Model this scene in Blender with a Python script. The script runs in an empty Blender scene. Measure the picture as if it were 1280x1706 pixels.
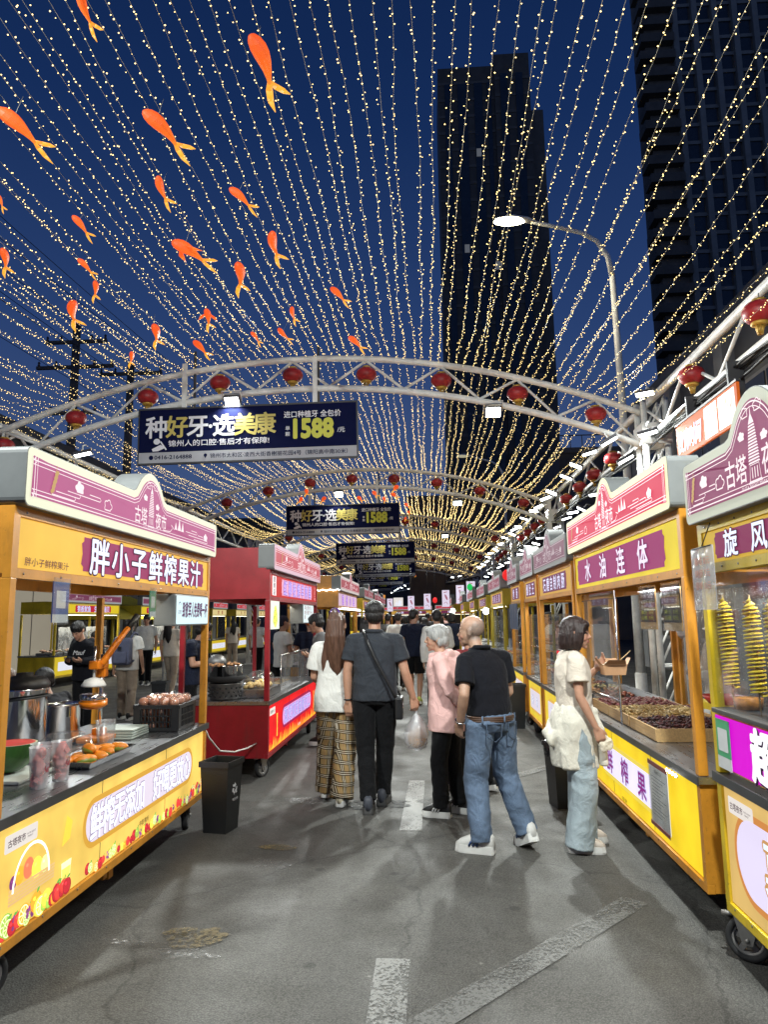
import bpy, bmesh, math, random
import numpy as np
from mathutils import Vector, Matrix, noise

SC = bpy.context.scene
COL = SC.collection
PI = math.pi
random.seed(7)
ORD = ['first', 'second', 'third', 'fourth', 'fifth', 'sixth', 'seventh', 'eighth', 'ninth', 'tenth', 'eleventh', 'twelfth', 'thirteenth', 'fourteenth', 'fifteenth', 'sixteenth', 'seventeenth', 'eighteenth', 'nineteenth', 'twentieth', 'twenty-first', 'twenty-second', 'twenty-third', 'twenty-fourth']

# ------------------------------------------------------------------ camera
cam_d = bpy.data.cameras.new('camera')
cam = bpy.data.objects.new('camera', cam_d)
COL.objects.link(cam)
CH = 1.6
_r = ((0.9977832, -0.02264287, -0.06257792),
      (0.0652392, 0.14720639, 0.98695194),
      (-0.01313555, -0.98884659, 0.14835727))
cam.matrix_world = Matrix((
    (_r[0][0], -_r[0][1], -_r[0][2], 0.0),
    (_r[1][0], -_r[1][1], -_r[1][2], 0.0),
    (_r[2][0], -_r[2][1], -_r[2][2], CH),
    (0, 0, 0, 1)))
cam_d.sensor_fit = 'VERTICAL'
cam_d.sensor_height = 36.0
cam_d.sensor_width = 27.0
cam_d.lens = 1180.0 / 1706.0 * 36.0
cam_d.clip_start = 0.05
cam_d.clip_end = 3000
SC.camera = cam

# ------------------------------------------------------------------ sky at dusk
w = bpy.data.worlds.new('World')
SC.world = w
w.use_nodes = True
nt = w.node_tree
nt.nodes.clear()
tc = nt.nodes.new('ShaderNodeTexCoord')
sx = nt.nodes.new('ShaderNodeSeparateXYZ')
rp = nt.nodes.new('ShaderNodeValToRGB')
bg = nt.nodes.new('ShaderNodeBackground')
wo = nt.nodes.new('ShaderNodeOutputWorld')
nt.links.new(tc.outputs['Generated'], sx.inputs[0])
nt.links.new(sx.outputs['Z'], rp.inputs[0])
nt.links.new(rp.outputs[0], bg.inputs[0])
nt.links.new(bg.outputs[0], wo.inputs[0])
el = rp.color_ramp.elements
el[0].position = 0.0;  el[0].color = (0.050, 0.082, 0.170, 1)
el[1].position = 0.85; el[1].color = (0.0022, 0.0095, 0.044, 1)
for p_, c_ in ((0.18, (0.038, 0.068, 0.165)), (0.38, (0.0175, 0.041, 0.128)), (0.6, (0.0062, 0.021, 0.082))):
    e_ = el.new(p_); e_.color = c_ + (1,)
bg.inputs['Strength'].default_value = 1.22

SC.view_settings.view_transform = 'Standard'
SC.view_settings.look = 'None'
SC.view_settings.exposure = 0.0
SC.view_settings.gamma = 1.0
SC.render.engine = 'CYCLES'
cy = SC.cycles
cy.use_denoising = True
try:
    cy.denoiser = 'OPENIMAGEDENOISE'
except Exception:
    pass
cy.max_bounces = 6
cy.diffuse_bounces = 3
cy.glossy_bounces = 3
cy.transmission_bounces = 4
cy.transparent_max_bounces = 16
cy.sample_clamp_indirect = 4.0
cy.caustics_reflective = False
cy.caustics_refractive = False

# ------------------------------------------------------------------ helpers
def lin(v):
    v = v / 255.0
    return v / 12.92 if v <= 0.04045 else ((v + 0.055) / 1.055) ** 2.4
def rgb(r, g, b):
    return (lin(r), lin(g), lin(b))

_M = {}
def mat(name, col, rough=0.6, metal=0.0, var=0.12, vscale=6.0, bump=0.0, bscale=60.0, spec=0.5, stretch=(1, 1, 1), coat=0.0, grime=0.0):
    """A painted / plain surface: principled with a little colour variation, dirt and bump."""
    key = ('p', name)
    if key in _M: return _M[key]
    m = bpy.data.materials.new(name); m.use_nodes = True
    t = m.node_tree; n = t.nodes; b = n['Principled BSDF']
    b.inputs['Roughness'].default_value = rough
    b.inputs['Metallic'].default_value = metal
    b.inputs['Specular IOR Level'].default_value = spec
    if coat: b.inputs['Coat Weight'].default_value = coat
    if var > 0:
        tx = n.new('ShaderNodeTexCoord'); mp = n.new('ShaderNodeMapping'); mp.inputs['Scale'].default_value = stretch
        t.links.new(tx.outputs['Object'], mp.inputs[0])
        nz = n.new('ShaderNodeTexNoise'); nz.inputs['Scale'].default_value = vscale; nz.inputs['Detail'].default_value = 6
        nz.inputs['Roughness'].default_value = 0.65
        t.links.new(mp.outputs[0], nz.inputs['Vector'])
        cr = n.new('ShaderNodeValToRGB')
        cr.color_ramp.elements[0].position = 0.3; cr.color_ramp.elements[1].position = 0.72
        cr.color_ramp.elements[0].color = tuple(max(0, c * (1 - var)) for c in col) + (1,)
        cr.color_ramp.elements[1].color = tuple(min(1, c * (1 + var)) for c in col) + (1,)
        t.links.new(nz.outputs[0], cr.inputs[0]); last = cr.outputs[0]
        if grime > 0:        # specks, scuffs and greasy streaks
            for sc_, lo, hi, st_ in ((38.0, 0.60, 0.70, (1, 1, 1)), (7.0, 0.56, 0.74, (1, 1, 0.25)), (90.0, 0.64, 0.70, (1, 0.12, 1))):
                m3 = n.new('ShaderNodeMapping'); m3.inputs['Scale'].default_value = st_; t.links.new(tx.outputs['Object'], m3.inputs[0])
                n3 = n.new('ShaderNodeTexNoise'); n3.inputs['Scale'].default_value = sc_; n3.inputs['Detail'].default_value = 8; n3.inputs['Roughness'].default_value = 0.7; t.links.new(m3.outputs[0], n3.inputs['Vector'])
                r3 = n.new('ShaderNodeMapRange'); r3.inputs['From Min'].default_value = lo; r3.inputs['From Max'].default_value = hi; r3.inputs['To Max'].default_value = grime; t.links.new(n3.outputs[0], r3.inputs[0])
                x3 = n.new('ShaderNodeMix'); x3.data_type = 'RGBA'; t.links.new(r3.outputs[0], x3.inputs['Factor']); t.links.new(last, x3.inputs['A']); x3.inputs['B'].default_value = (0.045, 0.035, 0.025, 1); last = x3.outputs['Result']
        t.links.new(last, b.inputs['Base Color'])
        mr = n.new('ShaderNodeMapRange'); mr.inputs['To Min'].default_value = max(0.03, rough - 0.1); mr.inputs['To Max'].default_value = min(1, rough + 0.12)
        t.links.new(nz.outputs[0], mr.inputs[0]); t.links.new(mr.outputs[0], b.inputs['Roughness'])
    else:
        b.inputs['Base Color'].default_value = tuple(col) + (1,)
    if bump > 0:
        tx = n.new('ShaderNodeTexCoord')
        mp2 = n.new('ShaderNodeMapping'); mp2.inputs['Scale'].default_value = stretch
        t.links.new(tx.outputs['Object'], mp2.inputs[0])
        nb = n.new('ShaderNodeTexNoise'); nb.inputs['Scale'].default_value = bscale; nb.inputs['Detail'].default_value = 4
        t.links.new(mp2.outputs[0], nb.inputs['Vector'])
        bp = n.new('ShaderNodeBump'); bp.inputs['Strength'].default_value = bump; bp.inputs['Distance'].default_value = 0.01
        t.links.new(nb.outputs[0], bp.inputs['Height']); t.links.new(bp.outputs[0], b.inputs['Normal'])
    _M[key] = m
    return m

def glow(col, s=1.0, base=0.22, sample=True, mottled=0.0):
    """Backlit panel, lamp or flame: gives off light in its own colour."""
    key = ('g', tuple(round(c, 4) for c in col), round(s, 3), sample, mottled)
    if key in _M: return _M[key]
    m = bpy.data.materials.new('lit_panel'); m.use_nodes = True
    t = m.node_tree; n = t.nodes; b = n['Principled BSDF']
    b.inputs['Base Color'].default_value = tuple(c * base for c in col) + (1,)
    b.inputs['Roughness'].default_value = 0.6; b.inputs['Specular IOR Level'].default_value = 0.08
    b.inputs['Emission Color'].default_value = tuple(col) + (1,)
    b.inputs['Emission Strength'].default_value = s
    if mottled > 0:
        tx = n.new('ShaderNodeTexCoord'); nz = n.new('ShaderNodeTexNoise'); nz.inputs['Scale'].default_value = 3.2; nz.inputs['Detail'].default_value = 3
        t.links.new(tx.outputs['Object'], nz.inputs['Vector'])
        mr = n.new('ShaderNodeMapRange'); mr.inputs['From Min'].default_value = 0.3; mr.inputs['From Max'].default_value = 0.7
        mr.inputs['To Min'].default_value = s * (1 - mottled); mr.inputs['To Max'].default_value = s * (1 + mottled)
        t.links.new(nz.outputs[0], mr.inputs[0]); t.links.new(mr.outputs[0], b.inputs['Emission Strength'])
    m.cycles.emission_sampling = 'AUTO' if sample else 'NONE'
    _M[key] = m
    return m

def vprint(s):
    """Printed picture on a backlit panel: colours come with the mesh."""
    key = ('vp', s)
    if key in _M: return _M[key]
    m = bpy.data.materials.new('print'); m.use_nodes = True
    t = m.node_tree; n = t.nodes; b = n['Principled BSDF']
    at = n.new('ShaderNodeVertexColor'); at.layer_name = 'Col'
    t.links.new(at.outputs[0], b.inputs['Base Color'])
    if s > 0:
        t.links.new(at.outputs[0], b.inputs['Emission Color']); b.inputs['Emission Strength'].default_value = s
    b.inputs['Roughness'].default_value = 0.5
    m.cycles.emission_sampling = 'NONE'
    _M[key] = m
    return m

def clear(name, tint=(0.95, 0.97, 0.98), gloss=0.10, rough=0.03, dusty=0.0, scratch=False):
    """Thin clear sheet: mostly see-through, with a reflection and a little dust."""
    key = ('c', name)
    if key in _M: return _M[key]
    m = bpy.data.materials.new(name); m.use_nodes = True
    t = m.node_tree; n = t.nodes; n.clear()
    o = n.new('ShaderNodeOutputMaterial'); tr = n.new('ShaderNodeBsdfTransparent'); tr.inputs[0].default_value = tint + (1,)
    gl = n.new('ShaderNodeBsdfGlossy'); gl.inputs['Roughness'].default_value = rough
    fr = n.new('ShaderNodeLayerWeight'); fr.inputs['Blend'].default_value = 0.5
    pw = n.new('ShaderNodeMath'); pw.operation = 'POWER'; pw.inputs[1].default_value = 4.0; t.links.new(fr.outputs['Facing'], pw.inputs[0])
    ad = n.new('ShaderNodeMath'); ad.operation = 'MULTIPLY_ADD'; ad.inputs[1].default_value = 0.5; ad.inputs[2].default_value = 0.03 + gloss * 0.2; ad.use_clamp = True
    t.links.new(pw.outputs[0], ad.inputs[0])
    mx = n.new('ShaderNodeMixShader'); t.links.new(ad.outputs[0], mx.inputs[0]); t.links.new(tr.outputs[0], mx.inputs[1]); t.links.new(gl.outputs[0], mx.inputs[2])
    last = mx
    if dusty > 0:
        df = n.new('ShaderNodeBsdfDiffuse'); df.inputs[0].default_value = (0.75, 0.76, 0.78, 1)
        m2 = n.new('ShaderNodeMixShader')
        tx = n.new('ShaderNodeTexCoord'); nz = n.new('ShaderNodeTexNoise'); nz.inputs['Scale'].default_value = 4.0; nz.inputs['Detail'].default_value = 7
        t.links.new(tx.outputs['Object'], nz.inputs['Vector'])
        mr = n.new('ShaderNodeMapRange'); mr.inputs['From Min'].default_value = 0.35; mr.inputs['From Max'].default_value = 0.75
        mr.inputs['To Min'].default_value = dusty * 0.3; mr.inputs['To Max'].default_value = dusty * 1.8
        t.links.new(nz.outputs[0], mr.inputs[0]); t.links.new(mr.outputs[0], m2.inputs[0])
        t.links.new(mx.outputs[0], m2.inputs[1]); t.links.new(df.outputs[0], m2.inputs[2]); last = m2
        if scratch:
            bp = n.new('ShaderNodeBump'); bp.inputs['Strength'].default_value = 0.6; bp.inputs['Distance'].default_value = 0.02
            nw = n.new('ShaderNodeTexNoise'); nw.inputs['Scale'].default_value = 9; nw.inputs['Detail'].default_value = 3; nw.inputs['Distortion'].default_value = 1.5
            t.links.new(tx.outputs['Object'], nw.inputs['Vector']); t.links.new(nw.outputs[0], bp.inputs['Height'])
            t.links.new(bp.outputs[0], gl.inputs['Normal']); t.links.new(bp.outputs[0], fr.inputs['Normal'])
    t.links.new(last.outputs[0], o.inputs[0])
    _M[key] = m
    return m

class MB:
    """Collects boxes, tubes, sheets and letters; build() links them as ONE mesh object."""
    def __init__(s): s.v = []; s.f = []; s.mi = []; s.c = []; s.mats = []; s.cur = 0; s.col = (1, 1, 1); s.sm = []
    def use(s, m):
        if m not in s.mats: s.mats.append(m)
        s.cur = s.mats.index(m); return s
    def add(s, vs, fs, smooth=False, M=None):
        o = len(s.v)
        if M is not None: vs = [M @ Vector(v) for v in vs]
        s.v.extend([tuple(v) for v in vs])
        for f in fs:
            s.f.append(tuple(i + o for i in f)); s.mi.append(s.cur); s.c.append(s.col); s.sm.append(smooth)
        return s
    def box(s, x0, x1, y0, y1, z0, z1, M=None):
        vs = [(x0, y0, z0), (x1, y0, z0), (x1, y1, z0), (x0, y1, z0), (x0, y0, z1), (x1, y0, z1), (x1, y1, z1), (x0, y1, z1)]
        fs = [(0, 3, 2, 1), (4, 5, 6, 7), (0, 1, 5, 4), (1, 2, 6, 5), (2, 3, 7, 6), (3, 0, 4, 7)]
        return s.add(vs, fs, False, M)
    def bbox(s, x0, x1, y0, y1, z0, z1, b=0.005, M=None):
        """Box with chamfered edges."""
        bm = bmesh.new(); bmesh.ops.create_cube(bm, size=1.0)
        for v in bm.verts:
            v.co = Vector(((x0 + x1) / 2 + v.co.x * (x1 - x0), (y0 + y1) / 2 + v.co.y * (y1 - y0), (z0 + z1) / 2 + v.co.z * (z1 - z0)))
        bmesh.ops.bevel(bm, geom=bm.edges[:], offset=b, segments=2, affect='EDGES', profile=0.6)
        s.addbm(bm, M); bm.free(); return s
    def addbm(s, bm, M=None, smooth=False):
        bm.verts.index_update()
        return s.add([v.co.copy() for v in bm.verts], [[v.index for v in f.verts] for f in bm.faces], smooth, M)
    def tube(s, pts, r, n=8, cap=True, smooth=True, M=None, ell=None):
        """Round bar through pts; r a number or one per point; ell=(axis, ratio) flattens it along an axis."""
        P = [Vector(p) for p in pts]; k = len(P)
        R = [r] * k if not hasattr(r, '__len__') else list(r)
        vs = []; fs = []
        up = None
        for i in range(k):
            d = (P[min(i + 1, k - 1)] - P[max(i - 1, 0)])
            if d.length < 1e-9: d = Vector((0, 0, 1))
            d.normalize()
            if up is None:
                a = Vector((0, 0, 1)) if abs(d.z) < 0.9 else Vector((1, 0, 0))
                up = (a - d * a.dot(d)).normalized()
            else:
                up = up - d * up.dot(d)
                if up.length < 1e-6:
                    a = Vector((0, 0, 1)) if abs(d.z) < 0.9 else Vector((1, 0, 0)); up = a - d * a.dot(d)
                up.normalize()
            sd = d.cross(up)
            for j in range(n):
                t = 2 * PI * j / n
                o = (up * math.cos(t) + sd * math.sin(t)) * R[i]
                if ell is not None:
                    ax = Vector(ell[0]); o = o - ax * o.dot(ax) * (1 - ell[1])
                vs.append(P[i] + o)
        for i in range(k - 1):
            for j in range(n):
                a = i * n + j; b = i * n + (j + 1) % n
                fs.append((a, a + n, b + n, b))
        if cap:
            fs.append(tuple(range(n))); fs.append(tuple((k - 1) * n + j for j in reversed(range(n))))
        return s.add(vs, fs, smooth, M)
    def lathe(s, prof, n=20, M=None, smooth=True, cap=True):
        """prof = [(radius, z)...] turned round z."""
        vs = []; fs = []
        for (r, z) in prof:
            for j in range(n):
                t = 2 * PI * j / n; vs.append((r * math.cos(t), r * math.sin(t), z))
        for i in range(len(prof) - 1):
            for j in range(n):
                a = i * n + j; b = i * n + (j + 1) % n
                fs.append((a, b, b + n, a + n))
        if cap:
            if prof[0][0] > 1e-5: fs.append(tuple(reversed(range(n))))
            if prof[-1][0] > 1e-5: fs.append(tuple((len(prof) - 1) * n + j for j in range(n)))
        return s.add(vs, fs, smooth, M)
    def ell(s, c, r, n=12, m=8, M=None, rot=None):
        vs = []; fs = []
        for i in range(m + 1):
            p = PI * i / m
            for j in range(n):
                t = 2 * PI * j / n
                v = Vector((r[0] * math.sin(p) * math.cos(t), r[1] * math.sin(p) * math.sin(t), r[2] * math.cos(p)))
                if rot is not None: v = rot @ v
                vs.append(v + Vector(c))
        for i in range(m):
            for j in range(n):
                a = i * n + j; b = i * n + (j + 1) % n
                fs.append((a, a + n, b + n, b))
        return s.add(vs, fs, True, M)
    def ico(s, c, r, sub=1, M=None):
        bm = bmesh.new(); bmesh.ops.create_icosphere(bm, subdivisions=sub, radius=r)
        for v in bm.verts: v.co += Vector(c)
        s.addbm(bm, M, True); bm.free(); return s
    # flat art on a front face (x right, z up, looking along +y): y is the plane
    def poly(s, pts, y, M=None):
        """pts [(x,z)] counter-clockwise as seen from the front."""
        return s.add([(p[0], y, p[1]) for p in pts], [tuple(range(len(pts)))], False, M)
    def disc(s, x, z, rx, rz, y, n=14, M=None, rot=0.0):
        ca, sa = math.cos(rot), math.sin(rot)
        pts = []
        for i in range(n):
            a = 2 * PI * i / n; u = rx * math.cos(a); v = rz * math.sin(a)
            pts.append((x + u * ca - v * sa, z + u * sa + v * ca))
        return s.poly(pts, y, M)
    def ribbon(s, pts, wd, y, closed=False, M=None):
        k = len(pts); vs = []; fs = []
        for i in range(k):
            a = pts[(i - 1) % k] if closed or i > 0 else pts[i]
            b = pts[(i + 1) % k] if closed or i < k - 1 else pts[i]
            d = Vector((b[0] - a[0], b[1] - a[1]))
            if d.length < 1e-9: d = Vector((1, 0))
            d.normalize(); nn = Vector((-d.y, d.x)) * wd / 2
            vs.append((pts[i][0] - nn.x, y, pts[i][1] - nn.y)); vs.append((pts[i][0] + nn.x, y, pts[i][1] + nn.y))
        m = k if closed else k - 1
        for i in range(m):
            a = 2 * i; b = 2 * ((i + 1) % k)
            fs.append((a, b, b + 1, a + 1))
        return s.add(vs, fs, False, M)
    def text(s, body, x, z, h, y, bold=0.02, wd=None, align='C', M=None, sxk=1.0, vertical=False, slant=0.0):
        vs, fs, w0, w1, h0, h1 = glyphs(body, bold)
        k = h / 0.86
        kx = k * sxk
        if wd is not None: kx = wd / max(1e-6, (w1 - w0))
        cx = {'C': (w0 + w1) / 2, 'L': w0, 'R': w1}[align]; cz = 0.38
        out = [(x + (a - cx) * kx + slant * (b - cz) * k, y - e * 0.0009, z + (b - cz) * k) for a, b, e in vs]
        return s.add(out, fs, False, M)
    def build(s, name, parent=None, m=None, attr=False):
        me = bpy.data.meshes.new(name)
        me.from_pydata(s.v, [], s.f)
        if m is not None: me.materials.append(m)
        else:
            for q in s.mats: me.materials.append(q)
            if s.mats: me.polygons.foreach_set('material_index', s.mi)
        me.polygons.foreach_set('use_smooth', s.sm)
        if attr:
            ca = me.color_attributes.new('Col', 'FLOAT_COLOR', 'CORNER')
            arr = []
            for p, c in zip(me.polygons, s.c):
                arr.extend((c[0], c[1], c[2], 1.0) * p.loop_total)
            ca.data.foreach_set('color', arr)
        me.update()
        o = bpy.data.objects.new(name, me); COL.objects.link(o)
        if parent is not None: o.parent = parent
        return o

_G = {}
def glyphs(body, bold):
    """Flat letters; bold letters get a rim of strips and dots along their outlines."""
    key = (body, bold)
    if key in _G: return _G[key]
    c = bpy.data.curves.new('lettering', 'FONT'); c.body = body; c.size = 1.0; c.resolution_u = 2
    o = bpy.data.objects.new('lettering', c); COL.objects.link(o)
    dg = bpy.context.evaluated_depsgraph_get()
    me = bpy.data.meshes.new_from_object(o.evaluated_get(dg))
    vs = [(v.co.x, v.co.y, 0.0) for v in me.vertices]; fs = [tuple(p.vertices) for p in me.polygons]
    bpy.data.objects.remove(o); bpy.data.curves.remove(c); bpy.data.meshes.remove(me)
    out = []; cnt = {}
    for f in fs:
        a = 0.0
        for i in range(len(f)):
            p = vs[f[i]]; q = vs[f[(i + 1) % len(f)]]; a += p[0] * q[1] - q[0] * p[1]
            e = (round(p[0], 5), round(p[1], 5)), (round(q[0], 5), round(q[1], 5))
            e = e if e[0] < e[1] else (e[1], e[0]); cnt[e] = cnt.get(e, 0) + 1
        out.append(f if a > 0 else tuple(reversed(f)))
    if bold > 0.004:
        seen = set(); k = 0
        for (p, q), n_ in cnt.items():
            if n_ != 1: continue
            d = Vector((q[0] - p[0], q[1] - p[1]))
            if d.length < 1e-6: continue
            d.normalize(); nx, ny = -d.y * bold, d.x * bold; k += 1; e = 0.25 + 0.1 * (k % 4); i0 = len(vs)
            vs += [(p[0] - nx, p[1] - ny, e), (q[0] - nx, q[1] - ny, e), (q[0] + nx, q[1] + ny, e), (p[0] + nx, p[1] + ny, e)]; out.append((i0, i0 + 1, i0 + 2, i0 + 3))
            for r in (p, q):
                if r in seen: continue
                seen.add(r); i0 = len(vs); e2 = 0.7 + 0.1 * (len(seen) % 3)
                vs += [(r[0] + bold * math.cos(PI / 3 * j), r[1] + bold * math.sin(PI / 3 * j), e2) for j in range(6)]; out.append(tuple(range(i0, i0 + 6)))
    xs = [v[0] for v in vs] or [0, 1]; ys = [v[1] for v in vs] or [0, 1]
    _G[key] = (vs, out, min(xs), max(xs), min(ys), max(ys))
    return _G[key]

def tag(o, label=None, cat=None, group=None, kind=None):
    if label: o['label'] = label
    if cat: o['category'] = cat
    if group: o['group'] = group
    if kind: o['kind'] = kind
    return o
def thing(name, label, cat, loc=(0, 0, 0), rz=0.0, group=None):
    o = bpy.data.objects.new(name, None); COL.objects.link(o)
    o.empty_display_size = 0.1
    o.location = loc; o.rotation_euler = (0, 0, rz)
    return tag(o, label, cat, group)
def copy_tree(o, parent=None):
    c = o.copy(); COL.objects.link(c)
    if parent is not None:
        c.parent = parent; c.matrix_parent_inverse = o.matrix_parent_inverse.copy()
    for ch in o.children:
        if ch.type != 'LIGHT': copy_tree(ch, c)
    return c
def light(kind, name, loc, energy, col, parent=None, size=0.2, spot=None, aim=None, size_y=None):
    d = bpy.data.lights.new(name, kind); d.energy = energy; d.color = col
    if kind == 'AREA':
        d.shape = 'RECTANGLE' if size_y else 'DISK'; d.size = size
        if size_y: d.size_y = size_y
    else: d.shadow_soft_size = size
    if kind == 'SPOT': d.spot_size = spot or 2.2; d.spot_blend = 0.4
    o = bpy.data.objects.new(name, d); COL.objects.link(o)
    if parent is not None: o.parent = parent
    o.location = loc
    if aim is not None:
        o.rotation_euler = Vector(aim).to_track_quat('-Z', 'Y').to_euler()
    return o
def rrect(x0, x1, z0, z1, r, n=5):
    pts = []
    for cx, cz, a in ((x1 - r, z0 + r, -PI / 2), (x1 - r, z1 - r, 0), (x0 + r, z1 - r, PI / 2), (x0 + r, z0 + r, PI)):
        for i in range(n + 1):
            t = a + PI / 2 * i / n; pts.append((cx + r * math.cos(t), cz + r * math.sin(t)))
    return pts
def inset(pts, d):
    k = len(pts); out = []
    for i in range(k):
        a = Vector(pts[(i - 1) % k]); p = Vector(pts[i]); b = Vector(pts[(i + 1) % k])
        e1 = (p - a); e2 = (b - p)
        if e1.length < 1e-7: e1 = e2
        if e2.length < 1e-7: e2 = e1
        n1 = Vector((-e1.y, e1.x)).normalized(); n2 = Vector((-e2.y, e2.x)).normalized()
        nn = n1 + n2
        nn = nn / max(0.35, nn.length_squared / 2) if nn.length > 1e-6 else n1
        out.append((p.x + nn.x * d, p.y + nn.y * d))
    return out
# ------------------------------------------------------------------ ground
def asphalt():
    m = bpy.data.materials.new('asphalt'); m.use_nodes = True
    t = m.node_tree; n = t.nodes; b = n['Principled BSDF']
    tx = n.new('ShaderNodeTexCoord')
    def nz(scale, detail=6, rough=0.6, dist=0.0):
        q = n.new('ShaderNodeTexNoise'); q.inputs['Scale'].default_value = scale; q.inputs['Detail'].default_value = detail
        q.inputs['Roughness'].default_value = rough; q.inputs['Distortion'].default_value = dist
        t.links.new(tx.outputs['Object'], q.inputs['Vector']); return q
    def ramp(src, stops):
        r = n.new('ShaderNodeValToRGB'); e = r.color_ramp.elements
        e[0].position = stops[0][0]; e[0].color = (stops[0][1],) * 3 + (1,)
        e[1].position = stops[-1][0]; e[1].color = (stops[-1][1],) * 3 + (1,)
        for p, v in stops[1:-1]:
            q = e.new(p); q.color = (v,) * 3 + (1,)
        t.links.new(src, r.inputs[0]); return r
    def mul(a, c):
        q = n.new('ShaderNodeMix'); q.data_type = 'RGBA'; q.blend_type = 'MULTIPLY'; q.inputs['Factor'].default_value = 1
        t.links.new(a, q.inputs['A']); t.links.new(c, q.inputs['B']); return q.outputs['Result']
    base = n.new('ShaderNodeRGB'); base.outputs[0].default_value = (0.079, 0.0765, 0.070, 1)
    big = ramp(nz(0.9, 5, 0.6, 0.6).outputs[0], [(0.3, 0.86), (0.5, 1.0), (0.7, 1.16)])
    mid = ramp(nz(5.5, 7, 0.7, 0.3).outputs[0], [(0.32, 0.85), (0.55, 1.0), (0.75, 1.14)])
    fine = ramp(nz(150, 3, 0.7).outputs[0], [(0.3, 0.55), (0.5, 1.0), (0.68, 1.25), (0.76, 2.3)])
    grain = ramp(nz(48, 4, 0.75).outputs[0], [(0.28, 0.78), (0.5, 1.0), (0.72, 1.25)])
    vo = n.new('ShaderNodeTexVoronoi'); vo.inputs['Scale'].default_value = 120; t.links.new(tx.outputs['Object'], vo.inputs['Vector'])
    grit = ramp(vo.outputs['Distance'], [(0.0, 1.5), (0.35, 1.0), (0.8, 0.62)])
    # oily dark drips and pale chewing-gum spots
    v2 = n.new('ShaderNodeTexVoronoi'); v2.inputs['Scale'].default_value = 2.6; t.links.new(tx.outputs['Object'], v2.inputs['Vector'])
    drip = ramp(v2.outputs['Distance'], [(0.0, 0.55), (0.07, 0.6), (0.10, 1.0), (1.0, 1.0)])
    v3 = n.new('ShaderNodeTexVoronoi'); v3.inputs['Scale'].default_value = 4.3; t.links.new(tx.outputs['Object'], v3.inputs['Vector'])
    gum = ramp(v3.outputs['Distance'], [(0.0, 1.9), (0.035, 1.8), (0.055, 1.0), (1.0, 1.0)])
    # fine cracks
    mp = n.new('ShaderNodeMapping'); t.links.new(tx.outputs['Object'], mp.inputs[0])
    dn = nz(2.0, 5, 0.6)
    ad = n.new('ShaderNodeMix'); ad.data_type = 'RGBA'; ad.blend_type = 'ADD'; ad.inputs['Factor'].default_value = 0.35
    t.links.new(tx.outputs['Object'], ad.inputs['A']); t.links.new(dn.outputs['Color'], ad.inputs['B'])
    v4 = n.new('ShaderNodeTexVoronoi'); v4.feature = 'DISTANCE_TO_EDGE'; v4.inputs['Scale'].default_value = 0.55
    t.links.new(ad.outputs['Result'], v4.inputs['Vector'])
    crack = ramp(v4.outputs['Distance'], [(0.0, 0.62), (0.004, 0.75), (0.008, 1.0), (1.0, 1.0)])
    c = base.outputs[0]
    for q in (big, mid, fine, grain, grit, drip, gum, crack): c = mul(c, q.outputs[0])
    t.links.new(c, b.inputs['Base Color'])
    rr = n.new('ShaderNodeMapRange'); rr.inputs['From Min'].default_value = 0.3; rr.inputs['From Max'].default_value = 0.7
    rr.inputs['To Min'].default_value = 0.5; rr.inputs['To Max'].default_value = 0.88
    t.links.new(nz(1.7, 5).outputs[0], rr.inputs[0]); t.links.new(rr.outputs[0], b.inputs['Roughness'])
    b.inputs['Specular IOR Level'].default_value = 0.4
    bp = n.new('ShaderNodeBump'); bp.inputs['Strength'].default_value = 0.55; bp.inputs['Distance'].default_value = 0.004
    t.links.new(vo.outputs['Distance'], bp.inputs['Height']); t.links.new(bp.outputs[0], b.inputs['Normal'])
    return m

def worn(name, col, cover=0.55, scale=26.0):
    """Paint or stain on the road, worn through to the asphalt in places."""
    m = bpy.data.materials.new(name); m.use_nodes = True
    t = m.node_tree; n = t.nodes; b = n['Principled BSDF']
    b.inputs['Base Color'].default_value = tuple(col) + (1,); b.inputs['Roughness'].default_value = 0.75
    tx = n.new('ShaderNodeTexCoord')
    q = n.new('ShaderNodeTexNoise'); q.inputs['Scale'].default_value = scale; q.inputs['Detail'].default_value = 8; q.inputs['Roughness'].default_value = 0.75
    q2 = n.new('ShaderNodeTexNoise'); q2.inputs['Scale'].default_value = 2.5; q2.inputs['Detail'].default_value = 3
    t.links.new(tx.outputs['Object'], q.inputs['Vector']); t.links.new(tx.outputs['Object'], q2.inputs['Vector'])
    ad = n.new('ShaderNodeMath'); ad.operation = 'MULTIPLY_ADD'; ad.inputs[1].default_value = 0.5
    t.links.new(q2.outputs[0], ad.inputs[0]); t.links.new(q.outputs[0], ad.inputs[2])
    mr = n.new('ShaderNodeMapRange')
    mr.inputs['From Min'].default_value = 0.95 - cover * 0.5; mr.inputs['From Max'].default_value = 1.08 - cover * 0.5
    mr.inputs['To Min'].default_value = 0.04; mr.inputs['To Max'].default_value = 0.8
    t.links.new(ad.outputs[0], mr.inputs[0]); t.links.new(mr.outputs[0], b.inputs['Alpha'])
    return m

g = MB().use(asphalt()); g.add([(-400, -60, 0), (400, -60, 0), (400, 900, 0), (-400, 900, 0)], [(0, 1, 2, 3)])
tag(g.build('ground'), kind='structure')

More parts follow.
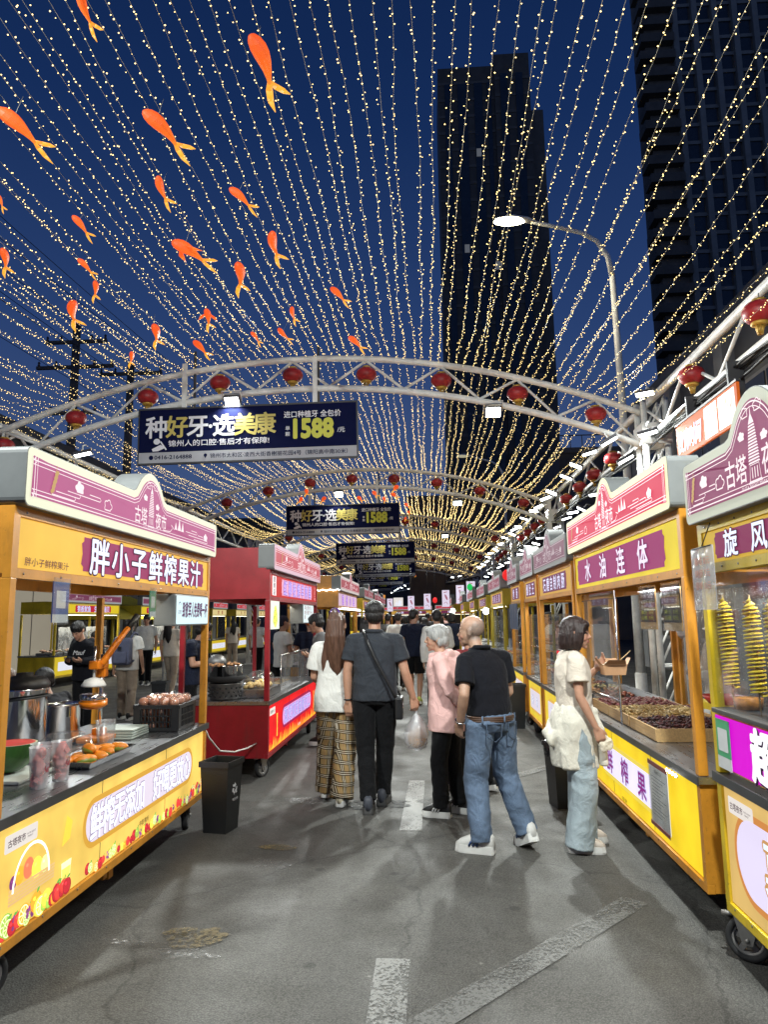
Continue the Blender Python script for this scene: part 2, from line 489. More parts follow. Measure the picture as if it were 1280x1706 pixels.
paint = worn('worn_white_paint', (0.24, 0.24, 0.23), 0.68, 50)
paint_thin = worn('thin_white_paint', (0.165, 0.165, 0.158), 0.57, 70)
def mark(pts, m, z=0.004):
    q = MB().use(m); q.add([(x, y, z) for x, y in pts], [tuple(range(len(pts)))])
    tag(q.build('road_marking'), kind='structure')
def strip(a, b, wd, m, z=0.004):
    a = Vector(a); b = Vector(b); d = (b - a).normalized(); nn = Vector((d.y, -d.x)) * wd / 2
    mark([(a + nn)[:], (b + nn)[:], (b - nn)[:], (a - nn)[:]], m, z)
mark([(-0.295, 1.6), (-0.135, 1.6), (-0.135, 3.63), (-0.295, 3.63)], paint)
mark([(-0.275, 5.68), (-0.105, 5.68), (-0.095, 7.35), (-0.25, 7.35)], worn('old_white_paint', (0.33, 0.33, 0.32), 0.76, 70))
for yy in (10.6, 14.6, 18.6, 22.6, 26.6, 30.6): mark([(-0.25, yy), (-0.09, yy), (-0.09, yy + 1.9), (-0.25, yy + 1.9)], paint_thin)
strip((-0.16, 2.96), (1.12, 4.37), 0.15, paint_thin, 0.006)
strip((-0.13, 6.5), (1.9, 8.75), 0.13, paint_thin, 0.006)
def blob(x, y, rx, ry, m, seed, z=0.007, rot=0.0, amp=0.5):
    pts = []
    for i in range(40):
        a = 2 * PI * i / 40
        r = 1 + amp * (noise.noise(Vector((math.cos(a) * 1.6 + seed, math.sin(a) * 1.6, seed * 3.1)))) + 0.16 * noise.noise(Vector((math.cos(a) * 6 + seed, math.sin(a) * 6, 0)))
        u = rx * r * math.cos(a); v = ry * r * math.sin(a)
        pts.append((x + u * math.cos(rot) - v * math.sin(rot), y + u * math.sin(rot) + v * math.cos(rot)))
    q = MB().use(m); q.add([(px, py, z) for px, py in pts], [tuple(range(len(pts)))])
    tag(q.build('road_stain'), kind='structure')
ochre = worn('ochre_stain', (0.165, 0.128, 0.062), 0.60, 40)
whit = worn('white_spatter', (0.42, 0.42, 0.42), 0.36, 34)
dark = worn('oil_stain', (0.014, 0.014, 0.015), 0.5, 9)
blob(-1.23, 3.80, 0.17, 0.10, ochre, 3.3, rot=0.5, amp=0.45)
blob(-1.33, 3.88, 0.10, 0.05, ochre, 1.1, rot=0.2, amp=0.4)
blob(-1.27, 3.64, 0.17, 0.07, whit, 5.2, amp=1.0)
blob(-1.10, 4.93, 0.12, 0.10, whit, 8.2, amp=0.9)
blob(-1.12, 5.25, 0.13, 0.06, ochre, 9.7, rot=-0.2, amp=0.4)
blob(-1.55, 3.75, 0.2, 0.04, whit, 2.2, amp=0.9)
blob(-0.55, 6.45, 0.34, 0.14, dark, 4.1, amp=0.7)
blob(-1.0, 6.55, 0.30, 0.10, whit, 12.1, amp=0.9)

# ------------------------------------------------------------------ buildings
conc = mat('dark_facade', (0.17, 0.125, 0.09), 0.75, var=0.25, vscale=0.6)
conc2 = mat('dark_facade_trim', (0.23, 0.17, 0.125), 0.75, var=0.25, vscale=0.8)
glass_dk = mat('dark_window_glass', (0.06, 0.066, 0.075), 0.25, var=0.2, vscale=0.5)
def facade_box(x0, x1, y0, y1, z0, z1, m):
    return MB().use(m).box(x0, x1, y0, y1, z0, z1)
# slender tower far down the street
t1 = thing('tower_block', 'tall slender dark tower block standing behind the street lamp', 'tower block', (11, 117, 0))
def rel(mb, o, name, **k):
    """Build mb (world numbers) as child of a thing at o.location."""
    ob = mb.build(name, o, **k); ob.matrix_parent_inverse = Matrix.Translation(-o.location); return ob
q = MB().use(conc); q.box(3.3, 12.9, 110, 124, 0, 95.2); q.box(12.9, 18.8, 109.4, 124, 0, 96.8); rel(q, t1, 'wall')
q = MB().use(conc2); q.box(18.8, 21.2, 111.5, 122, 0, 87.5); rel(q, t1, 'stair_shaft')
q = MB().use(conc2)
for k in range(30): q.box(3.28, 12.88, 109.9, 110, 2 + k * 3.1, 2.5 + k * 3.1); q.box(12.92, 18.82, 109.3, 109.4, 2 + k * 3.1, 2.5 + k * 3.1)
rel(q, t1, 'floor_band')
for xx, w_ in ((4.4, 1.0), (6.6, 1.6), (9.4, 1.4), (11.6, 0.7)):
    q = MB().use(glass_dk); q.box(xx, xx + w_, 109.85, 109.95, 5, 92); rel(q, t1, 'window_band')
for xx, w_ in ((13.8, 1.2), (16.4, 1.2)):
    q = MB().use(glass_dk); q.box(xx, xx + w_, 109.2, 109.28, 5, 93); rel(q, t1, 'window_band')
for (xx, zz) in ((9.4, 78.2), (11.9, 57.8), (6.9, 61.0)):
    q = MB().use(glow((0.10, 0.11, 0.13), 0.9)); q.box(xx + 0.1, xx + 0.9, 109.7, 109.8, zz, zz + 1.4); rel(q, t1, 'window')
# broad tower with stepped balconies, runs out of the frame
t2 = thing('tower_block', 'broad dark high-rise with stepped balconies rising past the top of the photo', 'tower block', (55, 125, 0))
q = MB().use(conc2); q.box(38.6, 90, 110, 116, 0, 165); rel(q, t2, 'wall')
q = MB().use(mat('pilaster_grey', (0.34, 0.29, 0.24), 0.8, var=0.2, vscale=0.4))
for k in range(14): q.box(43 + k * 3.3, 43.9 + k * 3.3, 109.0, 110, 0, 165)
rel(q, t2, 'pilaster')
q = MB().use(glass_dk)
for k in range(13): q.box(44.2 + k * 3.3, 46.0 + k * 3.3, 109.8, 109.95, 6, 163)
rel(q, t2, 'window_band')
q = MB().use(mat('pilaster_grey', (0.34, 0.29, 0.24)))
for k in range(48): q.box(43.0, 88, 109.6, 109.75, 4.6 + k * 3.2, 5.2 + k * 3.2)
rel(q, t2, 'floor_band')
for k in range(48):
    q = MB().use(conc); q.box(37.2 + 0.3 * (k % 2), 43.0, 108.6, 112, 4 + k * 3.2, 5.5 + k * 3.2); rel(q, t2, 'balcony')
# low blocks at the foot of the towers
def low_block(label, x0, x1, y0, y1, z1, rail=False, nwin=0):
    t = thing('low_building', label, 'building', ((x0 + x1) / 2, y0, 0))
    rel(facade_box(x0, x1, y0, y1, 0, z1, conc), t, 'wall')
    rel(MB().use(conc2).box(x0 - 0.15, x1 + 0.15, y0 - 0.15, y0 + 0.2, z1, z1 + 0.35), t, 'parapet')
    for k in range(nwin):
        xx = x0 + (k + 0.5) * (x1 - x0) / nwin
        rel(MB().use(glass_dk).box(xx - 0.8, xx + 0.8, y0 - 0.06, y0 - 0.01, z1 - 3.0, z1 - 1.2), t, 'window')
    if rail:
        r = MB().use(conc2)
        for k in range(int((x1 - x0) / 0.8) + 1): r.box(x0 + k * 0.8, x0 + k * 0.8 + 0.05, y0, y0 + 0.05, z1 + 0.35, z1 + 1.2)
        r.box(x0, x1, y0, y0 + 0.05, z1 + 1.2, z1 + 1.27); rel(r, t, 'railing')
    return t
low_block('low dark building at the foot of the slender tower', -1.5, 8.6, 52, 62, 10.2, nwin=4)
low_block('dark building with a railed flat roof between the two towers', 9.0, 20.5, 48, 60, 12.6, True, 4)
low_block('far dark building beyond the end of the market lane', -19, -2.2, 86, 96, 9.5, nwin=6)
low_block('long dark building behind the left stalls past the arches', -48, -20, 84, 96, 13.5, nwin=8)
# building along the right side, behind the stalls
gw = mat('grey_render', (0.26, 0.265, 0.27), 0.8, var=0.22, vscale=1.5, bump=0.15, bscale=25)
gw2 = mat('grey_render_dark', (0.13, 0.135, 0.14), 0.8, var=0.22, vscale=1.5)
tr_ = thing('shop_building', 'dark two-storey building with grey pilasters behind the right-hand stalls', 'building', (7.5, 8, 0))
rel(MB().use(gw2).box(7.0, 14, -6, 24, 0, 8.2), tr_, 'wall')
q = MB().use(gw)
for k in range(9): q.box(6.72, 7.0, -5.2 + k * 3.5, -4.7 + k * 3.5, 0, 7.8)
rel(q, tr_, 'pilaster')
for k in range(8):
    for z0, z1 in ((0.9, 3.0), (4.3, 6.6)):
        f = rel(MB().use(gw).box(6.93, 6.99, -4.4 + k * 3.5, -2.0 + k * 3.5, z0, z1), tr_, 'window')
        MB().use(glass_dk).box(6.9, 6.925, -4.3 + k * 3.5, -3.25 + k * 3.5, z0 + 0.1, z1 - 0.1).box(6.9, 6.925, -3.15 + k * 3.5, -2.1 + k * 3.5, z0 + 0.1, z1 - 0.1).build('pane', f)
rel(MB().use(gw2).box(6.85, 14, -6, 24.1, 8.2, 8.5), tr_, 'cornice')
# building along the left side, behind the far row of stalls
tl_ = thing('shop_building', 'grey two-storey shop row with pillars behind the far left stalls', 'building', (-13, 20, 0))
rel(MB().use(gw2).box(-20, -12.2, 2, 56, 0, 7.0), tl_, 'wall')
q = MB().use(gw)
for k in range(14): q.box(-12.2, -11.85, 3 + k * 3.9, 3.75 + k * 3.9, 0, 6.6)
rel(q, tl_, 'pillar')
for k in range(13):
    f = rel(MB().use(mat('shopfront_frame', (0.05, 0.05, 0.055), 0.5)).box(-12.19, -12.1, 3.95 + k * 3.9, 6.7 + k * 3.9, 0.1, 3.1), tl_, 'shopfront')
    c_ = glass_dk if k not in (4, 7) else glow((0.5, 0.45, 0.35), 0.5)
    MB().use(c_).box(-12.09, -12.06, 4.05 + k * 3.9, 5.3 + k * 3.9, 0.2, 2.9).box(-12.09, -12.06, 5.4 + k * 3.9, 6.6 + k * 3.9, 0.2, 2.9).build('pane', f)
rel(MB().use(gw2).box(-20, -11.8, 2, 56.1, 7.0, 7.35), tl_, 'cornice')
for k, (y0, c_) in enumerate(((8.2, (0.05, 0.06, 0.05)), (16.2, (0.10, 0.02, 0.02)), (19.9, (0.03, 0.05, 0.09)), (27.7, (0.08, 0.07, 0.03)))):
    rel(MB().use(mat('shop_board_%d' % k, c_, 0.5)).box(-11.8, -11.7, y0, y0 + 2.9, 3.3, 4.2), tl_, 'sign_board')

# ------------------------------------------------------------------ steel arches
steel = mat('white_painted_steel', (0.80, 0.80, 0.77), 0.45, var=0.2, vscale=5.0, bump=0.1, bscale=40)
rust = mat('rusty_spot', (0.12, 0.055, 0.03), 0.85)
AX, AW = -1.7, 4.75
def top_z(x): return 5.43 - 0.98 * ((x - AX) / AW) ** 2
def low_z(x): return 4.97 - 1.0 * ((x - AX) / AW) ** 2
NODES = [AX - 0.27 + 1.10 * k for k in range(-4, 5)]
def make_arch(y, label):
    t = thing('truss_arch', label, 'arch', (AX, y, 0), group='steel arches over the lane')
    xs = [AX - AW + 2 * AW * i / 40 for i in range(41)]
    rel(MB().use(steel).tube([(x, y, top_z(x)) for x in xs], 0.047, 10), t, 'top_chord')
    rel(MB().use(steel).tube([(x, y, low_z(x)) for x in xs], 0.050, 10), t, 'bottom_chord')
    wb = MB().use(steel); ns = [AX - AW] + NODES + [AX + AW]
    for i, x in enumerate(NODES):
        for xb in (x - 0.55, x + 0.55):
            xb = max(AX - AW, min(AX + AW, xb)); wb.tube([(x, y, top_z(x) - 0.03), (xb, y, low_z(xb) + 0.03)], 0.021, 6)
    rel(wb, t, 'web')
    for sgn in (-1, 1):
        x = AX + sgn * AW; c = MB().use(steel)
        for dx in (0.0, 0.3):
            for dy in (-0.16, 0.16):
                c.tube([(x + sgn * dx, y + dy, 0), (x + sgn * dx, y + dy, top_z(x) + 0.16)], 0.045, 8)
        for k in range(7):
            z = 0.3 + k * 0.62
            for dy in (-0.16, 0.16):
                c.tube([(x, y + dy, z), (x + sgn * 0.3, y + dy, z + 0.62)], 0.016, 6)
                c.tube([(x, y + dy, z), (x + sgn * 0.3, y + dy, z)], 0.016, 6)
        c.box(min(x - 0.05, x + sgn * 0.35), max(x + 0.05, x + sgn * 0.35), y - 0.21, y + 0.21, top_z(x) - 0.5, top_z(x) - 0.2)
        c.box(min(x - 0.08, x + sgn * 0.38), max(x + 0.08, x + sgn * 0.38), y - 0.24, y + 0.24, 0, 0.03)
        rel(c, t, 'column')
    return t
ARCH_Y = [2.0, 10.0, 18.0, 26.2, 34.2, 42.2, 50.2]
_an = ['first', 'nearest one in sight', 'second in sight', 'third in sight', 'fourth in sight', 'fifth in sight', 'last in sight']
for k, y in enumerate(ARCH_Y[1:]):
    make_arch(y, ['white steel truss arch in front, with the largest banner on it', 'white truss arch carrying the second banner from the front',
                  'white truss arch carrying the third banner from the front', 'white truss arch carrying the fourth banner from the front',
                  'white truss arch carrying the fifth banner from the front', 'faintest white truss arch, farthest down the lane'][k])

# side trusses that tie the arches together
cable_m = mat('black_cable', (0.012, 0.012, 0.013), 0.6)
def side_truss(pts, label, cables=True):
    t = thing('side_truss', label, 'truss', pts[0] + (0,), group='trusses along the lane edges')
    P = [Vector(p) for p in pts]
    # resample
    R = []; step = 0.875
    for a, b in zip(P[:-1], P[1:]):
        nseg = max(1, int(round((b - a).length / step)))
        for i in range(nseg): R.append(a.lerp(b, i / nseg))
    R.append(P[-1])
    rel(MB().use(steel).tube([(p.x, p.y, 4.62) for p in R], 0.055, 8), t, 'top_chord')
    rel(MB().use(steel).tube([(p.x, p.y, 4.12) for p in R], 0.048, 8), t, 'bottom_chord')
    wb = MB().use(steel)
    for i in range(len(R) - 1):
        a, b = R[i], R[i + 1]
        za, zb = (4.62, 4.12) if i % 2 == 0 else (4.12, 4.62)
        wb.tube([(a.x, a.y, za), (b.x, b.y, zb)], 0.022, 6)
    rel(wb, t, 'web')
    if cables:
        cb = MB().use(cable_m); rnd = random.Random(5)
        for c in range(7):
            oz = rnd.uniform(-0.03, 0.12); ox = rnd.uniform(-0.09, 0.09); ph = rnd.uniform(0, 6)
            cb.tube([(p.x + ox + 0.03 * math.sin(ph + i * 1.7), p.y, 4.02 + oz - 0.07 * abs(math.sin(ph + i * 0.9))) for i, p in enumerate(R)], rnd.uniform(0.008, 0.016), 5)
        rel(cb, t, 'cable_bundle')
    return R
TR = side_truss([(3.2, -2.0), (3.2, 42.0), (1.9, 50.0), (-0.5, 57.0), (-4.0, 72.0)], 'white lattice truss running above the right-hand stalls, hung with black cables')
TL = side_truss([(-6.6, 9.0), (-6.6, 50.0)], 'white lattice truss above the left aisle of the market', False)

# ------------------------------------------------------------------ red lanterns
red_l = mat('red_lantern_cloth', (0.36, 0.020, 0.024), 0.45, var=0.25, vscale=9)
gold_l = mat('lantern_gold', (0.55, 0.33, 0.06), 0.4, metal=0.3)
def make_lantern():
    t = thing('red_lantern', 'x', 'lantern')
    m = MB().use(red_l); n = 40; vs = []; fs = []; rows = 12
    for i in range(rows + 1):
        p = PI * (0.10 + 0.80 * i / rows)
        for j in range(n):
            a = 2 * PI * j / n; rr = (0.165 * math.sin(p) ** 0.8) * (1.0 - 0.05 * (j % 2))
            vs.append((rr * math.cos(a), rr * math.sin(a), 0.118 * math.cos(p)))
    for i in range(rows):
        for j in range(n):
            a = i * n + j; b = i * n + (j + 1) % n; fs.append((a, a + n, b + n, b))
    m.add(vs, fs, True); m.build('lantern_body', t)
    c = MB().use(gold_l); c.lathe([(0.05, 0.107), (0.066, 0.112), (0.066, 0.135), (0.045, 0.14)], 20); c.build('cap', t)
    c = MB().use(gold_l); c.lathe([(0.06, -0.142), (0.085, -0.134), (0.085, -0.108), (0.062, -0.104)], 20); c.build('cap', t)
    s = MB().use(gold_l)
    for j in range(14):
        a = 2 * PI * j / 14
        s.tube([(0.045 * math.cos(a), 0.045 * math.sin(a), -0.142), (0.03 * math.cos(a), 0.03 * math.sin(a), -0.19), (0.022 * math.cos(a), 0.022 * math.sin(a), -0.235)], 0.006, 4)
    s.build('tassel', t)
    MB().use(cable_m).tube([(0, 0, 0.14), (0, 0, 0.205)], 0.004, 4).build('hook', t)
    return t
lan0 = make_lantern(); _lan = [0]
def put_lantern(x, y, z, label, grp, sc=0.92):
    o = lan0 if _lan[0] == 0 else copy_tree(lan0)
    _lan[0] += 1; o.location = (x, y, z); o.rotation_euler = (random.uniform(-.05, .05), random.uniform(-.05, .05), random.uniform(0, 6)); o.scale = (sc,) * 3
    o['label'] = label; o['group'] = grp
ordn = ['leftmost', 'second from the left', 'third from the left', 'fourth from the left', 'middle', 'sixth from the left', 'third from the right end', 'second from the right end', 'rightmost']
for k, y in enumerate(ARCH_Y[1:6]):
    for i, x in enumerate(NODES):
        nm = ['front', 'second', 'third', 'fourth', 'fifth'][k]
        put_lantern(x, y + 0.02, top_z(x) - 0.235, '%s red paper lantern hanging in the %s steel arch' % (ordn[i], nm), 'red lanterns on the arches')
_tn = ['nearest', 'second nearest', 'third', 'fourth', 'fifth', 'sixth', 'seventh', 'eighth', 'ninth', 'tenth', 'eleventh', 'twelfth', 'thirteenth', 'fourteenth', 'fifteenth', 'sixteenth']
ky = [6.46, 8.2, 11.87, 13.24, 14.53, 15.99, 19.4, 20.9, 22.4, 23.9, 27.6, 29.2, 30.8, 32.4]
for i, y in enumerate(ky):
    put_lantern(3.12, y, 4.37 if y < 10 else 4.2, '%s red lantern in the truss above the right-hand stalls' % _tn[i], 'red lanterns on the right truss')

# ------------------------------------------------------------------ lamps on the steelwork
lamp_white = glow((0.93, 1.0, 0.97), 22.0, sample=False)
lamp_house = mat('lamp_housing', (0.10, 0.10, 0.11), 0.4)
def make_flood():
    t = thing('floodlight', 'x', 'floodlight')
    MB().use(lamp_house).bbox(-0.12, 0.12, -0.035, 0.04, -0.09, 0.09, 0.012).build('housing', t)
    q = MB().use(lamp_white); q.poly(rrect(-0.10, 0.10, -0.075, 0.075, 0.01), -0.037); q.build('lens', t)
    b = MB().use(steel); b.tube([(-0.135, 0, 0), (-0.135, 0, 0.16), (0.135, 0, 0.16), (0.135, 0, 0)], 0.01, 6); b.build('bracket', t)
    return t
fl0 = make_flood(); _fl = [0]
def put_flood(x, y, z, label, energy, tilt=-0.55, rz=0.0, light_on=True):
    o = fl0 if _fl[0] == 0 else copy_tree(fl0); _fl[0] += 1
    o.location = (x, y, z); o.rotation_euler = (tilt, 0, rz)     # lens tips towards the ground
    o['label'] = label; o['group'] = 'floodlights on the arches'
    if light_on:
        l = light('AREA', 'lamp_light', (0, -0.06, 0), energy, (0.95, 1.0, 0.96), o, 0.19, aim=(0, -1, 0), size_y=0.14)
        l.data.spread = math.radians(150)
    return o
FE = 215.0
put_flood(-2.85, 9.93, 4.80, 'square floodlight beside the top edge of the front banner', FE, 0.75)
put_flood(0.96, 9.93, 4.52, 'square floodlight under the front arch, between its second and third lanterns from the right', FE, 0.75)
put_flood(-2.3, 17.93, 4.80, 'floodlight under the second arch, above its banner', FE, 0.8)
put_flood(0.75, 17.93, 4.5, 'floodlight under the second arch, right of its banner', FE * 0.6, 0.95)
put_flood(-1.75, 26.13, 4.86, 'floodlight under the third arch, above its banner', FE, 0.8)
put_flood(0.6, 26.13, 4.6, 'floodlight under the third arch, right of its banner', FE * 0.6, 0.95)
put_flood(-1.9, 34.13, 4.86, 'floodlight under the fourth arch', FE, 0.9)
put_flood(-1.9, 42.13, 4.86, 'floodlight under the fifth arch', FE, 0.9)
# lamps of the arch overhead and behind the viewer
def ceiling_flood(x, y, z, e):
    o = copy_tree(fl0); o.location = (x, y, z); o.rotation_euler = (0.85, 0, PI)
    o['label'] = 'floodlight on the arch behind the viewer, out of the photo'; o['group'] = 'floodlights on the arches'
    l = light('AREA', 'lamp_light', (0, -0.06, 0), e, (0.95, 1.0, 0.96), o, 0.19, aim=(0, -1, 0), size_y=0.14); l.data.spread = math.radians(160)
make_arch(2.0, 'white truss arch overhead, out of the photo')
ceiling_flood(-2.85, 1.93, 4.80, FE * 1.05)
ceiling_flood(0.96, 1.93, 4.52, FE * 1.05)

def make_bar():
    t = thing('led_flood_bar', 'x', 'floodlight')
    MB().use(lamp_house).bbox(-0.13, 0.13, -0.02, 0.03, -0.045, 0.045, 0.008).build('housing', t)
    MB().use(glow((0.94, 1.0, 0.98), 12.0, sample=False)).poly(rrect(-0.12, 0.12, -0.036, 0.036, 0.012), -0.022).build('lens', t)
    MB().use(steel).tube([(0, 0.03, 0), (0, 0.14, 0.0), (0, 0.24, -0.12)], 0.012, 6).build('arm', t)
    return t
bar0 = make_bar(); _b = [0]
def put_bar(x, y, z, rx, rz, label, e=0, grp='floodlights on the right truss'):
    o = bar0 if _b[0] == 0 else copy_tree(bar0); _b[0] += 1
    o.location = (x, y, z); o.rotation_euler = (rx, random.uniform(-0.5, 0.5), rz)
    o['label'] = label; o['group'] = grp
    if e: 
        l = light('AREA', 'lamp_light', (0, -0.05, 0), e, (0.95, 1.0, 0.97), o, 0.22, aim=(0, -1, 0), size_y=0.07); l.data.spread = math.radians(160)
put_bar(2.98, 9.5, 4.58, 0.9, -0.6, 'bright lamp head on top of the front right column', 30)
put_bar(2.92, 9.3, 3.98, 1.25, -0.5, 'flat lamp head at the right of the front right column', 40)
put_bar(2.55, 9.85, 4.02, 1.3, -0.3, 'flat lamp head under the end of the front arch, left of its column', 40)
put_bar(3.0, 10.72, 3.94, 1.2, -0.2, 'lamp head just below the front right column top', 30)
put_bar(-5.05, 9.85, 4.05, 1.2, 0.1, 'flat lamp head under the left part of the front arch', 60, 'floodlights on the arches')
rnd = random.Random(11); i = 0
for y in [11.9, 13.1, 14.3, 15.5, 16.6, 17.5, 18.8, 20.0, 21.4, 22.6, 24.0, 25.3, 26.8, 28.3, 29.8, 31.4, 33.0, 34.8, 36.5, 38.3, 40.0]:
    for row in (0, 1):
        xx = 2.75 if row == 0 else 3.25
        zz = 4.32 if row == 0 else 3.86
        put_bar(xx + rnd.uniform(-.06, .06), y + row * 0.5, zz + rnd.uniform(-.07, .07), rnd.uniform(0.7, 1.2), rnd.uniform(-0.7, 0.2),
                '%s lamp head from the front in the %s row along the right truss' % (ORD[i // 2], ('upper', 'lower')[row]), 14 if (i % 4 == 0) else 0)
        i += 1
for k, p in enumerate(TR[58:]):
    if k % 2 == 0: put_bar(p.x, p.y - 0.3, 4.3 + rnd.uniform(-.2, .2), 0.9, rnd.uniform(-.5, .5), '%s lamp head from its start on the far bend of the right truss' % ORD[k // 2], 0)

# ------------------------------------------------------------------ street lamps
def make_street_lamp(x, y, label, on=True):
    t = thing('street_lamp', label, 'street lamp', (x, y, 0))
    m = MB().use(steel)
    m.tube([(0, 0, 0), (0, 0, 3), (-0.02, 0, 6), (-0.05, 0, 8.5)], [0.095, 0.085, 0.072, 0.06], 12)
    m.lathe([(0.2, 0), (0.2, 0.04), (0.11, 0.05), (0.11, 0.5), (0.095, 0.52)], 16); m.build('pole', t)
    arm = [(-0.05, 0, 8.5), (-0.12, 0, 8.95), (-0.32, 0, 9.3), (-0.62, 0, 9.5), (-1.0, 0, 9.62), (-1.65, 0, 9.8)]
    MB().use(steel).tube(arm, [0.06, 0.056, 0.05, 0.046, 0.042, 0.04], 10).build('arm', t)
    h = MB().use(steel); h.tube([(-1.55, 0, 9.78), (-1.75, 0, 9.85), (-2.05, 0, 9.90), (-2.4, 0, 9.9)], [0.05, 0.10, 0.12, 0.05], 12, ell=((0, 0, 1), 0.5)); h.build('lamp_head', t)
    q = MB().use(glow((1.0, 0.93, 0.62), 26.0 if on else 0.4)); q.ell((-2.10, 0, 9.835), (0.34, 0.125, 0.075), 16, 8); q.build('lens', t)
    if on: light('SPOT', 'lamp_light', (-2.1, 0, 9.74), 500, (1.0, 0.88, 0.62), t, 0.12, 2.6, aim=(0, 0, -1))
    return t
make_street_lamp(3.95, 14.0, 'lit street lamp with a curved arm in front of the dark towers')
sl = make_street_lamp(3.95, 36.0, 'unlit street lamp seen faintly behind the second arch', False)

# ------------------------------------------------------------------ utility poles
wood = mat('dark_pole_concrete', (0.14, 0.12, 0.10), 0.85)
def util_pole(x, y, h, label, arms):
    t = thing('utility_pole', label, 'utility pole', (x, y, 0))
    MB().use(wood).tube([(0, 0, 0), (0, 0, h)], [0.2, 0.14], 10).build('pole', t)
    for (z, l) in arms:
        a = MB().use(wood).box(-l, l, -0.06, 0.06, z - 0.06, z + 0.06).build('crossarm', t)
        ins = MB().use(mat('insulator', (0.08, 0.05, 0.04), 0.3))
        for sx_ in (-0.95, -0.5, 0.5, 0.95): ins.lathe([(0.02, 0.06), (0.06, 0.1), (0.03, 0.16), (0.055, 0.2), (0.02, 0.26)], 8, Matrix.Translation((l * sx_, 0, z)))
        ins.build('insulator', a)
    wr = MB().use(cable_m)
    for (z, l) in arms[:2]:
        for sx_ in (-0.95, 0.95):
            wr.tube([(l * sx_ + 40 * k / 14 * 0.15, 42 * (k / 14) - 14, z + 0.25 - 1.3 * (1 - (2 * k / 14 - 1) ** 2)) for k in range(15)], 0.012, 4)
    wr.build('power_line', t)
util_pole(-13.3, 25, 12.9, 'taller dark utility pole with three crossarms behind the left end of the front arch', [(12.2, 1.2), (11.2, 1.5), (9.4, 0.9)])
util_pole(-12.0, 27, 12.0, 'shorter dark utility pole behind the left part of the front arch', [(11.6, 1.3)])

# ------------------------------------------------------------------ strings of lights
bulb_m = glow((1.0, 0.72, 0.28), 4.2, sample=False)
wire_m = mat('pale_wire', (0.30, 0.29, 0.25), 0.5, var=0.0)
NS = 76
rnd = random.Random(3)
O8 = np.array([(1, 0, 0), (-1, 0, 0), (0, 1, 0), (0, -1, 0), (0, 0, 1), (0, 0, -1)], float)
F8 = np.array([(0, 2, 4), (2, 1, 4), (1, 3, 4), (3, 0, 4), (2, 0, 5), (1, 2, 5), (3, 1, 5), (0, 3, 5)])
rs = np.random.RandomState(4)
for i in range(NS):
    x0 = AX - AW + 0.16 + i * (2 * AW - 0.3) / (NS - 1)
    zb = top_z(x0) + 0.05
    sagk = 0.16 + 0.14 * rnd.random(); ph = rnd.uniform(0, 6); xo = rnd.uniform(-0.018, 0.018)
    def pos(y, x0=x0, zb=zb, sagk=sagk, ph=ph, xo=xo):
        k = 0
        while k < len(ARCH_Y) - 1 and y > ARCH_Y[k + 1]: k += 1
        a = ARCH_Y[k]; b = ARCH_Y[min(k + 1, len(ARCH_Y) - 1)] if k < len(ARCH_Y) - 1 else a + 8
        u = min(1, max(0, (y - a) / (b - a)))
        sg = sagk * (0.8 + 0.5 * math.sin(ph + 3 * k)) * 4 * u * (1 - u)
        return (x0 + xo * math.sin(y * 0.9 + ph) + 0.010 * math.sin(2.3 * y + ph) + 0.06 * math.sin(ph + k * 2.1) * 4 * u * (1 - u) * 0.5, y, zb - sg)
    st = thing('fairy_light_string', 'string of tiny warm white bulbs running along the lane above the arches', 'string lights', pos(2.0), 0, 'strings of fairy lights overhead')
    ys = [2.0 + 0.33 * k for k in range(int(50 / 0.33))]
    wpts = [Vector(pos(y)) + Vector((rnd.uniform(-.006, .006), 0, rnd.uniform(-.008, .008))) for y in ys]
    wr = MB().use(wire_m).tube(wpts, 0.0022, 3, cap=False).build('wire', st); wr.matrix_parent_inverse = Matrix.Translation(-st.location)
    B = []; y = 2.6
    while y < 52:
        p = pos(y); B.append((p[0] + rnd.gauss(0, 0.011), p[1], p[2] + rnd.gauss(0, 0.012)))
        y += (0.052 if y < 10 else 0.068 if y < 18 else 0.085 if y < 34 else 0.12) * rnd.uniform(0.45, 1.55)
    B = np.array(B); nb = len(B)
    r = np.where(B[:, 1] < 12, 0.0053, np.where(B[:, 1] < 18, 0.0060, 0.0080)) * rs.uniform(0.75, 1.25, nb)
    V = (B[:, None, :] + O8[None] * r[:, None, None]).reshape(-1, 3)
    F = (F8[None] + 6 * np.arange(nb)[:, None, None]).reshape(-1, 3)
    me = bpy.data.meshes.new('bulb'); me.from_pydata(V.tolist(), [], F.tolist()); me.materials.append(bulb_m)
    o = bpy.data.objects.new('bulb', me); COL.objects.link(o); o.parent = st; o.matrix_parent_inverse = Matrix.Translation(-st.location); o['kind'] = 'stuff'

# ------------------------------------------------------------------ glowing fish lanterns
def fish_mat():
    m = bpy.data.materials.new('lit_fish_cloth'); m.use_nodes = True
    t = m.node_tree; n = t.nodes; b = n['Principled BSDF']
    at = n.new('ShaderNodeVertexColor'); at.layer_name = 'Col'
    b.inputs['Base Color'].default_value = (0.3, 0.06, 0.01, 1); b.inputs['Roughness'].default_value = 0.6
    t.links.new(at.outputs[0], b.inputs['Emission Color']); b.inputs['Emission Strength'].default_value = 1.0
    m.cycles.emission_sampling = 'NONE'
    return m
fishm = fish_mat()
def fcol(u, k=1.0):
    a = Vector((0.86, 0.075, 0.012)); bb = Vector((0.95, 0.17, 0.012)); c = Vector((1.0, 0.50, 0.045))
    v = a.lerp(bb, min(1, u / 0.5)) if u < 0.5 else bb.lerp(c, min(1, (u - 0.5) / 0.35))
    return tuple(v * k)
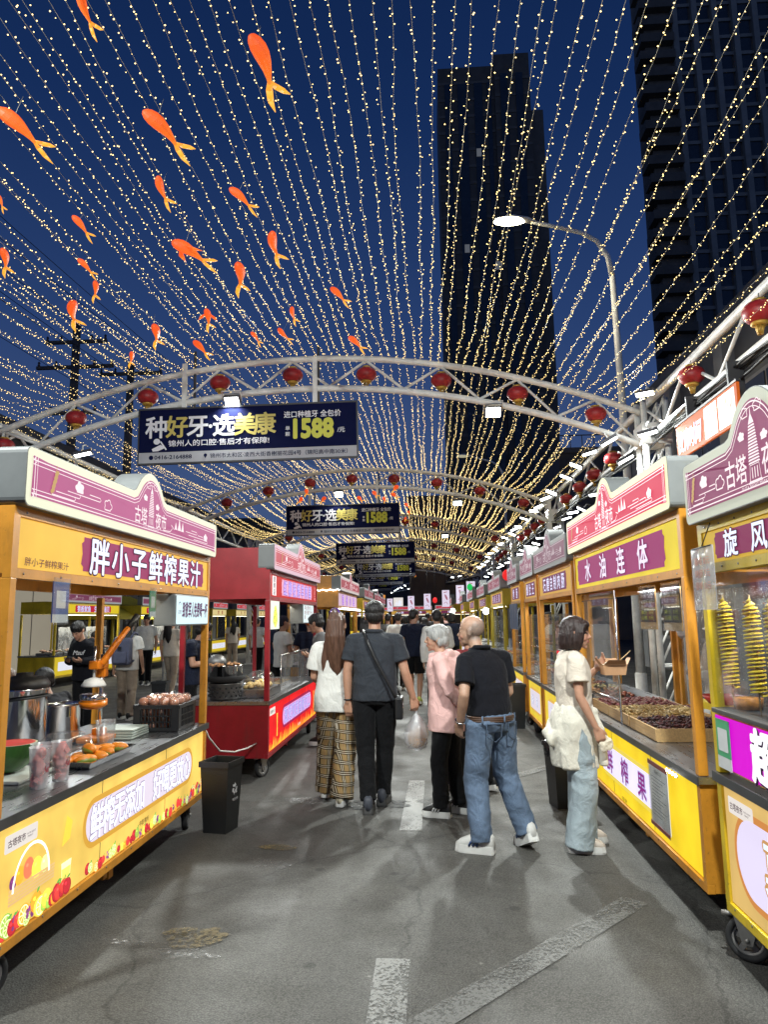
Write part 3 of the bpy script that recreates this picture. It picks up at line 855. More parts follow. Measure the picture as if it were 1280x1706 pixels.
def make_fish(kind, seed):
    """Paper fish one unit long, head at +y... body tapers to a stalk, then a forked tail."""
    rn = random.Random(seed)
    t = thing('fish_lantern', 'x', 'fish lantern')
    bend = rn.uniform(-0.10, 0.10)
    def ctr(u): return Vector((bend * math.sin(u * PI * 1.1), -u, 0.02 * math.sin(u * 5)))
    prof = [(0.0, 0.012), (0.025, 0.055), (0.08, 0.092), (0.16, 0.112), (0.26, 0.110), (0.36, 0.090), (0.46, 0.062), (0.56, 0.038), (0.63, 0.026)]
    m = MB().use(fishm); n = 14; rows = []
    for u, r in prof:
        c = ctr(u); rows.append([(c.x + r * 0.92 * math.cos(2 * PI * j / n), c.y, c.z + r * math.sin(2 * PI * j / n)) for j in range(n)])
    for i in range(len(rows) - 1):
        for j in range(n):
            rib = 0.80 if j % 4 == 0 else 1.0
            m.col = fcol(prof[i][0], rib)
            m.add([rows[i][j], rows[i + 1][j], rows[i + 1][(j + 1) % n], rows[i][(j + 1) % n]], [(0, 1, 2, 3)], True)
    m.col = fcol(0); m.add(rows[0], [tuple(range(n))])
    m.build('body', t, attr=True)
    def fin(name, pts, wd, th, u0, u1):
        f = MB().use(fishm); k = len(pts)
        for i in range(k - 1):
            f.col = fcol(u0 + (u1 - u0) * i / max(1, k - 2))
            q = MB().use(fishm); q.col = f.col
            f.tube([pts[i], pts[i + 1]], [wd[i], wd[i + 1]], 8, True, True, None, ((0, 0, 1), th))
        f.build(name, t, attr=True)
    c = ctr(0.60)
    l1 = 0.40; l2 = 0.27
    fin('tail', [c, c + Vector((0.03, -0.12, -0.01)), c + Vector((0.05, -0.26, -0.02)), c + Vector((0.02, -l1, -0.05))], [0.022, 0.046, 0.042, 0.006], 0.4, 0.74, 1.0)
    fin('tail', [c, c + Vector((-0.06, -0.10, 0.02)), c + Vector((-0.14, -0.18, 0.04)), c + Vector((-0.22, -l2 + 0.05, 0.02))], [0.02, 0.044, 0.040, 0.006], 0.4, 0.72, 0.95)
    if kind:
        for s_ in (-1, 1):
            a = ctr(0.22) + Vector((s_ * 0.09, 0, -0.03))
            fin('fin', [a, a + Vector((s_ * 0.10, -0.09, -0.03)), a + Vector((s_ * 0.20, -0.24, -0.02))], [0.03, 0.055, 0.006], 0.35, 0.1, 0.5)
    MB().use(wire_m).tube([(0, -0.25, 0.1), (0, -0.25, 0.55)], 0.004, 4).build('thread', t)
    return t
FISH = [((130, -18), (168, 65)), ((418, 57), (453, 180)), ((-6, 180), (85, 268)), ((238, 184), (312, 272)), ((262, 293), (290, 350)),
        ((382, 313), (427, 360)), ((120, 359), (153, 404)), ((286, 402), (360, 452)), ((453, 386), (474, 443)), ((396, 438), (394, 492)),
        ((129, 431), (160, 466)), ((158, 468), (153, 503)), ((122, 502), (134, 550)), ((3, 414), (5, 460)), ((551, 479), (581, 512)),
        ((343, 515), (346, 552)), ((486, 511), (497, 542)), ((256, 541), (256, 580)), ((322, 568), (349, 599)), ((418, 553), (434, 578)),
        ((463, 547), (491, 572)), ((581, 561), (607, 589)), ((219, 586), (214, 612)), ((-6, 322), (5, 356))]
FX = [('near', 'x')]
_near = ['fish lantern cut by the top edge of the photo', 'largest fish lantern, hanging straight with its tail pointing down', 'big fish lantern entering at the left edge, tail spread', 'big slanting fish lantern between the two other big ones',
         'small fish lantern just below the big slanting one', 'slanting fish lantern right of the middle of the shoal', 'small fish lantern at the upper left of the shoal', 'fish lantern with broad side fins in the middle of the shoal',
         'lone upright fish lantern at the right side of the shoal', 'upright narrow fish lantern below the middle of the shoal', 'upper fish lantern of the close pair at the left', 'lower fish lantern of the close pair at the left',
         'fish lantern in front of the taller utility pole', 'narrow fish lantern at the left edge of the photo', 'small fish lantern right of the shoal, high above the banner', 'small fish lantern with spread fins above the banner',
         'thin upright fish lantern above the arch centre', 'narrow fish lantern above the left half of the arch', 'small forked fish lantern just above the arch and banner', 'tiny fish lantern left of the arch top',
         'small forked fish lantern just left of the arch top', 'small forked fish lantern just right of the arch top', 'tiny fish lantern lowest at the left over the arch', 'fish lantern mostly out of the photo at the left edge']
_R3 = Matrix(_r)
def unproj(px, py, z):
    v = _R3 @ Vector((px - 640, py - 853, 1180.0)); k = (z - CH) / v.z
    return Vector((v.x * k, v.y * k, z))
protos = [make_fish(0, 1), make_fish(0, 2), make_fish(1, 3), make_fish(0, 4)]
used = set()
def put_fish(i, a, b, label):
    d = b - a; L = d.length / 0.97
    pi_ = 2 if i in (7, 15) else (i * 7 + 1) % 4
    if pi_ == 2 and i not in (7, 15): pi_ = 0
    o = protos[pi_]
    if pi_ in used: o = copy_tree(o)
    used.add(pi_)
    o.location = a; o.scale = (L, L, L)
    # local -y runs from head to tail
    q = (-d).to_track_quat('Y', 'Z'); o.rotation_euler = q.to_euler()
    o['label'] = label; o['group'] = 'glowing fish lanterns'
for i, (h, tl) in enumerate(FISH):
    za = 4.95; a = unproj(h[0], h[1], za); b = unproj(tl[0], tl[1], za - 0.12)
    if a.x < -4.6: 
        k = 0.85
    put_fish(i, a, b, _near[i])
rnd = random.Random(21)
FF = [((240, 178), 14.0), ((395, 175), 15.0), ((470, 150), 13.5), ((520, 178), 15.5), ((592, 122), 13.0), ((560, 158), 14.2), ((625, 208), 17), ((640, 245), 21.0), ((630, 275), 22), ((145, 140), 12.5), ((125, 180), 13.0), ((675, 555), 38)]
for i, ((zx, zy), Y) in enumerate(FF):
    px, py = 460 + zx / 2.909, 768 + zy / 2.909
    v = _R3 @ Vector((px - 640, py - 853, 1180.0)); k = Y / v.y; a = Vector((v.x * k, Y, CH + v.z * k))
    ang = rnd.uniform(-0.5, 0.5)
    put_fish(100 + i, a, a + Vector((0.34 * math.sin(ang), 0.34 * math.cos(ang), -0.06)), '%s small distant fish lantern from the left under the front arch' % ORD[sorted(FF).index(FF[i])])
for k_ in (3,):
    if 3 not in used: put_fish(3 - 1, unproj(60, 600, 4.9), unproj(70, 630, 4.8), 'small fish lantern low at the far left above the arch')
# ------------------------------------------------------------------ market stalls
ster = mat('counter_steel', (0.30, 0.30, 0.31), 0.28, metal=0.85, var=0.12, vscale=3, stretch=(1, 8, 8))
ster_dk = mat('counter_edge', (0.10, 0.10, 0.10), 0.4, metal=0.6, var=0.2)
chrome = mat('polished_steel', (0.62, 0.62, 0.63), 0.12, metal=1.0, var=0.04)
rubber = mat('black_rubber', (0.02, 0.02, 0.021), 0.8)
rim_m = mat('grey_wheel_rim', (0.20, 0.19, 0.18), 0.5, var=0.25)
zinc = mat('zinc_fork', (0.32, 0.31, 0.29), 0.45, metal=0.6, var=0.25)
box_grey = mat('sign_box_sheet', (0.17, 0.18, 0.18), 0.5, var=0.15, vscale=3)
under_m = mat('stall_underside', (0.06, 0.06, 0.06), 0.8)
inner_m = mat('stall_ceiling', (0.22, 0.20, 0.17), 0.7)
pane_m = clear('clear_pane', gloss=0.12, dusty=0.05)
film_m = clear('crinkled_film', gloss=0.3, rough=0.12, dusty=0.09, scratch=True)

def sign_outline(L, h, bw=0.225, bh=0.155, cx=None, r=0.035):
    cx = L / 2 if cx is None else cx
    pts = rrect(0, L, 0, h, r, 4)
    # bump on the top edge, right to left
    top = []
    for i in range(21):
        u = 1 - 2 * i / 20           # 1 .. -1
        z = h + bh * (math.cos(u * PI / 2) ** 0.62)
        top.append((cx + bw * u, z))
    k = (cx + bw + 0.05, h); k2 = (cx - bw - 0.05, h)
    mid = [k, (cx + bw + 0.014, h + 0.012)] + top[1:-1] + [(cx - bw - 0.014, h + 0.012), k2]
    # rrect: bottom right, top right, top left, bottom left ; insert after the 2nd corner
    return pts[:10] + mid + pts[10:]

def cloud(m, x, z, s, y, seed=0, line=False):
    pts = []
    for i in range(30):
        a = 2 * PI * i / 30
        r = s * (0.72 + 0.28 * abs(math.sin(2.5 * a + seed)))
        pts.append((x + r * math.cos(a) * 1.15, z + max(-0.55 * s, r * math.sin(a) * 0.9)))
    if line: m.ribbon(pts, s * 0.16, y, True)
    else: m.poly(pts, y)

def spiral(m, x, z, s, y, wd):
    m.ribbon([(x + s * (0.15 + 0.075 * i) * math.cos(i * 0.75), z + s * (0.15 + 0.075 * i) * math.sin(i * 0.75) * 0.8) for i in range(12)], wd, y)

def pagoda(m, x, z, h, y):
    """White line drawing of a stepped tower with a spire."""
    n = 13; zb = z + 0.0; w0 = 0.155 * h
    m.poly([(x - w0 * 1.25, zb), (x + w0 * 1.25, zb), (x + w0 * 1.05, zb + 0.035 * h), (x - w0 * 1.05, zb + 0.035 * h)], y)
    m.ribbon([(x - w0 * 0.95, zb + 0.035 * h), (x - w0 * 0.78, zb + 0.23 * h), (x + w0 * 0.78, zb + 0.23 * h), (x + w0 * 0.95, zb + 0.035 * h)], 0.012 * h, y)
    for q in (-0.45, 0.0, 0.45): m.ribbon([(x + w0 * q, zb + 0.06 * h), (x + w0 * q, zb + 0.20 * h)], 0.022 * h, y)
    z0 = zb + 0.245 * h; hh = 0.50 * h
    for i in range(n):
        u = i / (n - 1); ww = w0 * (1.02 - 0.45 * u ** 1.4)
        za = z0 + hh * i / n
        m.poly([(x - ww, za), (x + ww, za), (x + ww * 0.86, za + hh / n * 0.58), (x - ww * 0.86, za + hh / n * 0.58)], y)
    zt = z0 + hh
    m.poly([(x - w0 * 0.5, zt), (x + w0 * 0.5, zt), (x + 0.012 * h, zt + 0.12 * h), (x - 0.012 * h, zt + 0.12 * h)], y)
    m.poly([(x - 0.012 * h, zt + 0.12 * h), (x + 0.012 * h, zt + 0.12 * h), (x, zt + 0.25 * h)], y)

def mountains(m, x, z, s, y):
    for dx, hh, ww in ((-0.75, 0.55, 0.55), (0.0, 1.0, 0.7), (0.72, 0.75, 0.6)):
        m.poly([(x + s * (dx - ww / 2 - 0.05 * dx), z), (x + s * (dx + ww / 2 - 0.05 * dx), z), (x + s * (dx + 0.14), z + s * hh * 0.55), (x + s * dx, z + s * hh), (x + s * (dx - 0.16), z + s * hh * 0.45)], y)

def flat_grid(m, pts):
    pass

def make_wheel(parent, x, y, r=0.11, yaw=0.0):
    o = bpy.data.objects.new('caster_wheel', None); 
    W = MB().use(rubber)
    W.lathe([(r * 0.72, -0.022), (r * 0.95, -0.024), (r, -0.014), (r, 0.014), (r * 0.95, 0.024), (r * 0.72, 0.022), (r * 0.72, -0.022)], 28, cap=False, M=Matrix.Translation((x, y, r)) @ Matrix.Rotation(yaw, 4, 'Z') @ Matrix.Rotation(PI / 2, 4, 'X'))
    bpy.data.objects.remove(o)
    t = W.build('tyre', None)
    t.name = 'caster_wheel'; t.parent = parent
    Mx = Matrix.Translation((x, y, r)) @ Matrix.Rotation(yaw, 4, 'Z') @ Matrix.Rotation(PI / 2, 4, 'X')
    R = MB().use(rim_m)
    R.lathe([(r * 0.60, -0.016), (r * 0.735, -0.018), (r * 0.735, 0.018), (r * 0.60, 0.016), (r * 0.60, -0.016)], 28, cap=False, M=Mx)
    R.lathe([(0.0, -0.024), (r * 0.22, -0.024), (r * 0.22, 0.024), (0.0, 0.024)], 14, M=Mx)
    for k in range(5):
        a = 2 * PI * k / 5
        R.box(-0.012, 0.012, r * 0.18, r * 0.64, -0.009, 0.009, M=Mx @ Matrix.Rotation(a, 4, 'Z'))
    R.build('rim', t)
    F = MB().use(zinc); Ry = Matrix.Translation((x, y, r)) @ Matrix.Rotation(yaw, 4, 'Z')
    for s_ in (-1, 1):
        F.add([(-0.022, s_ * 0.034, -0.02), (0.022, s_ * 0.034, -0.02), (0.06, s_ * 0.034, r * 1.12), (-0.055, s_ * 0.034, r * 1.12),
               (-0.022, s_ * 0.030, -0.02), (0.022, s_ * 0.030, -0.02), (0.06, s_ * 0.030, r * 1.12), (-0.055, s_ * 0.030, r * 1.12)],
              [(0, 1, 2, 3), (7, 6, 5, 4), (0, 4, 5, 1), (1, 5, 6, 2), (2, 6, 7, 3), (3, 7, 4, 0)], M=Ry)
    F.box(-0.06, 0.065, -0.036, 0.036, r * 1.12, r * 1.12 + 0.012, M=Ry)
    F.tube([(0, -0.04, 0), (0, 0.04, 0)], 0.011, 8, M=Ry)
    F.tube([(0, 0, r * 1.12), (0, 0, r * 1.12 + 0.05)], 0.02, 8, M=Ry)
    F.tube([(-0.05, 0.0, r * 1.0), (-0.11, 0, r * 0.95)], 0.012, 6, M=Ry)
    F.build('fork', t)
    return t

FRUIT = {'apple': (0.72, 0.05, 0.04), 'orange': (0.95, 0.36, 0.03), 'lemon': (0.95, 0.72, 0.08), 'lime': (0.35, 0.62, 0.08), 'grape': (0.16, 0.03, 0.14), 'kiwi': (0.30, 0.45, 0.07), 'cherry': (0.45, 0.02, 0.03), 'leaf': (0.10, 0.35, 0.05), 'white': (0.95, 0.93, 0.85)}
def fruit_art(x0, x1, z0, s, y, seed, n):
    """Row of printed fruit: discs with a bright patch, cut citrus with spokes, grapes, leaves, glasses."""
    rn = random.Random(seed); m = MB().use(vprint(0.85)); yy = y
    kinds = list(FRUIT.keys())[:7]
    for i in range(n):
        x = x0 + (x1 - x0) * (i + rn.random() * 0.6) / n; r = s * rn.uniform(0.55, 1.0); z = z0 + r * rn.uniform(0.5, 1.3)
        k = rn.choice(kinds); c = FRUIT[k]; yy -= 0.00022
        def dk(c, f): return tuple(min(1, q * f) for q in c)
        if k in ('orange', 'lemon', 'lime', 'kiwi') and rn.random() < 0.6:
            m.col = c; m.disc(x, z, r, r, yy, 18)
            m.col = (0.95, 0.9, 0.6); m.disc(x, z, r * 0.86, r * 0.86, yy - 0.0001, 18)
            m.col = dk(c, 1.15)
            for q in range(8):
                a = 2 * PI * q / 8
                m.poly([(x + 0.1 * r * math.cos(a + 0.39), z + 0.1 * r * math.sin(a + 0.39)), (x + 0.78 * r * math.cos(a + 0.06), z + 0.78 * r * math.sin(a + 0.06)), (x + 0.78 * r * math.cos(a + 0.72), z + 0.78 * r * math.sin(a + 0.72))], yy - 0.0002)
        elif k == 'grape':
            for q in range(9):
                m.col = dk(c, rn.uniform(0.7, 2.2)); m.disc(x + r * rn.uniform(-.7, .7), z + r * rn.uniform(-.8, .8), r * 0.3, r * 0.3, yy - 0.00002 * q, 10)
        else:
            a = rn.uniform(-0.5, 0.5)
            m.col = dk(c, 0.75); m.disc(x, z, r, r * 0.95, yy, 16, None, a)
            m.col = c; m.disc(x - 0.08 * r, z + 0.08 * r, r * 0.84, r * 0.8, yy - 0.0001, 16, None, a)
            m.col = dk(c, 2.2); m.disc(x - 0.3 * r, z + 0.35 * r, r * 0.24, r * 0.18, yy - 0.0002, 10)
        if rn.random() < 0.5:
            m.col = FRUIT['leaf']; m.disc(x + 0.3 * r, z + 1.05 * r, r * 0.42, r * 0.17, yy - 0.0003, 10, None, rn.uniform(0.2, 1.2))
    return m

def stall(label, side, X, y0, y1, st):
    """One wheeled market stall. Local frame: x along the front (reader's left to right), y into the stall, z up."""
    L = y1 - y0; D = st.get('D', 0.95)
    if side < 0: loc, rz = (X, y0, 0), PI / 2
    elif side > 0: loc, rz = (X, y1, 0), -PI / 2
    else: loc, rz = (X, st['Y'], 0), 0.0           # faces back up the lane
    t = thing('market_stall', label, 'market stall', loc, rz, st.get('group', 'wheeled market stalls along the lane'))
    fr = st['frame']; far = st.get('far', False)
    zc = st.get('zc', 0.735); zb = 0.24
    zs0, zs1 = st.get('zs', (2.125, 2.40))     # sign box
    zf0, zf1 = 1.80, zs0                        # fascia board
    pw = 0.05
    # posts
    for px in (0.0, L - pw):
        for py in (0.0, D - pw):
            MB().use(fr).bbox(px, px + pw, py, py + pw, zc + 0.04, zf0, 0.004).build('post', t)
    # lower frame, cabinet
    c = MB().use(fr)
    c.bbox(0, L, 0.0, 0.04, zb - 0.035, zb + 0.012, 0.004)
    c.box(0, 0.045, 0, 0.04, zb + 0.012, zc); c.box(L - 0.045, L, 0, 0.04, zb + 0.012, zc)
    c.box(0.045, L - 0.045, 0.03, 0.04, zb + 0.012, zc)
    c.box(0, 0.03, 0.04, D, zb - 0.03, zc); c.box(L - 0.03, L, 0.04, D, zb - 0.03, zc); c.box(0.03, L - 0.03, D - 0.03, D, zb - 0.03, zc)
    c.use(under_m).box(0.03, L - 0.03, 0.04, D - 0.03, zb - 0.02, zb)
    c.build('cabinet', t)
    k = MB().use(ster).box(-0.012, L + 0.012, -0.008, D + 0.012, zc + 0.002, zc + 0.038)
    k.use(ster_dk).box(-0.015, L + 0.015, -0.016, -0.0085, zc - 0.004, zc + 0.040)
    k.build('counter_top', t)
    # fascia frame, side boards, roof
    f = MB().use(fr)
    f.box(0, L, 0, 0.04, zf0, zf0 + 0.045); f.box(0, L, 0, 0.04, zf1 - 0.045, zf1)
    f.box(0, 0.05, 0, 0.04, zf0 + 0.045, zf1 - 0.045); f.box(L - 0.05, L, 0, 0.04, zf0 + 0.045, zf1 - 0.045)
    f.box(0.05, L - 0.05, 0.015, 0.04, zf0 + 0.045, zf1 - 0.045)
    sb = st.get('side_top', zf1)
    for px in (0.0, L - 0.025): f.box(px, px + 0.025, 0.04, D, zf0 + 0.02, sb)
    f.box(0.025, L - 0.025, D - 0.025, D, zf0 + 0.02, sb)
    f.build('fascia_frame', t)
    rf = MB().use(fr); rf.add([(0, 0.05, sb), (L, 0.05, sb), (L, D, sb), (0, D, sb), (0.2, D / 2, sb + 0.02), (L - 0.2, D / 2, sb + 0.02)], [(0, 1, 5, 4), (1, 2, 5), (2, 3, 4, 5), (3, 0, 4)])
    rf.use(inner_m).box(0.03, L - 0.03, 0.045, D - 0.03, zf0 + 0.16, zf0 + 0.17)
    rf.build('roof', t)
    # sign box on top
    yS = -0.045; dep = 0.17; h = zs1 - zs0
    ol = [(x * (L + 0.01) / L - 0.005, z) for x, z in sign_outline(L, h, bh=st.get('bh', 0.155))]; n = len(ol)
    S = MB().use(box_grey)
    S.add([(x, yS, zs0 + z) for x, z in ol] + [(x, yS + dep, zs0 + z) for x, z in ol],
          [tuple(range(n))] + [tuple(reversed(range(n, 2 * n)))] + [((i + 1) % n, i, i + n, (i + 1) % n + n) for i in range(n)])
    so = S.build('sign_box', t)
    P = [(x, zs0 + z) for x, z in ol]
    bc = st['border']; fc = st['face']
    MB().use(bc).poly(inset(P, 0.004), yS - 0.002).build('sign_border', so)
    MB().use(fc).poly(inset(P, 0.048), yS - 0.005).build('sign_face', so)
    wl = st.get('ink', glow(rgb(245, 225, 230), 0.9, sample=False))
    E_ = MB().use(wl)
    def inner(d): return inset(P, d)
    E_.ribbon(inner(0.060), 0.006, yS - 0.007, True)
    if not far:
        q = inner(0.080); E_.ribbon(q, 0.004, yS - 0.007, True)
    cx = L / 2; zm = zs0 + h * 0.5
    pagoda(E_, cx, zs0 + 0.075, h + 0.02, yS - 0.007)
    ks = h / 0.275
    cloud(E_, cx - 0.10, zs0 + h * 0.92, 0.028, yS - 0.007, 0.3)
    cloud(E_, cx + 0.10, zs0 + h * 0.80, 0.028, yS - 0.007, 1.1)
    if not far:
        cloud(E_, cx - 0.055, zs0 + h + 0.065, 0.03, yS - 0.007, 0.2, True); cloud(E_, cx + 0.065, zs0 + h + 0.07, 0.032, yS - 0.007, 0.9, True)
    sp = min(1.0, L / 2.85)
    mountains(E_, cx + 0.52 * sp, zm - 0.02, 0.095, yS - 0.007)
    E_.ribbon([(cx + 0.22 * sp, zs0 + 0.085), (cx + 0.34 * sp, zs0 + 0.09), (cx + 0.38 * sp, zs0 + 0.115), (cx + 0.36 * sp, zs0 + 0.14), (cx + 0.42 * sp, zm - 0.025)], 0.006, yS - 0.0072)
    cloud(E_, cx + 1.12 * sp, zm - 0.01, 0.042, yS - 0.007, 0.7); cloud(E_, cx - 0.95 * sp, zm + 0.02, 0.042, yS - 0.007, 0.2); cloud(E_, cx - 0.62 * sp, zm - 0.02, 0.042, yS - 0.007, 1.5, True)
    for (a, b, zz) in ((-1.18, -0.95, 0.105), (-1.05, -0.72, 0.125), (-1.22, -1.0, 0.085), (0.72, 1.05, 0.11), (0.84, 1.16, 0.09), (0.66, 0.9, 0.13)):
        E_.ribbon([(cx + a * sp, zs0 + zz), (cx + b * sp, zs0 + zz), (cx + b * sp + 0.012, zs0 + zz + 0.01), (cx + b * sp, zs0 + zz + 0.02), (cx + (b - 0.12) * sp, zs0 + zz + 0.02)], 0.005, yS - 0.0068)
    E_.build('emblem', so)
    if not far:
        kb = MB().use(glow(rgb(196, 158, 96), 0.8, sample=False))     # skewer drawing
        xk = cx - 1.20 * sp
        kb.ribbon([(xk - 0.02, zm - 0.06), (xk + 0.02, zm + 0.09)], 0.005, yS - 0.007)
        for q in range(5): kb.disc(xk - 0.012 + 0.008 * q, zm - 0.035 + 0.022 * q, 0.022 - 0.002 * (q % 2), 0.012, yS - 0.0075 - 0.0002 * q, 9, None, 0.5)
        kb.build('skewer_drawing', so)
    le = MB().use(wl); le.text('古塔', cx - 0.165 * ks ** .5, zs0 + h * 0.49, 0.098 * ks, yS - 0.008, 0.012, sxk=0.86); le.build('lettering', so)
    le = MB().use(wl); le.text('夜市', cx + 0.165 * ks ** .5, zs0 + h * 0.49, 0.098 * ks, yS - 0.008, 0.012, sxk=0.86); le.build('lettering', so)
    if not far: MB().use(wl).text('GUTA NIGHT MARKET', cx, zs0 + 0.067, 0.016, yS - 0.008, 0.0, wd=0.26).build('lettering', so)
    # fascia panel
    fp = st['fascia']; yF = 0.009
    fo = MB().use(fp['back']).box(0.052, L - 0.052, yF, 0.0145, zf0 + 0.048, zf1 - 0.048).build('fascia_panel', t)
    yy = yF - 0.003
    xm = (fp.get('x0', 0.16) * L + fp.get('x1', 0.9) * L) / 2; wdt = (fp.get('x1', 0.9) - fp.get('x0', 0.16)) * L
    zmid = (zf0 + zf1) / 2; hh = (zf1 - zf0) - 0.096
    if fp.get('plaque') is not None:
        a = xm - wdt / 2; b = xm + wdt / 2; z0 = zmid - hh * 0.40; z1 = zmid + hh * 0.40
        nt_ = hh * 0.10
        MB().use(fp['plaque']).poly([(a + nt_, z0), (b - nt_, z0), (b - nt_, z0 + nt_), (b, z0 + 1.6 * nt_), (b - 0.5 * nt_, zmid), (b, z1 - 1.6 * nt_), (b - nt_, z1 - nt_), (b - nt_, z1),
                                     (a + nt_, z1), (a + nt_, z1 - nt_), (a, z1 - 1.6 * nt_), (a + 0.5 * nt_, zmid), (a, z0 + 1.6 * nt_), (a + nt_, z0 + nt_)], yy).build('plaque', fo)
    if fp.get('text'):
        lt = MB()
        th = fp.get('th', 0.62) * hh; tw = wdt * fp.get('tw', 0.9)
        chars = fp['text']; nch = len(chars)
        # each sign letter spaced evenly across the plaque
        for j, chh in enumerate(chars):
            if chh == ' ': continue
            xx = xm - tw / 2 + tw * (j + 0.5) / nch
            cw = min(tw / nch * 0.86, th * 1.15)
            if fp.get('edge') is not None: lt.use(fp['edge']).text(chh, xx, zmid, th, yy - 0.002, 0.062, sxk=cw / th)
            lt.use(fp['ink']).text(chh, xx, zmid, th, yy - 0.004, 0.020, sxk=cw / th)
            if tw / nch > 1.5 * cw: lt.build('lettering', fo); lt = MB()
        if lt.v: lt.build('lettering', fo)
    for (body, xx, zz, h_, ink, w_) in fp.get('extra', []):
        MB().use(ink).text(body, xx * L, zf0 + zz * (zf1 - zf0), h_, yy - 0.003, 0.01, wd=w_).build('lettering', fo)
    # counter panel
    cp = st['counter']
    co = MB().use(cp['back']).box(0.05, L - 0.05, 0.012, 0.0295, zb + 0.02, zc - 0.012).build('counter_panel', t)
    yc = 0.009
    zcm = (zb + zc) / 2 + cp.get('dz', 0.0); hc = zc - zb - 0.04
    if cp.get('oval') is not None:
        a, b = cp.get('ox', (0.2, 0.8)); oh = cp.get('oh', 0.40)
        if cp.get('halo') is not None:
            MB().use(cp['halo']).poly(rrect(a * L - 0.03, b * L + 0.03, zcm - oh * hc / 2 - 0.03, zcm + oh * hc / 2 + 0.03, oh * hc / 2 + 0.028, 8), yc).build('plaque_edge', co)
        MB().use(cp['oval']).poly(rrect(a * L, b * L, zcm - oh * hc / 2, zcm + oh * hc / 2, min(oh * hc / 2 - 0.001, cp.get('orad', 9)), 8), yc - 0.002).build('plaque', co)
    if cp.get('text'):
        a, b = cp.get('tx', (0.22, 0.78)); th = cp.get('tth', 0.26) * hc; tw = (b - a) * L; nch = len(cp['text'])
        lt = MB()
        for j, chh in enumerate(cp['text']):
            if chh == ' ': continue
            xx = a * L + tw * (j + 0.5) / nch; cw = min(tw / nch * 0.9, th * 1.1)
            if cp.get('edge') is not None: lt.use(cp['edge']).text(chh, xx, zcm, th, yc - 0.004, cp.get('eb', 0.04), sxk=cw / th)
            lt.use(cp['ink']).text(chh, xx, zcm, th, yc - 0.006, cp.get('ib', 0.012), sxk=cw / th)
            if tw / nch > 1.5 * cw: lt.build('lettering', co); lt = MB()
        if lt.v: lt.build('lettering', co)
    if cp.get('tag', True) and not far:
        tg = MB().use(glow(rgb(240, 232, 225), 0.85, sample=False)); tg.poly(rrect(0.10, 0.36, zc - 0.125, zc - 0.05, 0.01), yc - 0.001)
        tg.use(glow(rgb(80, 40, 60), 0.5, sample=False)).text('古塔夜市', 0.19, zc - 0.088, 0.030, yc - 0.003, 0.01).text('GUTA NIGHT', 0.305, zc - 0.083, 0.010, yc - 0.003, 0.0).text('MARKET', 0.298, zc - 0.096, 0.010, yc - 0.003, 0.0)
        tg.build('name_plate', co)
    if not far:
        sm_ = MB().use(under_m)
        for q_ in (0.36, 0.70): sm_.box(q_ * L - 0.0012, q_ * L + 0.0012, 0.0098, 0.0118, zb + 0.03, zc - 0.014)
        sm_.build('seam', co)
        sc2 = MB().use(ster)
        for q_ in range(9):
            for zz in (zb + 0.006, zf0 + 0.022, zf1 - 0.022): sc2.ell((0.1 + q_ * (L - 0.2) / 8, -0.001, zz - (0.006 if zz < 1 else 0)), (0.006, 0.003, 0.006), 8, 4)
        sc2.build('screw', t)['kind'] = 'stuff'
    # wheels and props
    wx, wy = st.get('wheel', (0.16, 0.10))
    for (px, py) in ((wx, wy), (L - wx, wy), (0.16, D - 0.12), (L - 0.16, D - 0.12)):
        if far and py > 0.2: continue
        make_wheel(t, px, py, 0.098 if not far else 0.095, st.get('yaw', 0.25) if px > 1 else st.get('yaw0', -0.5))
    pr = MB().use(fr); pr.box(L / 2 - 0.03, L / 2 + 0.03, 0.12, 0.16, 0.07, zb - 0.03); pr.box(L / 2 - 0.10, L / 2 - 0.05, 0.12, 0.15, 0.09, zb - 0.03, M=Matrix.Translation((0, 0, 0)))
    if not far: pr.build('prop_leg', t)
    # light strip under the fascia
    if st.get('led', 0):
        zl = zf0 - 0.012 if (st['led'] >= 20 or (far and y0 > 12)) else zf0 + 0.05
        MB().use(glow(st.get('led_col', (1.0, 0.93, 0.75)), 7.0, sample=False)).box(0.08, L - 0.08, 0.05, 0.07, zl, zl + 0.01).build('light_strip', t)
        light('AREA', 'strip_light', (L / 2, 0.16, zf0 - 0.03), st['led'], st.get('led_col', (1.0, 0.93, 0.75)), t, L * 0.85, aim=(0, 0.25, -1), size_y=0.05)
    t['L'] = L
    return t

def place(t, o, x, y, z, rz=0.0):
    """Stand a thing on a stall at stall-local numbers; the thing stays top-level."""
    M = Matrix.Translation(t.location) @ Matrix.Rotation(t.rotation_euler.z, 4, 'Z') @ Matrix.Translation((x, y, z)) @ Matrix.Rotation(rz, 4, 'Z')
    o.location = M.to_translation(); o.rotation_euler = (0, 0, t.rotation_euler.z + rz)
    return o

ochre_fr = mat('ochre_painted_frame', (0.56, 0.235, 0.022), 0.42, var=0.22, grime=0.5, vscale=4, bump=0.06)
yellow_fr = mat('yellow_painted_frame', (0.66, 0.47, 0.02), 0.42, var=0.18, grime=0.5, vscale=4, bump=0.06)
olive_fr = mat('olive_yellow_frame', (0.46, 0.36, 0.015), 0.45, var=0.18, grime=0.5, vscale=4)
red_fr = mat('dark_red_frame', (0.28, 0.008, 0.015), 0.4, var=0.22, grime=0.5, vscale=4, bump=0.06)
mauve = rgb(172, 82, 128); mauve_dk = rgb(140, 62, 100); crimson = rgb(206, 28, 74); rose = rgb(190, 78, 92)
white_ink = glow(rgb(232, 238, 255), 1.05, sample=False)
cream = glow(rgb(232, 232, 205), 0.9)
cream_dim = glow(rgb(190, 196, 196), 0.55)
plum_edge = glow(rgb(88, 24, 60), 0.6, sample=False)
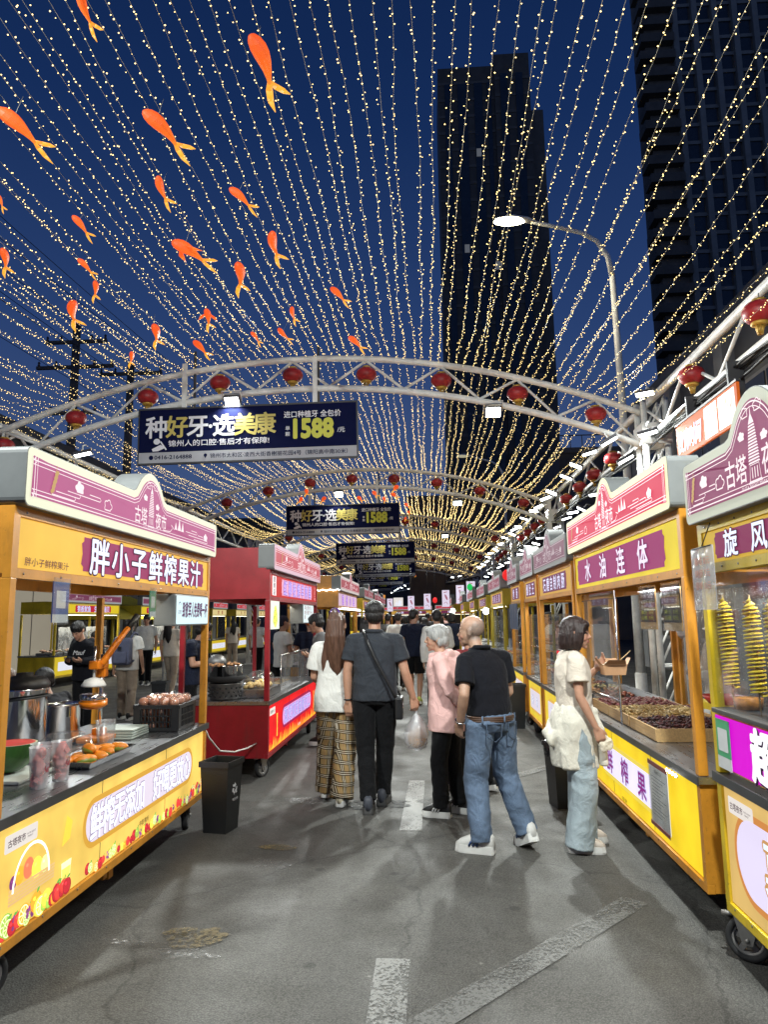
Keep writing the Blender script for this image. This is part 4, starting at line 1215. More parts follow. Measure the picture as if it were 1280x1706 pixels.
yel = glow(rgb(250, 210, 104), 0.95, mottled=0.22)
yel2 = glow(rgb(236, 206, 66), 0.92, mottled=0.12)

STALLS = {}
# left front: fresh juice
st_juice = dict(frame=ochre_fr, border=cream, face=glow(mauve, 0.98, mottled=0.06), led=5,
    fascia=dict(back=glow(rgb(240, 190, 80), 0.92, mottled=0.12), plaque=glow(rgb(166, 58, 106), 0.72), text='胖小子鲜榨果汁', ink=white_ink, edge=plum_edge, x0=0.225, x1=0.945, th=0.80, tw=0.93,
                extra=[('胖小子鲜榨果汁', 0.108, 0.25, 0.036, glow(rgb(120, 60, 70), 0.6, sample=False), 0.40)]),
    counter=dict(back=yel, oval=glow(rgb(232, 220, 236), 0.95), halo=glow(rgb(232, 176, 70), 0.8), ox=(0.295, 0.885), oh=0.44, dz=0.035, text='鲜榨无添加 好喝更放心', tx=(0.31, 0.87), tth=0.36,
                 edge=glow(rgb(166, 148, 176), 0.75, sample=False), ink=glow(rgb(238, 240, 255), 1.1, sample=False), eb=0.055, ib=0.03))
L1 = stall('yellow fresh juice stall at the left front with fruit pictures along its lit counter', -1, -1.85, 3.02, 5.87, st_juice)
cpan = [o for o in L1.children if o.name.startswith('counter_panel')][0]
fruit_art(0.86, 2.72, 0.265, 0.036, 0.0055, 5, 40).build('fruit_print', cpan, attr=True)
m_ = fruit_art(2.52, 2.78, 0.30, 0.035, 0.0053, 9, 8); 
for q in fruit_art(0.06, 0.66, 0.27, 0.052, 0.0050, 8, 26).v: pass
fb = fruit_art(0.06, 0.66, 0.265, 0.05, 0.0050, 8, 26)
fb.col = (0.55, 0.36, 0.15)
for k in range(5): fb.poly([(0.14, 0.385 + k * 0.014), (0.52, 0.385 + k * 0.014), (0.52, 0.396 + k * 0.014), (0.14, 0.396 + k * 0.014)], 0.0012)
fb.col = (0.93, 0.90, 0.82); fb.ribbon([(0.17 + 0.15 - 0.15 * math.cos(PI * i / 14), 0.43 + 0.17 * math.sin(PI * i / 14)) for i in range(15)], 0.014, 0.0010)
for (x, z, c, rr) in ((0.22, 0.49, FRUIT['orange'], 0.036), (0.29, 0.50, (0.75, 0.16, 0.08), 0.042), (0.36, 0.48, FRUIT['lemon'], 0.044), (0.43, 0.475, (0.62, 0.72, 0.30), 0.036), (0.17, 0.475, FRUIT['grape'], 0.028)):
    fb.col = c; fb.disc(x, z, rr, rr * 1.1, 0.0018 - x * 0.0006, 16); fb.col = tuple(min(1, q * 1.6) for q in c); fb.disc(x - rr * .3, z + rr * .35, rr * .25, rr * .2, 0.0015 - x * 0.0006, 10)
fb.col = (0.95, 0.80, 0.45); fb.poly([(0.60, 0.30), (0.67, 0.30), (0.685, 0.42), (0.585, 0.42)], 0.0008); fb.col = (0.96, 0.62, 0.12); fb.poly([(0.603, 0.305), (0.667, 0.305), (0.678, 0.39), (0.592, 0.39)], 0.0006)
fb.col = (0.80, 0.50, 0.05); fb.poly([(0.58, 0.5), (0.66, 0.52), (0.68, 0.60), (0.62, 0.64), (0.60, 0.57)], 0.0008)
fb.build('fruit_print', cpan, attr=True)
m_.build('fruit_print', cpan, attr=True)
MB().use(glow(rgb(90, 50, 20), 0.5, sample=False)).text('中国·锦州', 1.62, 0.345, 0.03, 0.004, 0.01).build('lettering', cpan)

# left second: red grill stall
red_glow = glow(rgb(232, 34, 38), 1.0, mottled=0.15)
st_red = dict(frame=red_fr, border=glow(rgb(226, 190, 205), 0.75), face=glow(rose, 0.9), side_top=2.36, led=7,
    fascia=dict(back=glow(rgb(206, 40, 40), 0.75), plaque=glow(rgb(238, 170, 200), 0.85), text='红柳枝烤羊肉串', ink=glow(rgb(196, 176, 250), 1.0, sample=False), edge=glow(rgb(150, 80, 190), 0.7, sample=False), x0=0.20, x1=0.86, th=0.70, tw=0.94,
                extra=[]),
    counter=dict(back=red_glow, oval=glow(rgb(236, 176, 236), 0.9), halo=glow(rgb(190, 40, 90), 0.7), ox=(0.24, 0.84), oh=0.42, dz=0.03, text='现烤现卖香辣可口', tx=(0.26, 0.82), tth=0.36,
                 edge=glow(rgb(120, 80, 190), 0.7, sample=False), ink=glow(rgb(206, 200, 255), 1.05, sample=False)))
L2 = stall('dark red grill stall, second on the left, with a glowing red counter panel', -1, -1.68, 7.37, 10.5, st_red)
fpan = [o for o in L2.children if o.name.startswith('fascia_panel')][0]
e_ = MB().use(glow(rgb(250, 236, 236), 0.9, sample=False)); e_.poly([(0.14, 1.86), (0.34, 1.86), (0.34, 2.07), (0.14, 2.07)], 0.0045)
e_.use(glow((0.02, 0.015, 0.02), 0.2, sample=False))
for i_, ch_ in enumerate('烧烤店'): e_.text(ch_, 0.24, 2.035 - i_ * 0.068, 0.058, 0.003, 0.02)
e_.build('lettering', fpan); e_ = MB().use(glow(rgb(255, 225, 225), 0.9, sample=False))
for i_, ch_ in enumerate('大众口味'): e_.text(ch_, 2.93, 2.04 - i_ * 0.05, 0.042, 0.003, 0.02)
e_.build('lettering', fpan)
cpan2 = [o for o in L2.children if o.name.startswith('counter_panel')][0]
fl = MB().use(vprint(0.85)); rn_ = random.Random(4)
for k in range(44):
    x = 0.07 + k * 0.068; hh = rn_.uniform(0.05, 0.13)
    fl.col = (0.95, 0.28 + 0.2 * rn_.random(), 0.03)
    fl.poly([(x - 0.036, 0.264), (x + 0.036, 0.264), (x + 0.02, 0.264 + hh * 0.5), (x + 0.012, 0.264 + hh), (x - 0.012, 0.264 + hh * 0.55)], 0.006 - 0.0001 * (k % 3))
fl.col = (0.95, 0.42, 0.05)
for xx in (0.45, 2.86): fl.poly([(xx - 0.03, 0.36), (xx + 0.03, 0.36), (xx + 0.02, 0.47), (xx + 0.03, 0.60), (xx - 0.03, 0.60), (xx - 0.015, 0.47)], 0.0055)
fl.build('flame_print', cpan2, attr=True)
MB().use(glow(rgb(255, 230, 225), 0.9, sample=False)).text('中国·锦州', 1.75, 0.305, 0.034, 0.004, 0.012).build('lettering', cpan2)

st_oran = dict(frame=ochre_fr, border=glow(rgb(215, 205, 200), 0.75), face=glow(rose, 0.62), side_top=2.40, far=True, led=8,
    fascia=dict(back=glow(rgb(225, 190, 215), 0.8), text='锦州小串', ink=glow(rgb(200, 150, 250), 0.95, sample=False), edge=glow(rgb(140, 70, 180), 0.7, sample=False), x0=0.1, x1=0.9, th=0.8, tw=0.95),
    counter=dict(back=yel, oval=glow(rgb(235, 225, 235), 0.9), ox=(0.2, 0.8), text='现烤现卖', tx=(0.25, 0.75), edge=glow(rgb(150, 110, 150), 0.7, sample=False), ink=white_ink))
L3 = stall('orange stall with white string lights round its roof, third on the left', -1, -1.7, 13.1, 16.5, st_oran)
q = MB().use(glow((0.95, 0.97, 1.0), 6.0, sample=False)); rn_ = random.Random(2)
for k in range(34): q.ico((0.0 - 0.02, -0.02 + k * 0.028, 2.13 + 0.01 * math.sin(k * 1.3)), 0.012, 1)
for k in range(70): q.ico((0.0 + k * 0.049, -0.07, 1.79 + 0.012 * math.sin(k * 1.1)), 0.012, 1)
q.build('string_light', L3)['kind'] = 'stuff'

def simple_style(frame, face, text, ctext, dark=True, border=None, ink=None, fback=None, fk=0.8):
    return dict(frame=frame, border=border or cream_dim, face=glow(face, 0.42 if dark else 0.8), far=True, led=9, ink=glow(rgb(225, 205, 212), 0.55, sample=False),
        fascia=dict(back=fback or glow(rgb(226, 176, 84), 0.7), plaque=glow(mauve_dk, 0.6), text=text, ink=ink or glow(rgb(225, 220, 250), 0.95, sample=False), edge=plum_edge, x0=0.14, x1=0.86, th=0.62, tw=0.92),
        counter=dict(back=yel2, oval=glow(rgb(228, 220, 232), 0.9), halo=glow(rgb(240, 190, 90), 0.8), ox=(0.14, 0.86), oh=0.55, orad=0.03, text=ctext, tx=(0.2, 0.8), edge=glow(rgb(150, 140, 175), 0.7, sample=False), ink=white_ink))
stall('yellow stall behind the orange one, fourth on the left', -1, -1.75, 18.4, 21.2, simple_style(yellow_fr, rose, '烤冷面', '现做现卖'))
stall('yellow stall fifth on the left', -1, -1.8, 22.4, 25.2, simple_style(ochre_fr, rose, '手抓饼', '现做现卖'))
stall('yellow stall sixth on the left', -1, -1.9, 26.6, 29.4, simple_style(yellow_fr, rose, '烤面筋', '香辣可口'))

# right front: spiral potato
st_pot = dict(frame=yellow_fr, border=glow(rgb(205, 208, 190), 0.72), face=glow(rgb(148, 66, 106), 0.72, mottled=0.06), zc=0.80, zs=(2.05, 2.36), bh=0.16, D=0.95, yaw=0.5, yaw0=1.0, wheel=(0.05, 0.07),
    fascia=dict(back=glow(rgb(226, 186, 70), 0.72), plaque=glow(rgb(150, 58, 100), 0.7), text='旋风薯塔', ink=white_ink, edge=plum_edge, x0=0.12, x1=0.88, th=0.75, tw=0.92), led=14, led_col=(1.0, 0.95, 0.85),
    counter=dict(back=glow(rgb(238, 198, 120), 0.74, mottled=0.15), oval=glow(rgb(228, 218, 245), 0.95), halo=glow(rgb(226, 150, 80), 0.75), ox=(0.1, 0.9), oh=0.66, text='薯塔', tx=(0.22, 0.8), tth=0.48,
                 edge=glow(rgb(226, 170, 110), 0.7, sample=False), ink=glow(rgb(226, 240, 255), 1.05, sample=False), eb=0.06))
R1 = stall('yellow spiral potato stall at the right front with a magenta board above its counter', 1, 1.38, 2.10, 3.72, st_pot)
# right second
st_r2 = dict(frame=ochre_fr, border=glow(rgb(240, 238, 190), 1.0), face=glow(crimson, 0.95), zs=(2.17, 2.47), wheel=(0.5, 0.42), led=7, led_col=(0.98, 0.98, 1.0), ink=glow(rgb(255, 235, 240), 1.1, sample=False),
    fascia=dict(back=glow(rgb(240, 214, 60), 0.80, mottled=0.1), plaque=glow(rgb(166, 58, 116), 0.75), text='水油连体', ink=glow(rgb(240, 225, 245), 1.0, sample=False), edge=glow(rgb(130, 40, 100), 0.7, sample=False), x0=0.05, x1=0.90, th=0.62, tw=0.86),
    counter=dict(back=glow(rgb(246, 212, 44), 0.95, mottled=0.15), oval=glow(rgb(238, 230, 255), 1.0), halo=glow(rgb(240, 216, 90), 0.9), ox=(0.25, 0.79), oh=0.46, dz=0.0, orad=0.02, text='鲜榨果汁', tx=(0.262, 0.845), tth=0.34,
                 edge=glow(rgb(200, 190, 240), 0.7, sample=False), ink=glow(rgb(150, 40, 140), 0.75, sample=False), tag=False, eb=0.05))
R2 = stall('yellow stall with a bright crimson sign and trays of dried fruit, second on the right', 1, 1.36, 3.90, 6.80, st_r2)
c2 = [o for o in R2.children if o.name.startswith('counter_panel')][0]
MB().use(glow(rgb(110, 60, 20), 0.5, sample=False)).text('中国·锦州', 1.35, 0.285, 0.028, 0.004, 0.01).build('lettering', c2)
R3 = stall('ochre stall with a dim grey-mauve sign, third on the right', 1, 1.36, 6.92, 9.05, simple_style(ochre_fr, rgb(150, 88, 116), '石磨自制肉肠', '鲜香美味', border=glow(rgb(160, 160, 158), 0.5)))
R4 = stall('narrow ochre stall, fourth on the right', 1, 1.36, 9.20, 10.46, simple_style(ochre_fr, rgb(176, 98, 128), '爆肚王', '美味'))
R5 = stall('narrow stall with a blue sheet under its sign, fifth on the right', 1, 1.36, 10.9, 12.2, simple_style(ochre_fr, rgb(180, 100, 130), '烤肠', '美味'))
R6 = stall('olive yellow stall on thin posts, sixth on the right', 1, 1.36, 13.55, 16.25, simple_style(olive_fr, rgb(186, 90, 116), '铁板豆腐', '铁板豆腐'))
stall('olive yellow stall seventh on the right', 1, 1.34, 17.3, 20.0, simple_style(olive_fr, rgb(186, 90, 116), '章鱼丸子', '现做现卖'))
stall('olive yellow stall eighth on the right', 1, 1.28, 21.0, 23.8, simple_style(olive_fr, rgb(196, 80, 100), '炸鸡排', '外酥里嫩'))
stall('yellow stall ninth on the right', 1, 1.15, 25.0, 27.8, simple_style(yellow_fr, rgb(196, 80, 100), '臭豆腐', '闻臭吃香'))
stall('yellow stall tenth on the right', 1, 0.9, 29.0, 31.8, simple_style(yellow_fr, rgb(196, 80, 100), '烤鱿鱼', '现烤现卖'))

# far left row, across the second aisle
st_fl = dict(frame=yellow_fr, border=cream_dim, face=glow(rgb(150, 74, 108), 0.5), far=True, led=30, led_col=(1.0, 0.97, 0.78), ink=glow(rgb(230, 205, 215), 0.6, sample=False), group='stalls of the far left row',
    fascia=dict(back=glow(rgb(236, 206, 40), 0.8), plaque=glow(rgb(200, 30, 60), 0.8), text='铁板鱿鱼 生蚝 扇贝', ink=glow(rgb(205, 215, 255), 1.0, sample=False), x0=0.26, x1=0.84, th=0.7, tw=0.9),
    counter=dict(back=glow(rgb(236, 206, 50), 0.7), oval=glow(rgb(226, 228, 240), 0.95), ox=(0.06, 0.94), oh=0.5, orad=0.02, text='鲜香美味', tx=(0.2, 0.8), edge=glow(rgb(150, 150, 160), 0.6, sample=False), ink=white_ink))
FL1 = stall('yellow seafood stall with a red plaque, seen through the juice stall', -1, -9.5, 17.6, 21.3, st_fl)
st_fl2 = dict(st_fl); st_fl2['fascia'] = dict(st_fl['fascia'], text='锦州小串 烧烤 涮串', x0=0.14, x1=0.95); st_fl2['frame'] = olive_fr
FL2 = stall('yellow stall with a sloping yellow canopy in the far left row', -1, -9.5, 22.9, 26.3, st_fl2)
cn = MB().use(mat('yellow_canopy_cloth', (0.36, 0.30, 0.01), 0.8)); 
cn.add([(-0.9, 0.3, 1.85), (3.4, 0.3, 1.85), (3.4, 2.6, 1.85), (-0.9, 2.6, 1.85), (0.5, 1.4, 2.5), (2.4, 1.4, 2.5), (-0.9, 0.3, 1.68), (3.4, 0.3, 1.68), (3.4, 2.6, 1.68), (-0.9, 2.6, 1.68)],
       [(0, 1, 5, 4), (1, 2, 5), (2, 3, 4, 5), (3, 0, 4), (0, 6, 7, 1), (1, 7, 8, 2), (2, 8, 9, 3), (3, 9, 6, 0)])
for (a, b) in ((-0.88, 0.32), (3.36, 2.5), (-0.88, 2.5)): cn.use(yellow_fr).box(a, a + 0.04, b, b + 0.04, 0, 1.8)
cn.build('canopy', FL2)
for k, (a, b) in enumerate(((30.6, 32.8), (34.4, 36.8), (38.5, 41.0))):
    s_ = dict(st_fl); s_['face'] = glow(rgb(205, 50, 60), 0.8); s_['fascia'] = dict(st_fl['fascia'], text='烤串' if k != 1 else '冷饮', back=glow(rgb(236, 216, 150), 0.8), plaque=None, ink=glow(rgb(170, 50, 40), 0.7, sample=False)); s_['led'] = 20
    stall(['small stall with a red arched sign in the far left row, nearest of three', 'small stall with a red arched sign in the far left row, middle of three', 'small stall with a red arched sign in the far left row, last of three'][k], -1, -9.5, a, b, s_)

# stalls that close the view where the lane bends away
for k, (x, y, w_, fr_, tx_, lb) in enumerate(((0.3, 46.5, 2.7, yellow_fr, '炸串', 'yellow stall facing the viewer at the end of the lane, rightmost'), (-2.7, 48.5, 2.8, ochre_fr, '麻辣烫', 'ochre stall facing the viewer at the end of the lane, middle'), (-5.8, 51.0, 2.8, yellow_fr, '烤肉', 'yellow stall facing the viewer at the end of the lane, leftmost'))):
    s_ = simple_style(fr_, rgb(205, 60, 80), tx_, '现做现卖', dark=False); s_['Y'] = y; s_['led'] = 25
    stall(lb, 0, x, y, y + w_, s_)
# ------------------------------------------------------------------ people
def remesh(mb, voxel, smooth=4, name='tmp', fac=0.5):
    """One continuous surface from overlapping closed shapes."""
    me = bpy.data.meshes.new(name); me.from_pydata(mb.v, [], mb.f)
    o = bpy.data.objects.new(name, me); COL.objects.link(o)
    r = o.modifiers.new('r', 'REMESH'); r.mode = 'VOXEL'; r.voxel_size = voxel; r.use_smooth_shade = True
    if smooth:
        s = o.modifiers.new('s', 'SMOOTH'); s.factor = fac; s.iterations = smooth
    dg = bpy.context.evaluated_depsgraph_get()
    res = bpy.data.meshes.new_from_object(o.evaluated_get(dg))
    bpy.data.objects.remove(o); bpy.data.meshes.remove(me)
    return res
def displace(me, fn):
    n = len(me.vertices)
    co = np.empty(n * 3); me.vertices.foreach_get('co', co); co = co.reshape(-1, 3)
    no = np.empty(n * 3); me.vertices.foreach_get('normal', no); no = no.reshape(-1, 3)
    d = np.array([fn(Vector(c)) for c in co])
    me.vertices.foreach_set('co', (co + no * d[:, None]).ravel()); me.update()
def fold(amp, sx=5, sz=11, ph=0.0, diag=0.4):
    def f(c):
        a = noise.noise(Vector((c.x * sx + ph, c.y * sx, c.z * sz + c.x * sx * diag)))
        b = noise.noise(Vector((c.x * sx * 2.3 + 7 + ph, c.y * sx * 2.3, c.z * sz * 1.9 - c.x * 3)))
        return amp * ((1 - abs(a) * 2.2) * 0.8 + 0.35 * b)
    return f
def colour(me, fn):
    ca = me.color_attributes.new('Col', 'FLOAT_COLOR', 'POINT')
    arr = []
    for v in me.vertices: arr.extend(tuple(fn(v.co)) + (1.0,))
    ca.data.foreach_set('color', arr)
def skin_mat():
    key = ('skin',)
    if key in _M: return _M[key]
    m = bpy.data.materials.new('skin'); m.use_nodes = True
    t = m.node_tree; n = t.nodes; b = n['Principled BSDF']
    at = n.new('ShaderNodeVertexColor'); at.layer_name = 'Col'
    tx = n.new('ShaderNodeTexCoord'); nz = n.new('ShaderNodeTexNoise'); nz.inputs['Scale'].default_value = 45; nz.inputs['Detail'].default_value = 5
    t.links.new(tx.outputs['Object'], nz.inputs['Vector'])
    mr = n.new('ShaderNodeMapRange'); mr.inputs['To Min'].default_value = 0.82; mr.inputs['To Max'].default_value = 1.16; t.links.new(nz.outputs[0], mr.inputs[0])
    mx = n.new('ShaderNodeMix'); mx.data_type = 'RGBA'; mx.blend_type = 'MULTIPLY'; mx.inputs['Factor'].default_value = 1
    t.links.new(at.outputs[0], mx.inputs['A']); t.links.new(mr.outputs[0], mx.inputs['B']); t.links.new(mx.outputs['Result'], b.inputs['Base Color'])
    b.inputs['Roughness'].default_value = 0.5
    b.inputs['Subsurface Weight'].default_value = 0.12; b.inputs['Subsurface Radius'].default_value = (0.02, 0.008, 0.004)
    bp = n.new('ShaderNodeBump'); bp.inputs['Strength'].default_value = 0.15; bp.inputs['Distance'].default_value = 0.004
    t.links.new(nz.outputs[0], bp.inputs['Height']); t.links.new(bp.outputs[0], b.inputs['Normal'])
    _M[key] = m; return m
def cloth(name, col, weave=420, rough=0.85, var=0.12, sheen=0.04):
    key = ('cl', name)
    if key in _M: return _M[key]
    m = mat(name, col, rough, var=var, vscale=5, bump=0.25, bscale=weave, spec=0.2)
    t = m.node_tree; n = t.nodes; b = n['Principled BSDF']; b.inputs['Sheen Weight'].default_value = sheen
    tx = n.new('ShaderNodeTexCoord'); w_ = n.new('ShaderNodeTexNoise'); w_.inputs['Scale'].default_value = 11; w_.inputs['Detail'].default_value = 3; w_.inputs['Distortion'].default_value = 1.6
    mp = n.new('ShaderNodeMapping'); mp.inputs['Scale'].default_value = (1, 1, 0.7); mp.inputs['Rotation'].default_value = (0.3, 0.5, 0); t.links.new(tx.outputs['Object'], mp.inputs[0]); t.links.new(mp.outputs[0], w_.inputs['Vector'])
    bp = n.new('ShaderNodeBump'); bp.inputs['Strength'].default_value = 0.5; bp.inputs['Distance'].default_value = 0.03; t.links.new(w_.outputs[0], bp.inputs['Height'])
    old = b.inputs['Normal'].links[0].from_socket; t.links.new(old, bp.inputs['Normal']); t.links.new(bp.outputs[0], b.inputs['Normal'])
    _M[key] = m; return m
def hairmat(name, col):
    key = ('h', name)
    if key in _M: return _M[key]
    m = mat(name, col, 0.42, var=0.5, vscale=60, bump=0.8, bscale=130, stretch=(1, 1, 0.08), spec=0.5)
    _M[key] = m; return m

def ringtube(mb, rings, n=20):
    """Closed loft: rings = [(centre, rx, ry, yaw)] in horizontal-ish sections (elliptic, superellipse)."""
    vs = []; fs = []
    for (c, rx, ry, yaw) in rings:
        ca, sa = math.cos(yaw), math.sin(yaw)
        for j in range(n):
            t = 2 * PI * j / n
            u = math.copysign(abs(math.cos(t)) ** 0.85, math.cos(t)) * rx; v = math.copysign(abs(math.sin(t)) ** 0.85, math.sin(t)) * ry
            vs.append((c[0] + u * ca - v * sa, c[1] + u * sa + v * ca, c[2]))
    for i in range(len(rings) - 1):
        for j in range(n):
            a = i * n + j; b = i * n + (j + 1) % n; fs.append((a, b, b + n, a + n))
    fs.append(tuple(reversed(range(n)))); fs.append(tuple((len(rings) - 1) * n + j for j in range(n)))
    mb.add(vs, fs, True)
def capsule(mb, a, b, ra, rb, n=12):
    a = Vector(a); b = Vector(b); d = (b - a)
    if d.length < 1e-6: return
    d.normalize(); pts = []; rr = []
    for k in range(4):
        t = PI / 2 * (1 - k / 3.0); pts.append(a - d * ra * math.sin(t)); rr.append(max(0.0008, ra * math.cos(t)))
    for k in range(4):
        t = PI / 2 * k / 3.0; pts.append(b + d * rb * math.sin(t)); rr.append(max(0.0008, rb * math.cos(t)))
    mb.tube(pts, rr, n)
def chain(mb, pts, rad, n=12):
    for i in range(len(pts) - 1): capsule(mb, pts[i], pts[i + 1], rad[i], rad[i + 1], n)

SKIN = (0.46, 0.25, 0.165)
BASE = dict(  # a standing adult 1.72 m tall, facing +y, x to their right
    pelvis=(0, 0, 0.93), waist=(0, 0.0, 1.07), chest=(0, 0.0, 1.27), neck=(0, -0.015, 1.445), head=(0, 0.02, 1.60),
    sl=(-0.185, -0.01, 1.395), sr=(0.185, -0.01, 1.395), el=(-0.235, -0.03, 1.11), er=(0.235, -0.03, 1.11), wl=(-0.245, 0.03, 0.87), wr=(0.245, 0.03, 0.87),
    hl=(-0.092, 0, 0.90), hr=(0.092, 0, 0.90), kl=(-0.10, 0.02, 0.49), kr=(0.10, 0.02, 0.49), al=(-0.10, -0.02, 0.09), ar=(0.10, -0.02, 0.09))

def person(label, x, y, yaw, h=1.70, pose=None, opt=None, group=None):
    """yaw 0 looks down the lane (+y), positive turns to the left. opt: clothing and hair."""
    opt = opt or {}; pose = pose or {}
    P = {k: Vector(v) for k, v in BASE.items()}
    for k, v in pose.items():
        if k in P: P[k] = Vector(v)
    k_ = h / 1.72
    for q in P: P[q] = P[q] * k_
    vox = opt.get('voxel', 0.006); fem = opt.get('fem', False); fat = opt.get('fat', 1.0)
    near = vox < 0.009
    t = thing('person', label, 'person', (x, y, 0), yaw, group)
    hy = pose.get('head_yaw', 0.0); hp = pose.get('head_pitch', 0.0); hrl = pose.get('head_roll', 0.0)
    HM = Matrix.Translation(P['head']) @ Matrix.Rotation(hy, 4, 'Z') @ Matrix.Rotation(hp, 4, 'X') @ Matrix.Rotation(hrl, 4, 'Y') @ Matrix.Scale(k_ * opt.get('hs', 1.0), 4)
    # ---------------- body
    B = MB()
    shw = 0.185 if not fem else 0.165
    ty = pose.get('twist', 0.0)            # shoulders turned against the hips
    py = pose.get('hips_yaw', 0.0)
    def lerp(a, b, u): return P[a].lerp(P[b], u)
    tors = [(lerp('pelvis', 'waist', -0.45), 0.15, 0.105, py), (lerp('pelvis', 'waist', 0.0), 0.168, 0.118 * fat, py), (lerp('pelvis', 'waist', 0.5), 0.158, 0.115 * fat, py * .7),
            (lerp('waist', 'chest', 0.0), 0.140 if not fem else 0.128, 0.105 * fat, ty * .2), (lerp('waist', 'chest', 0.5), 0.150 if not fem else 0.136, 0.112 * fat, ty * .5), (lerp('waist', 'chest', 1.0), 0.165 if not fem else 0.148, 0.118, ty),
            (lerp('chest', 'neck', 0.45), 0.165 if not fem else 0.145, 0.105, ty), (lerp('chest', 'neck', 0.75), 0.13, 0.082, ty), (lerp('chest', 'neck', 0.98), 0.065, 0.062, ty)]
    tors = [(c, a * k_, b * k_, yw) for c, a, b, yw in tors]
    ringtube(B, tors)
    capsule(B, P['neck'] + Vector((0, 0, -0.05)), HM @ Vector((0, -0.012, -0.06)), 0.056 * k_, 0.052 * k_)
    for s in 'lr':
        S, E, W_ = P['s' + s], P['e' + s], P['w' + s]
        ar = 1.0 if not fem else 0.86
        chain(B, [S, S.lerp(E, 0.35), E], [0.048 * k_ * ar, 0.050 * k_ * ar, 0.039 * k_ * ar])
        chain(B, [E, E.lerp(W_, 0.3), W_], [0.039 * k_ * ar, 0.041 * k_ * ar, 0.026 * k_ * ar])
        Hp, K, A = P['h' + s], P['k' + s], P['a' + s]
        chain(B, [Hp, Hp.lerp(K, 0.45), K], [0.085 * k_, 0.073 * k_, 0.053 * k_])
        chain(B, [K, K.lerp(A, 0.3), A], [0.052 * k_, 0.054 * k_, 0.036 * k_])
        # hand: palm, four unequal bent fingers, thumb from the side of the palm
        hd = (W_ - E).normalized(); hd = Vector(pose['hd' + s]).normalized() if 'hd' + s in pose else hd
        pn = Vector(pose.get('pn' + s, (1, 0, 0) if s == 'l' else (-1, 0, 0)))        # palm faces this way
        pn = (pn - hd * pn.dot(hd)).normalized(); side = hd.cross(pn).normalized()       # across the palm
        fwd = side if s == 'r' else -side
        # thumb side: the way the person faces when arms hang
        th_side = pose.get('th' + s, None)
        tsd = fwd if th_side is None else Vector(th_side)
        tsd = (tsd - hd * tsd.dot(hd) - pn * tsd.dot(pn)); tsd = tsd.normalized() if tsd.length > 1e-4 else fwd
        hk = k_ * (0.95 if fem else 1.0)
        kn = W_ + hd * 0.085 * hk
        for q in (-0.028, -0.010, 0.010, 0.028):
            capsule(B, W_ + hd * 0.012 + tsd * q * 0.65 * hk, kn + tsd * q * hk, 0.0155 * hk, 0.0135 * hk, 8)
        curl = pose.get('curl' + s, 0.45)
        for q, (off, ln) in enumerate(((0.030, 0.068), (0.010, 0.077), (-0.010, 0.071), (-0.029, 0.056))):
            d = hd.copy(); p = kn + tsd * off * hk; r = 0.0095 * hk
            for j, fr_ in enumerate((0.45, 0.31, 0.24)):
                ang = curl * (0.55 + 0.35 * j) * (1 + 0.12 * q)
                d = (d * math.cos(ang) + pn * math.sin(ang)).normalized()
                p2 = p + d * ln * fr_ * hk; capsule(B, p, p2, r, r * 0.88, 8); p = p2; r *= 0.9
        tb = W_ + hd * 0.025 * hk + tsd * 0.026 * hk; d = (hd * 0.72 + tsd * 0.55 + pn * 0.35).normalized()
        p2 = tb + d * 0.040 * hk; p3 = p2 + (hd * 0.85 + tsd * 0.15 + pn * 0.45).normalized() * 0.030 * hk
        chain(B, [tb, p2, p3], [0.0145 * hk, 0.0115 * hk, 0.0092 * hk], 8)
        # bare foot inside the shoe
        fy = pose.get('fy' + s, 0.0); fp = pose.get('fp' + s, 0.0)
        FM = Matrix.Translation(A) @ Matrix.Rotation(fy, 4, 'Z') @ Matrix.Rotation(fp, 4, 'X')
        capsule(B, FM @ Vector((0, -0.03 * k_, -0.045 * k_)), FM @ Vector((0, 0.12 * k_, -0.06 * k_)), 0.03 * k_, 0.022 * k_)
    # head: skull, face, jaw, nose, ears, brow, cheeks, lips
    H = MB()
    H.ell((0, -0.012, 0.030), (0.077, 0.098, 0.090), 20, 12); H.ell((0, 0.022, -0.015), (0.066, 0.072, 0.085), 18, 12)
    H.ell((0, 0.045, -0.066), (0.047, 0.046, 0.042), 14, 10); H.ell((0, 0.074, -0.098), (0.022, 0.018, 0.016), 10, 8)
    H.ell((0, 0.083, -0.058), (0.026, 0.014, 0.016), 10, 8)
    H.ell((0.033, 0.062, -0.034), (0.024, 0.022, 0.024), 10, 8); H.ell((-0.033, 0.062, -0.034), (0.024, 0.022, 0.024), 10, 8)
    H.ell((0, 0.075, 0.024), (0.052, 0.017, 0.012), 12, 8)
    H.tube([(0, 0.083, 0.018), (0, 0.094, -0.004), (0, 0.107, -0.022), (0, 0.104, -0.032)], [0.009, 0.010, 0.0135, 0.010], 10)
    H.ell((0.012, 0.094, -0.029), (0.009, 0.010, 0.008), 8, 6); H.ell((-0.012, 0.094, -0.029), (0.009, 0.010, 0.008), 8, 6)
    H.ell((0, 0.095, -0.053), (0.020, 0.008, 0.005), 10, 6); H.ell((0, 0.094, -0.062), (0.017, 0.008, 0.006), 10, 6)
    for s_ in (-1, 1):
        H.ell((s_ * 0.030, 0.082, 0.004), (0.014, 0.009, 0.009), 10, 6)
        H.ell((s_ * 0.078, -0.006, -0.008), (0.010, 0.020, 0.032), 10, 8, rot=Matrix.Rotation(-0.25 * s_, 3, 'Z'))
        H.ell((s_ * 0.083, -0.014, 0.004), (0.007, 0.017, 0.020), 10, 8)
    for v in H.v: pass
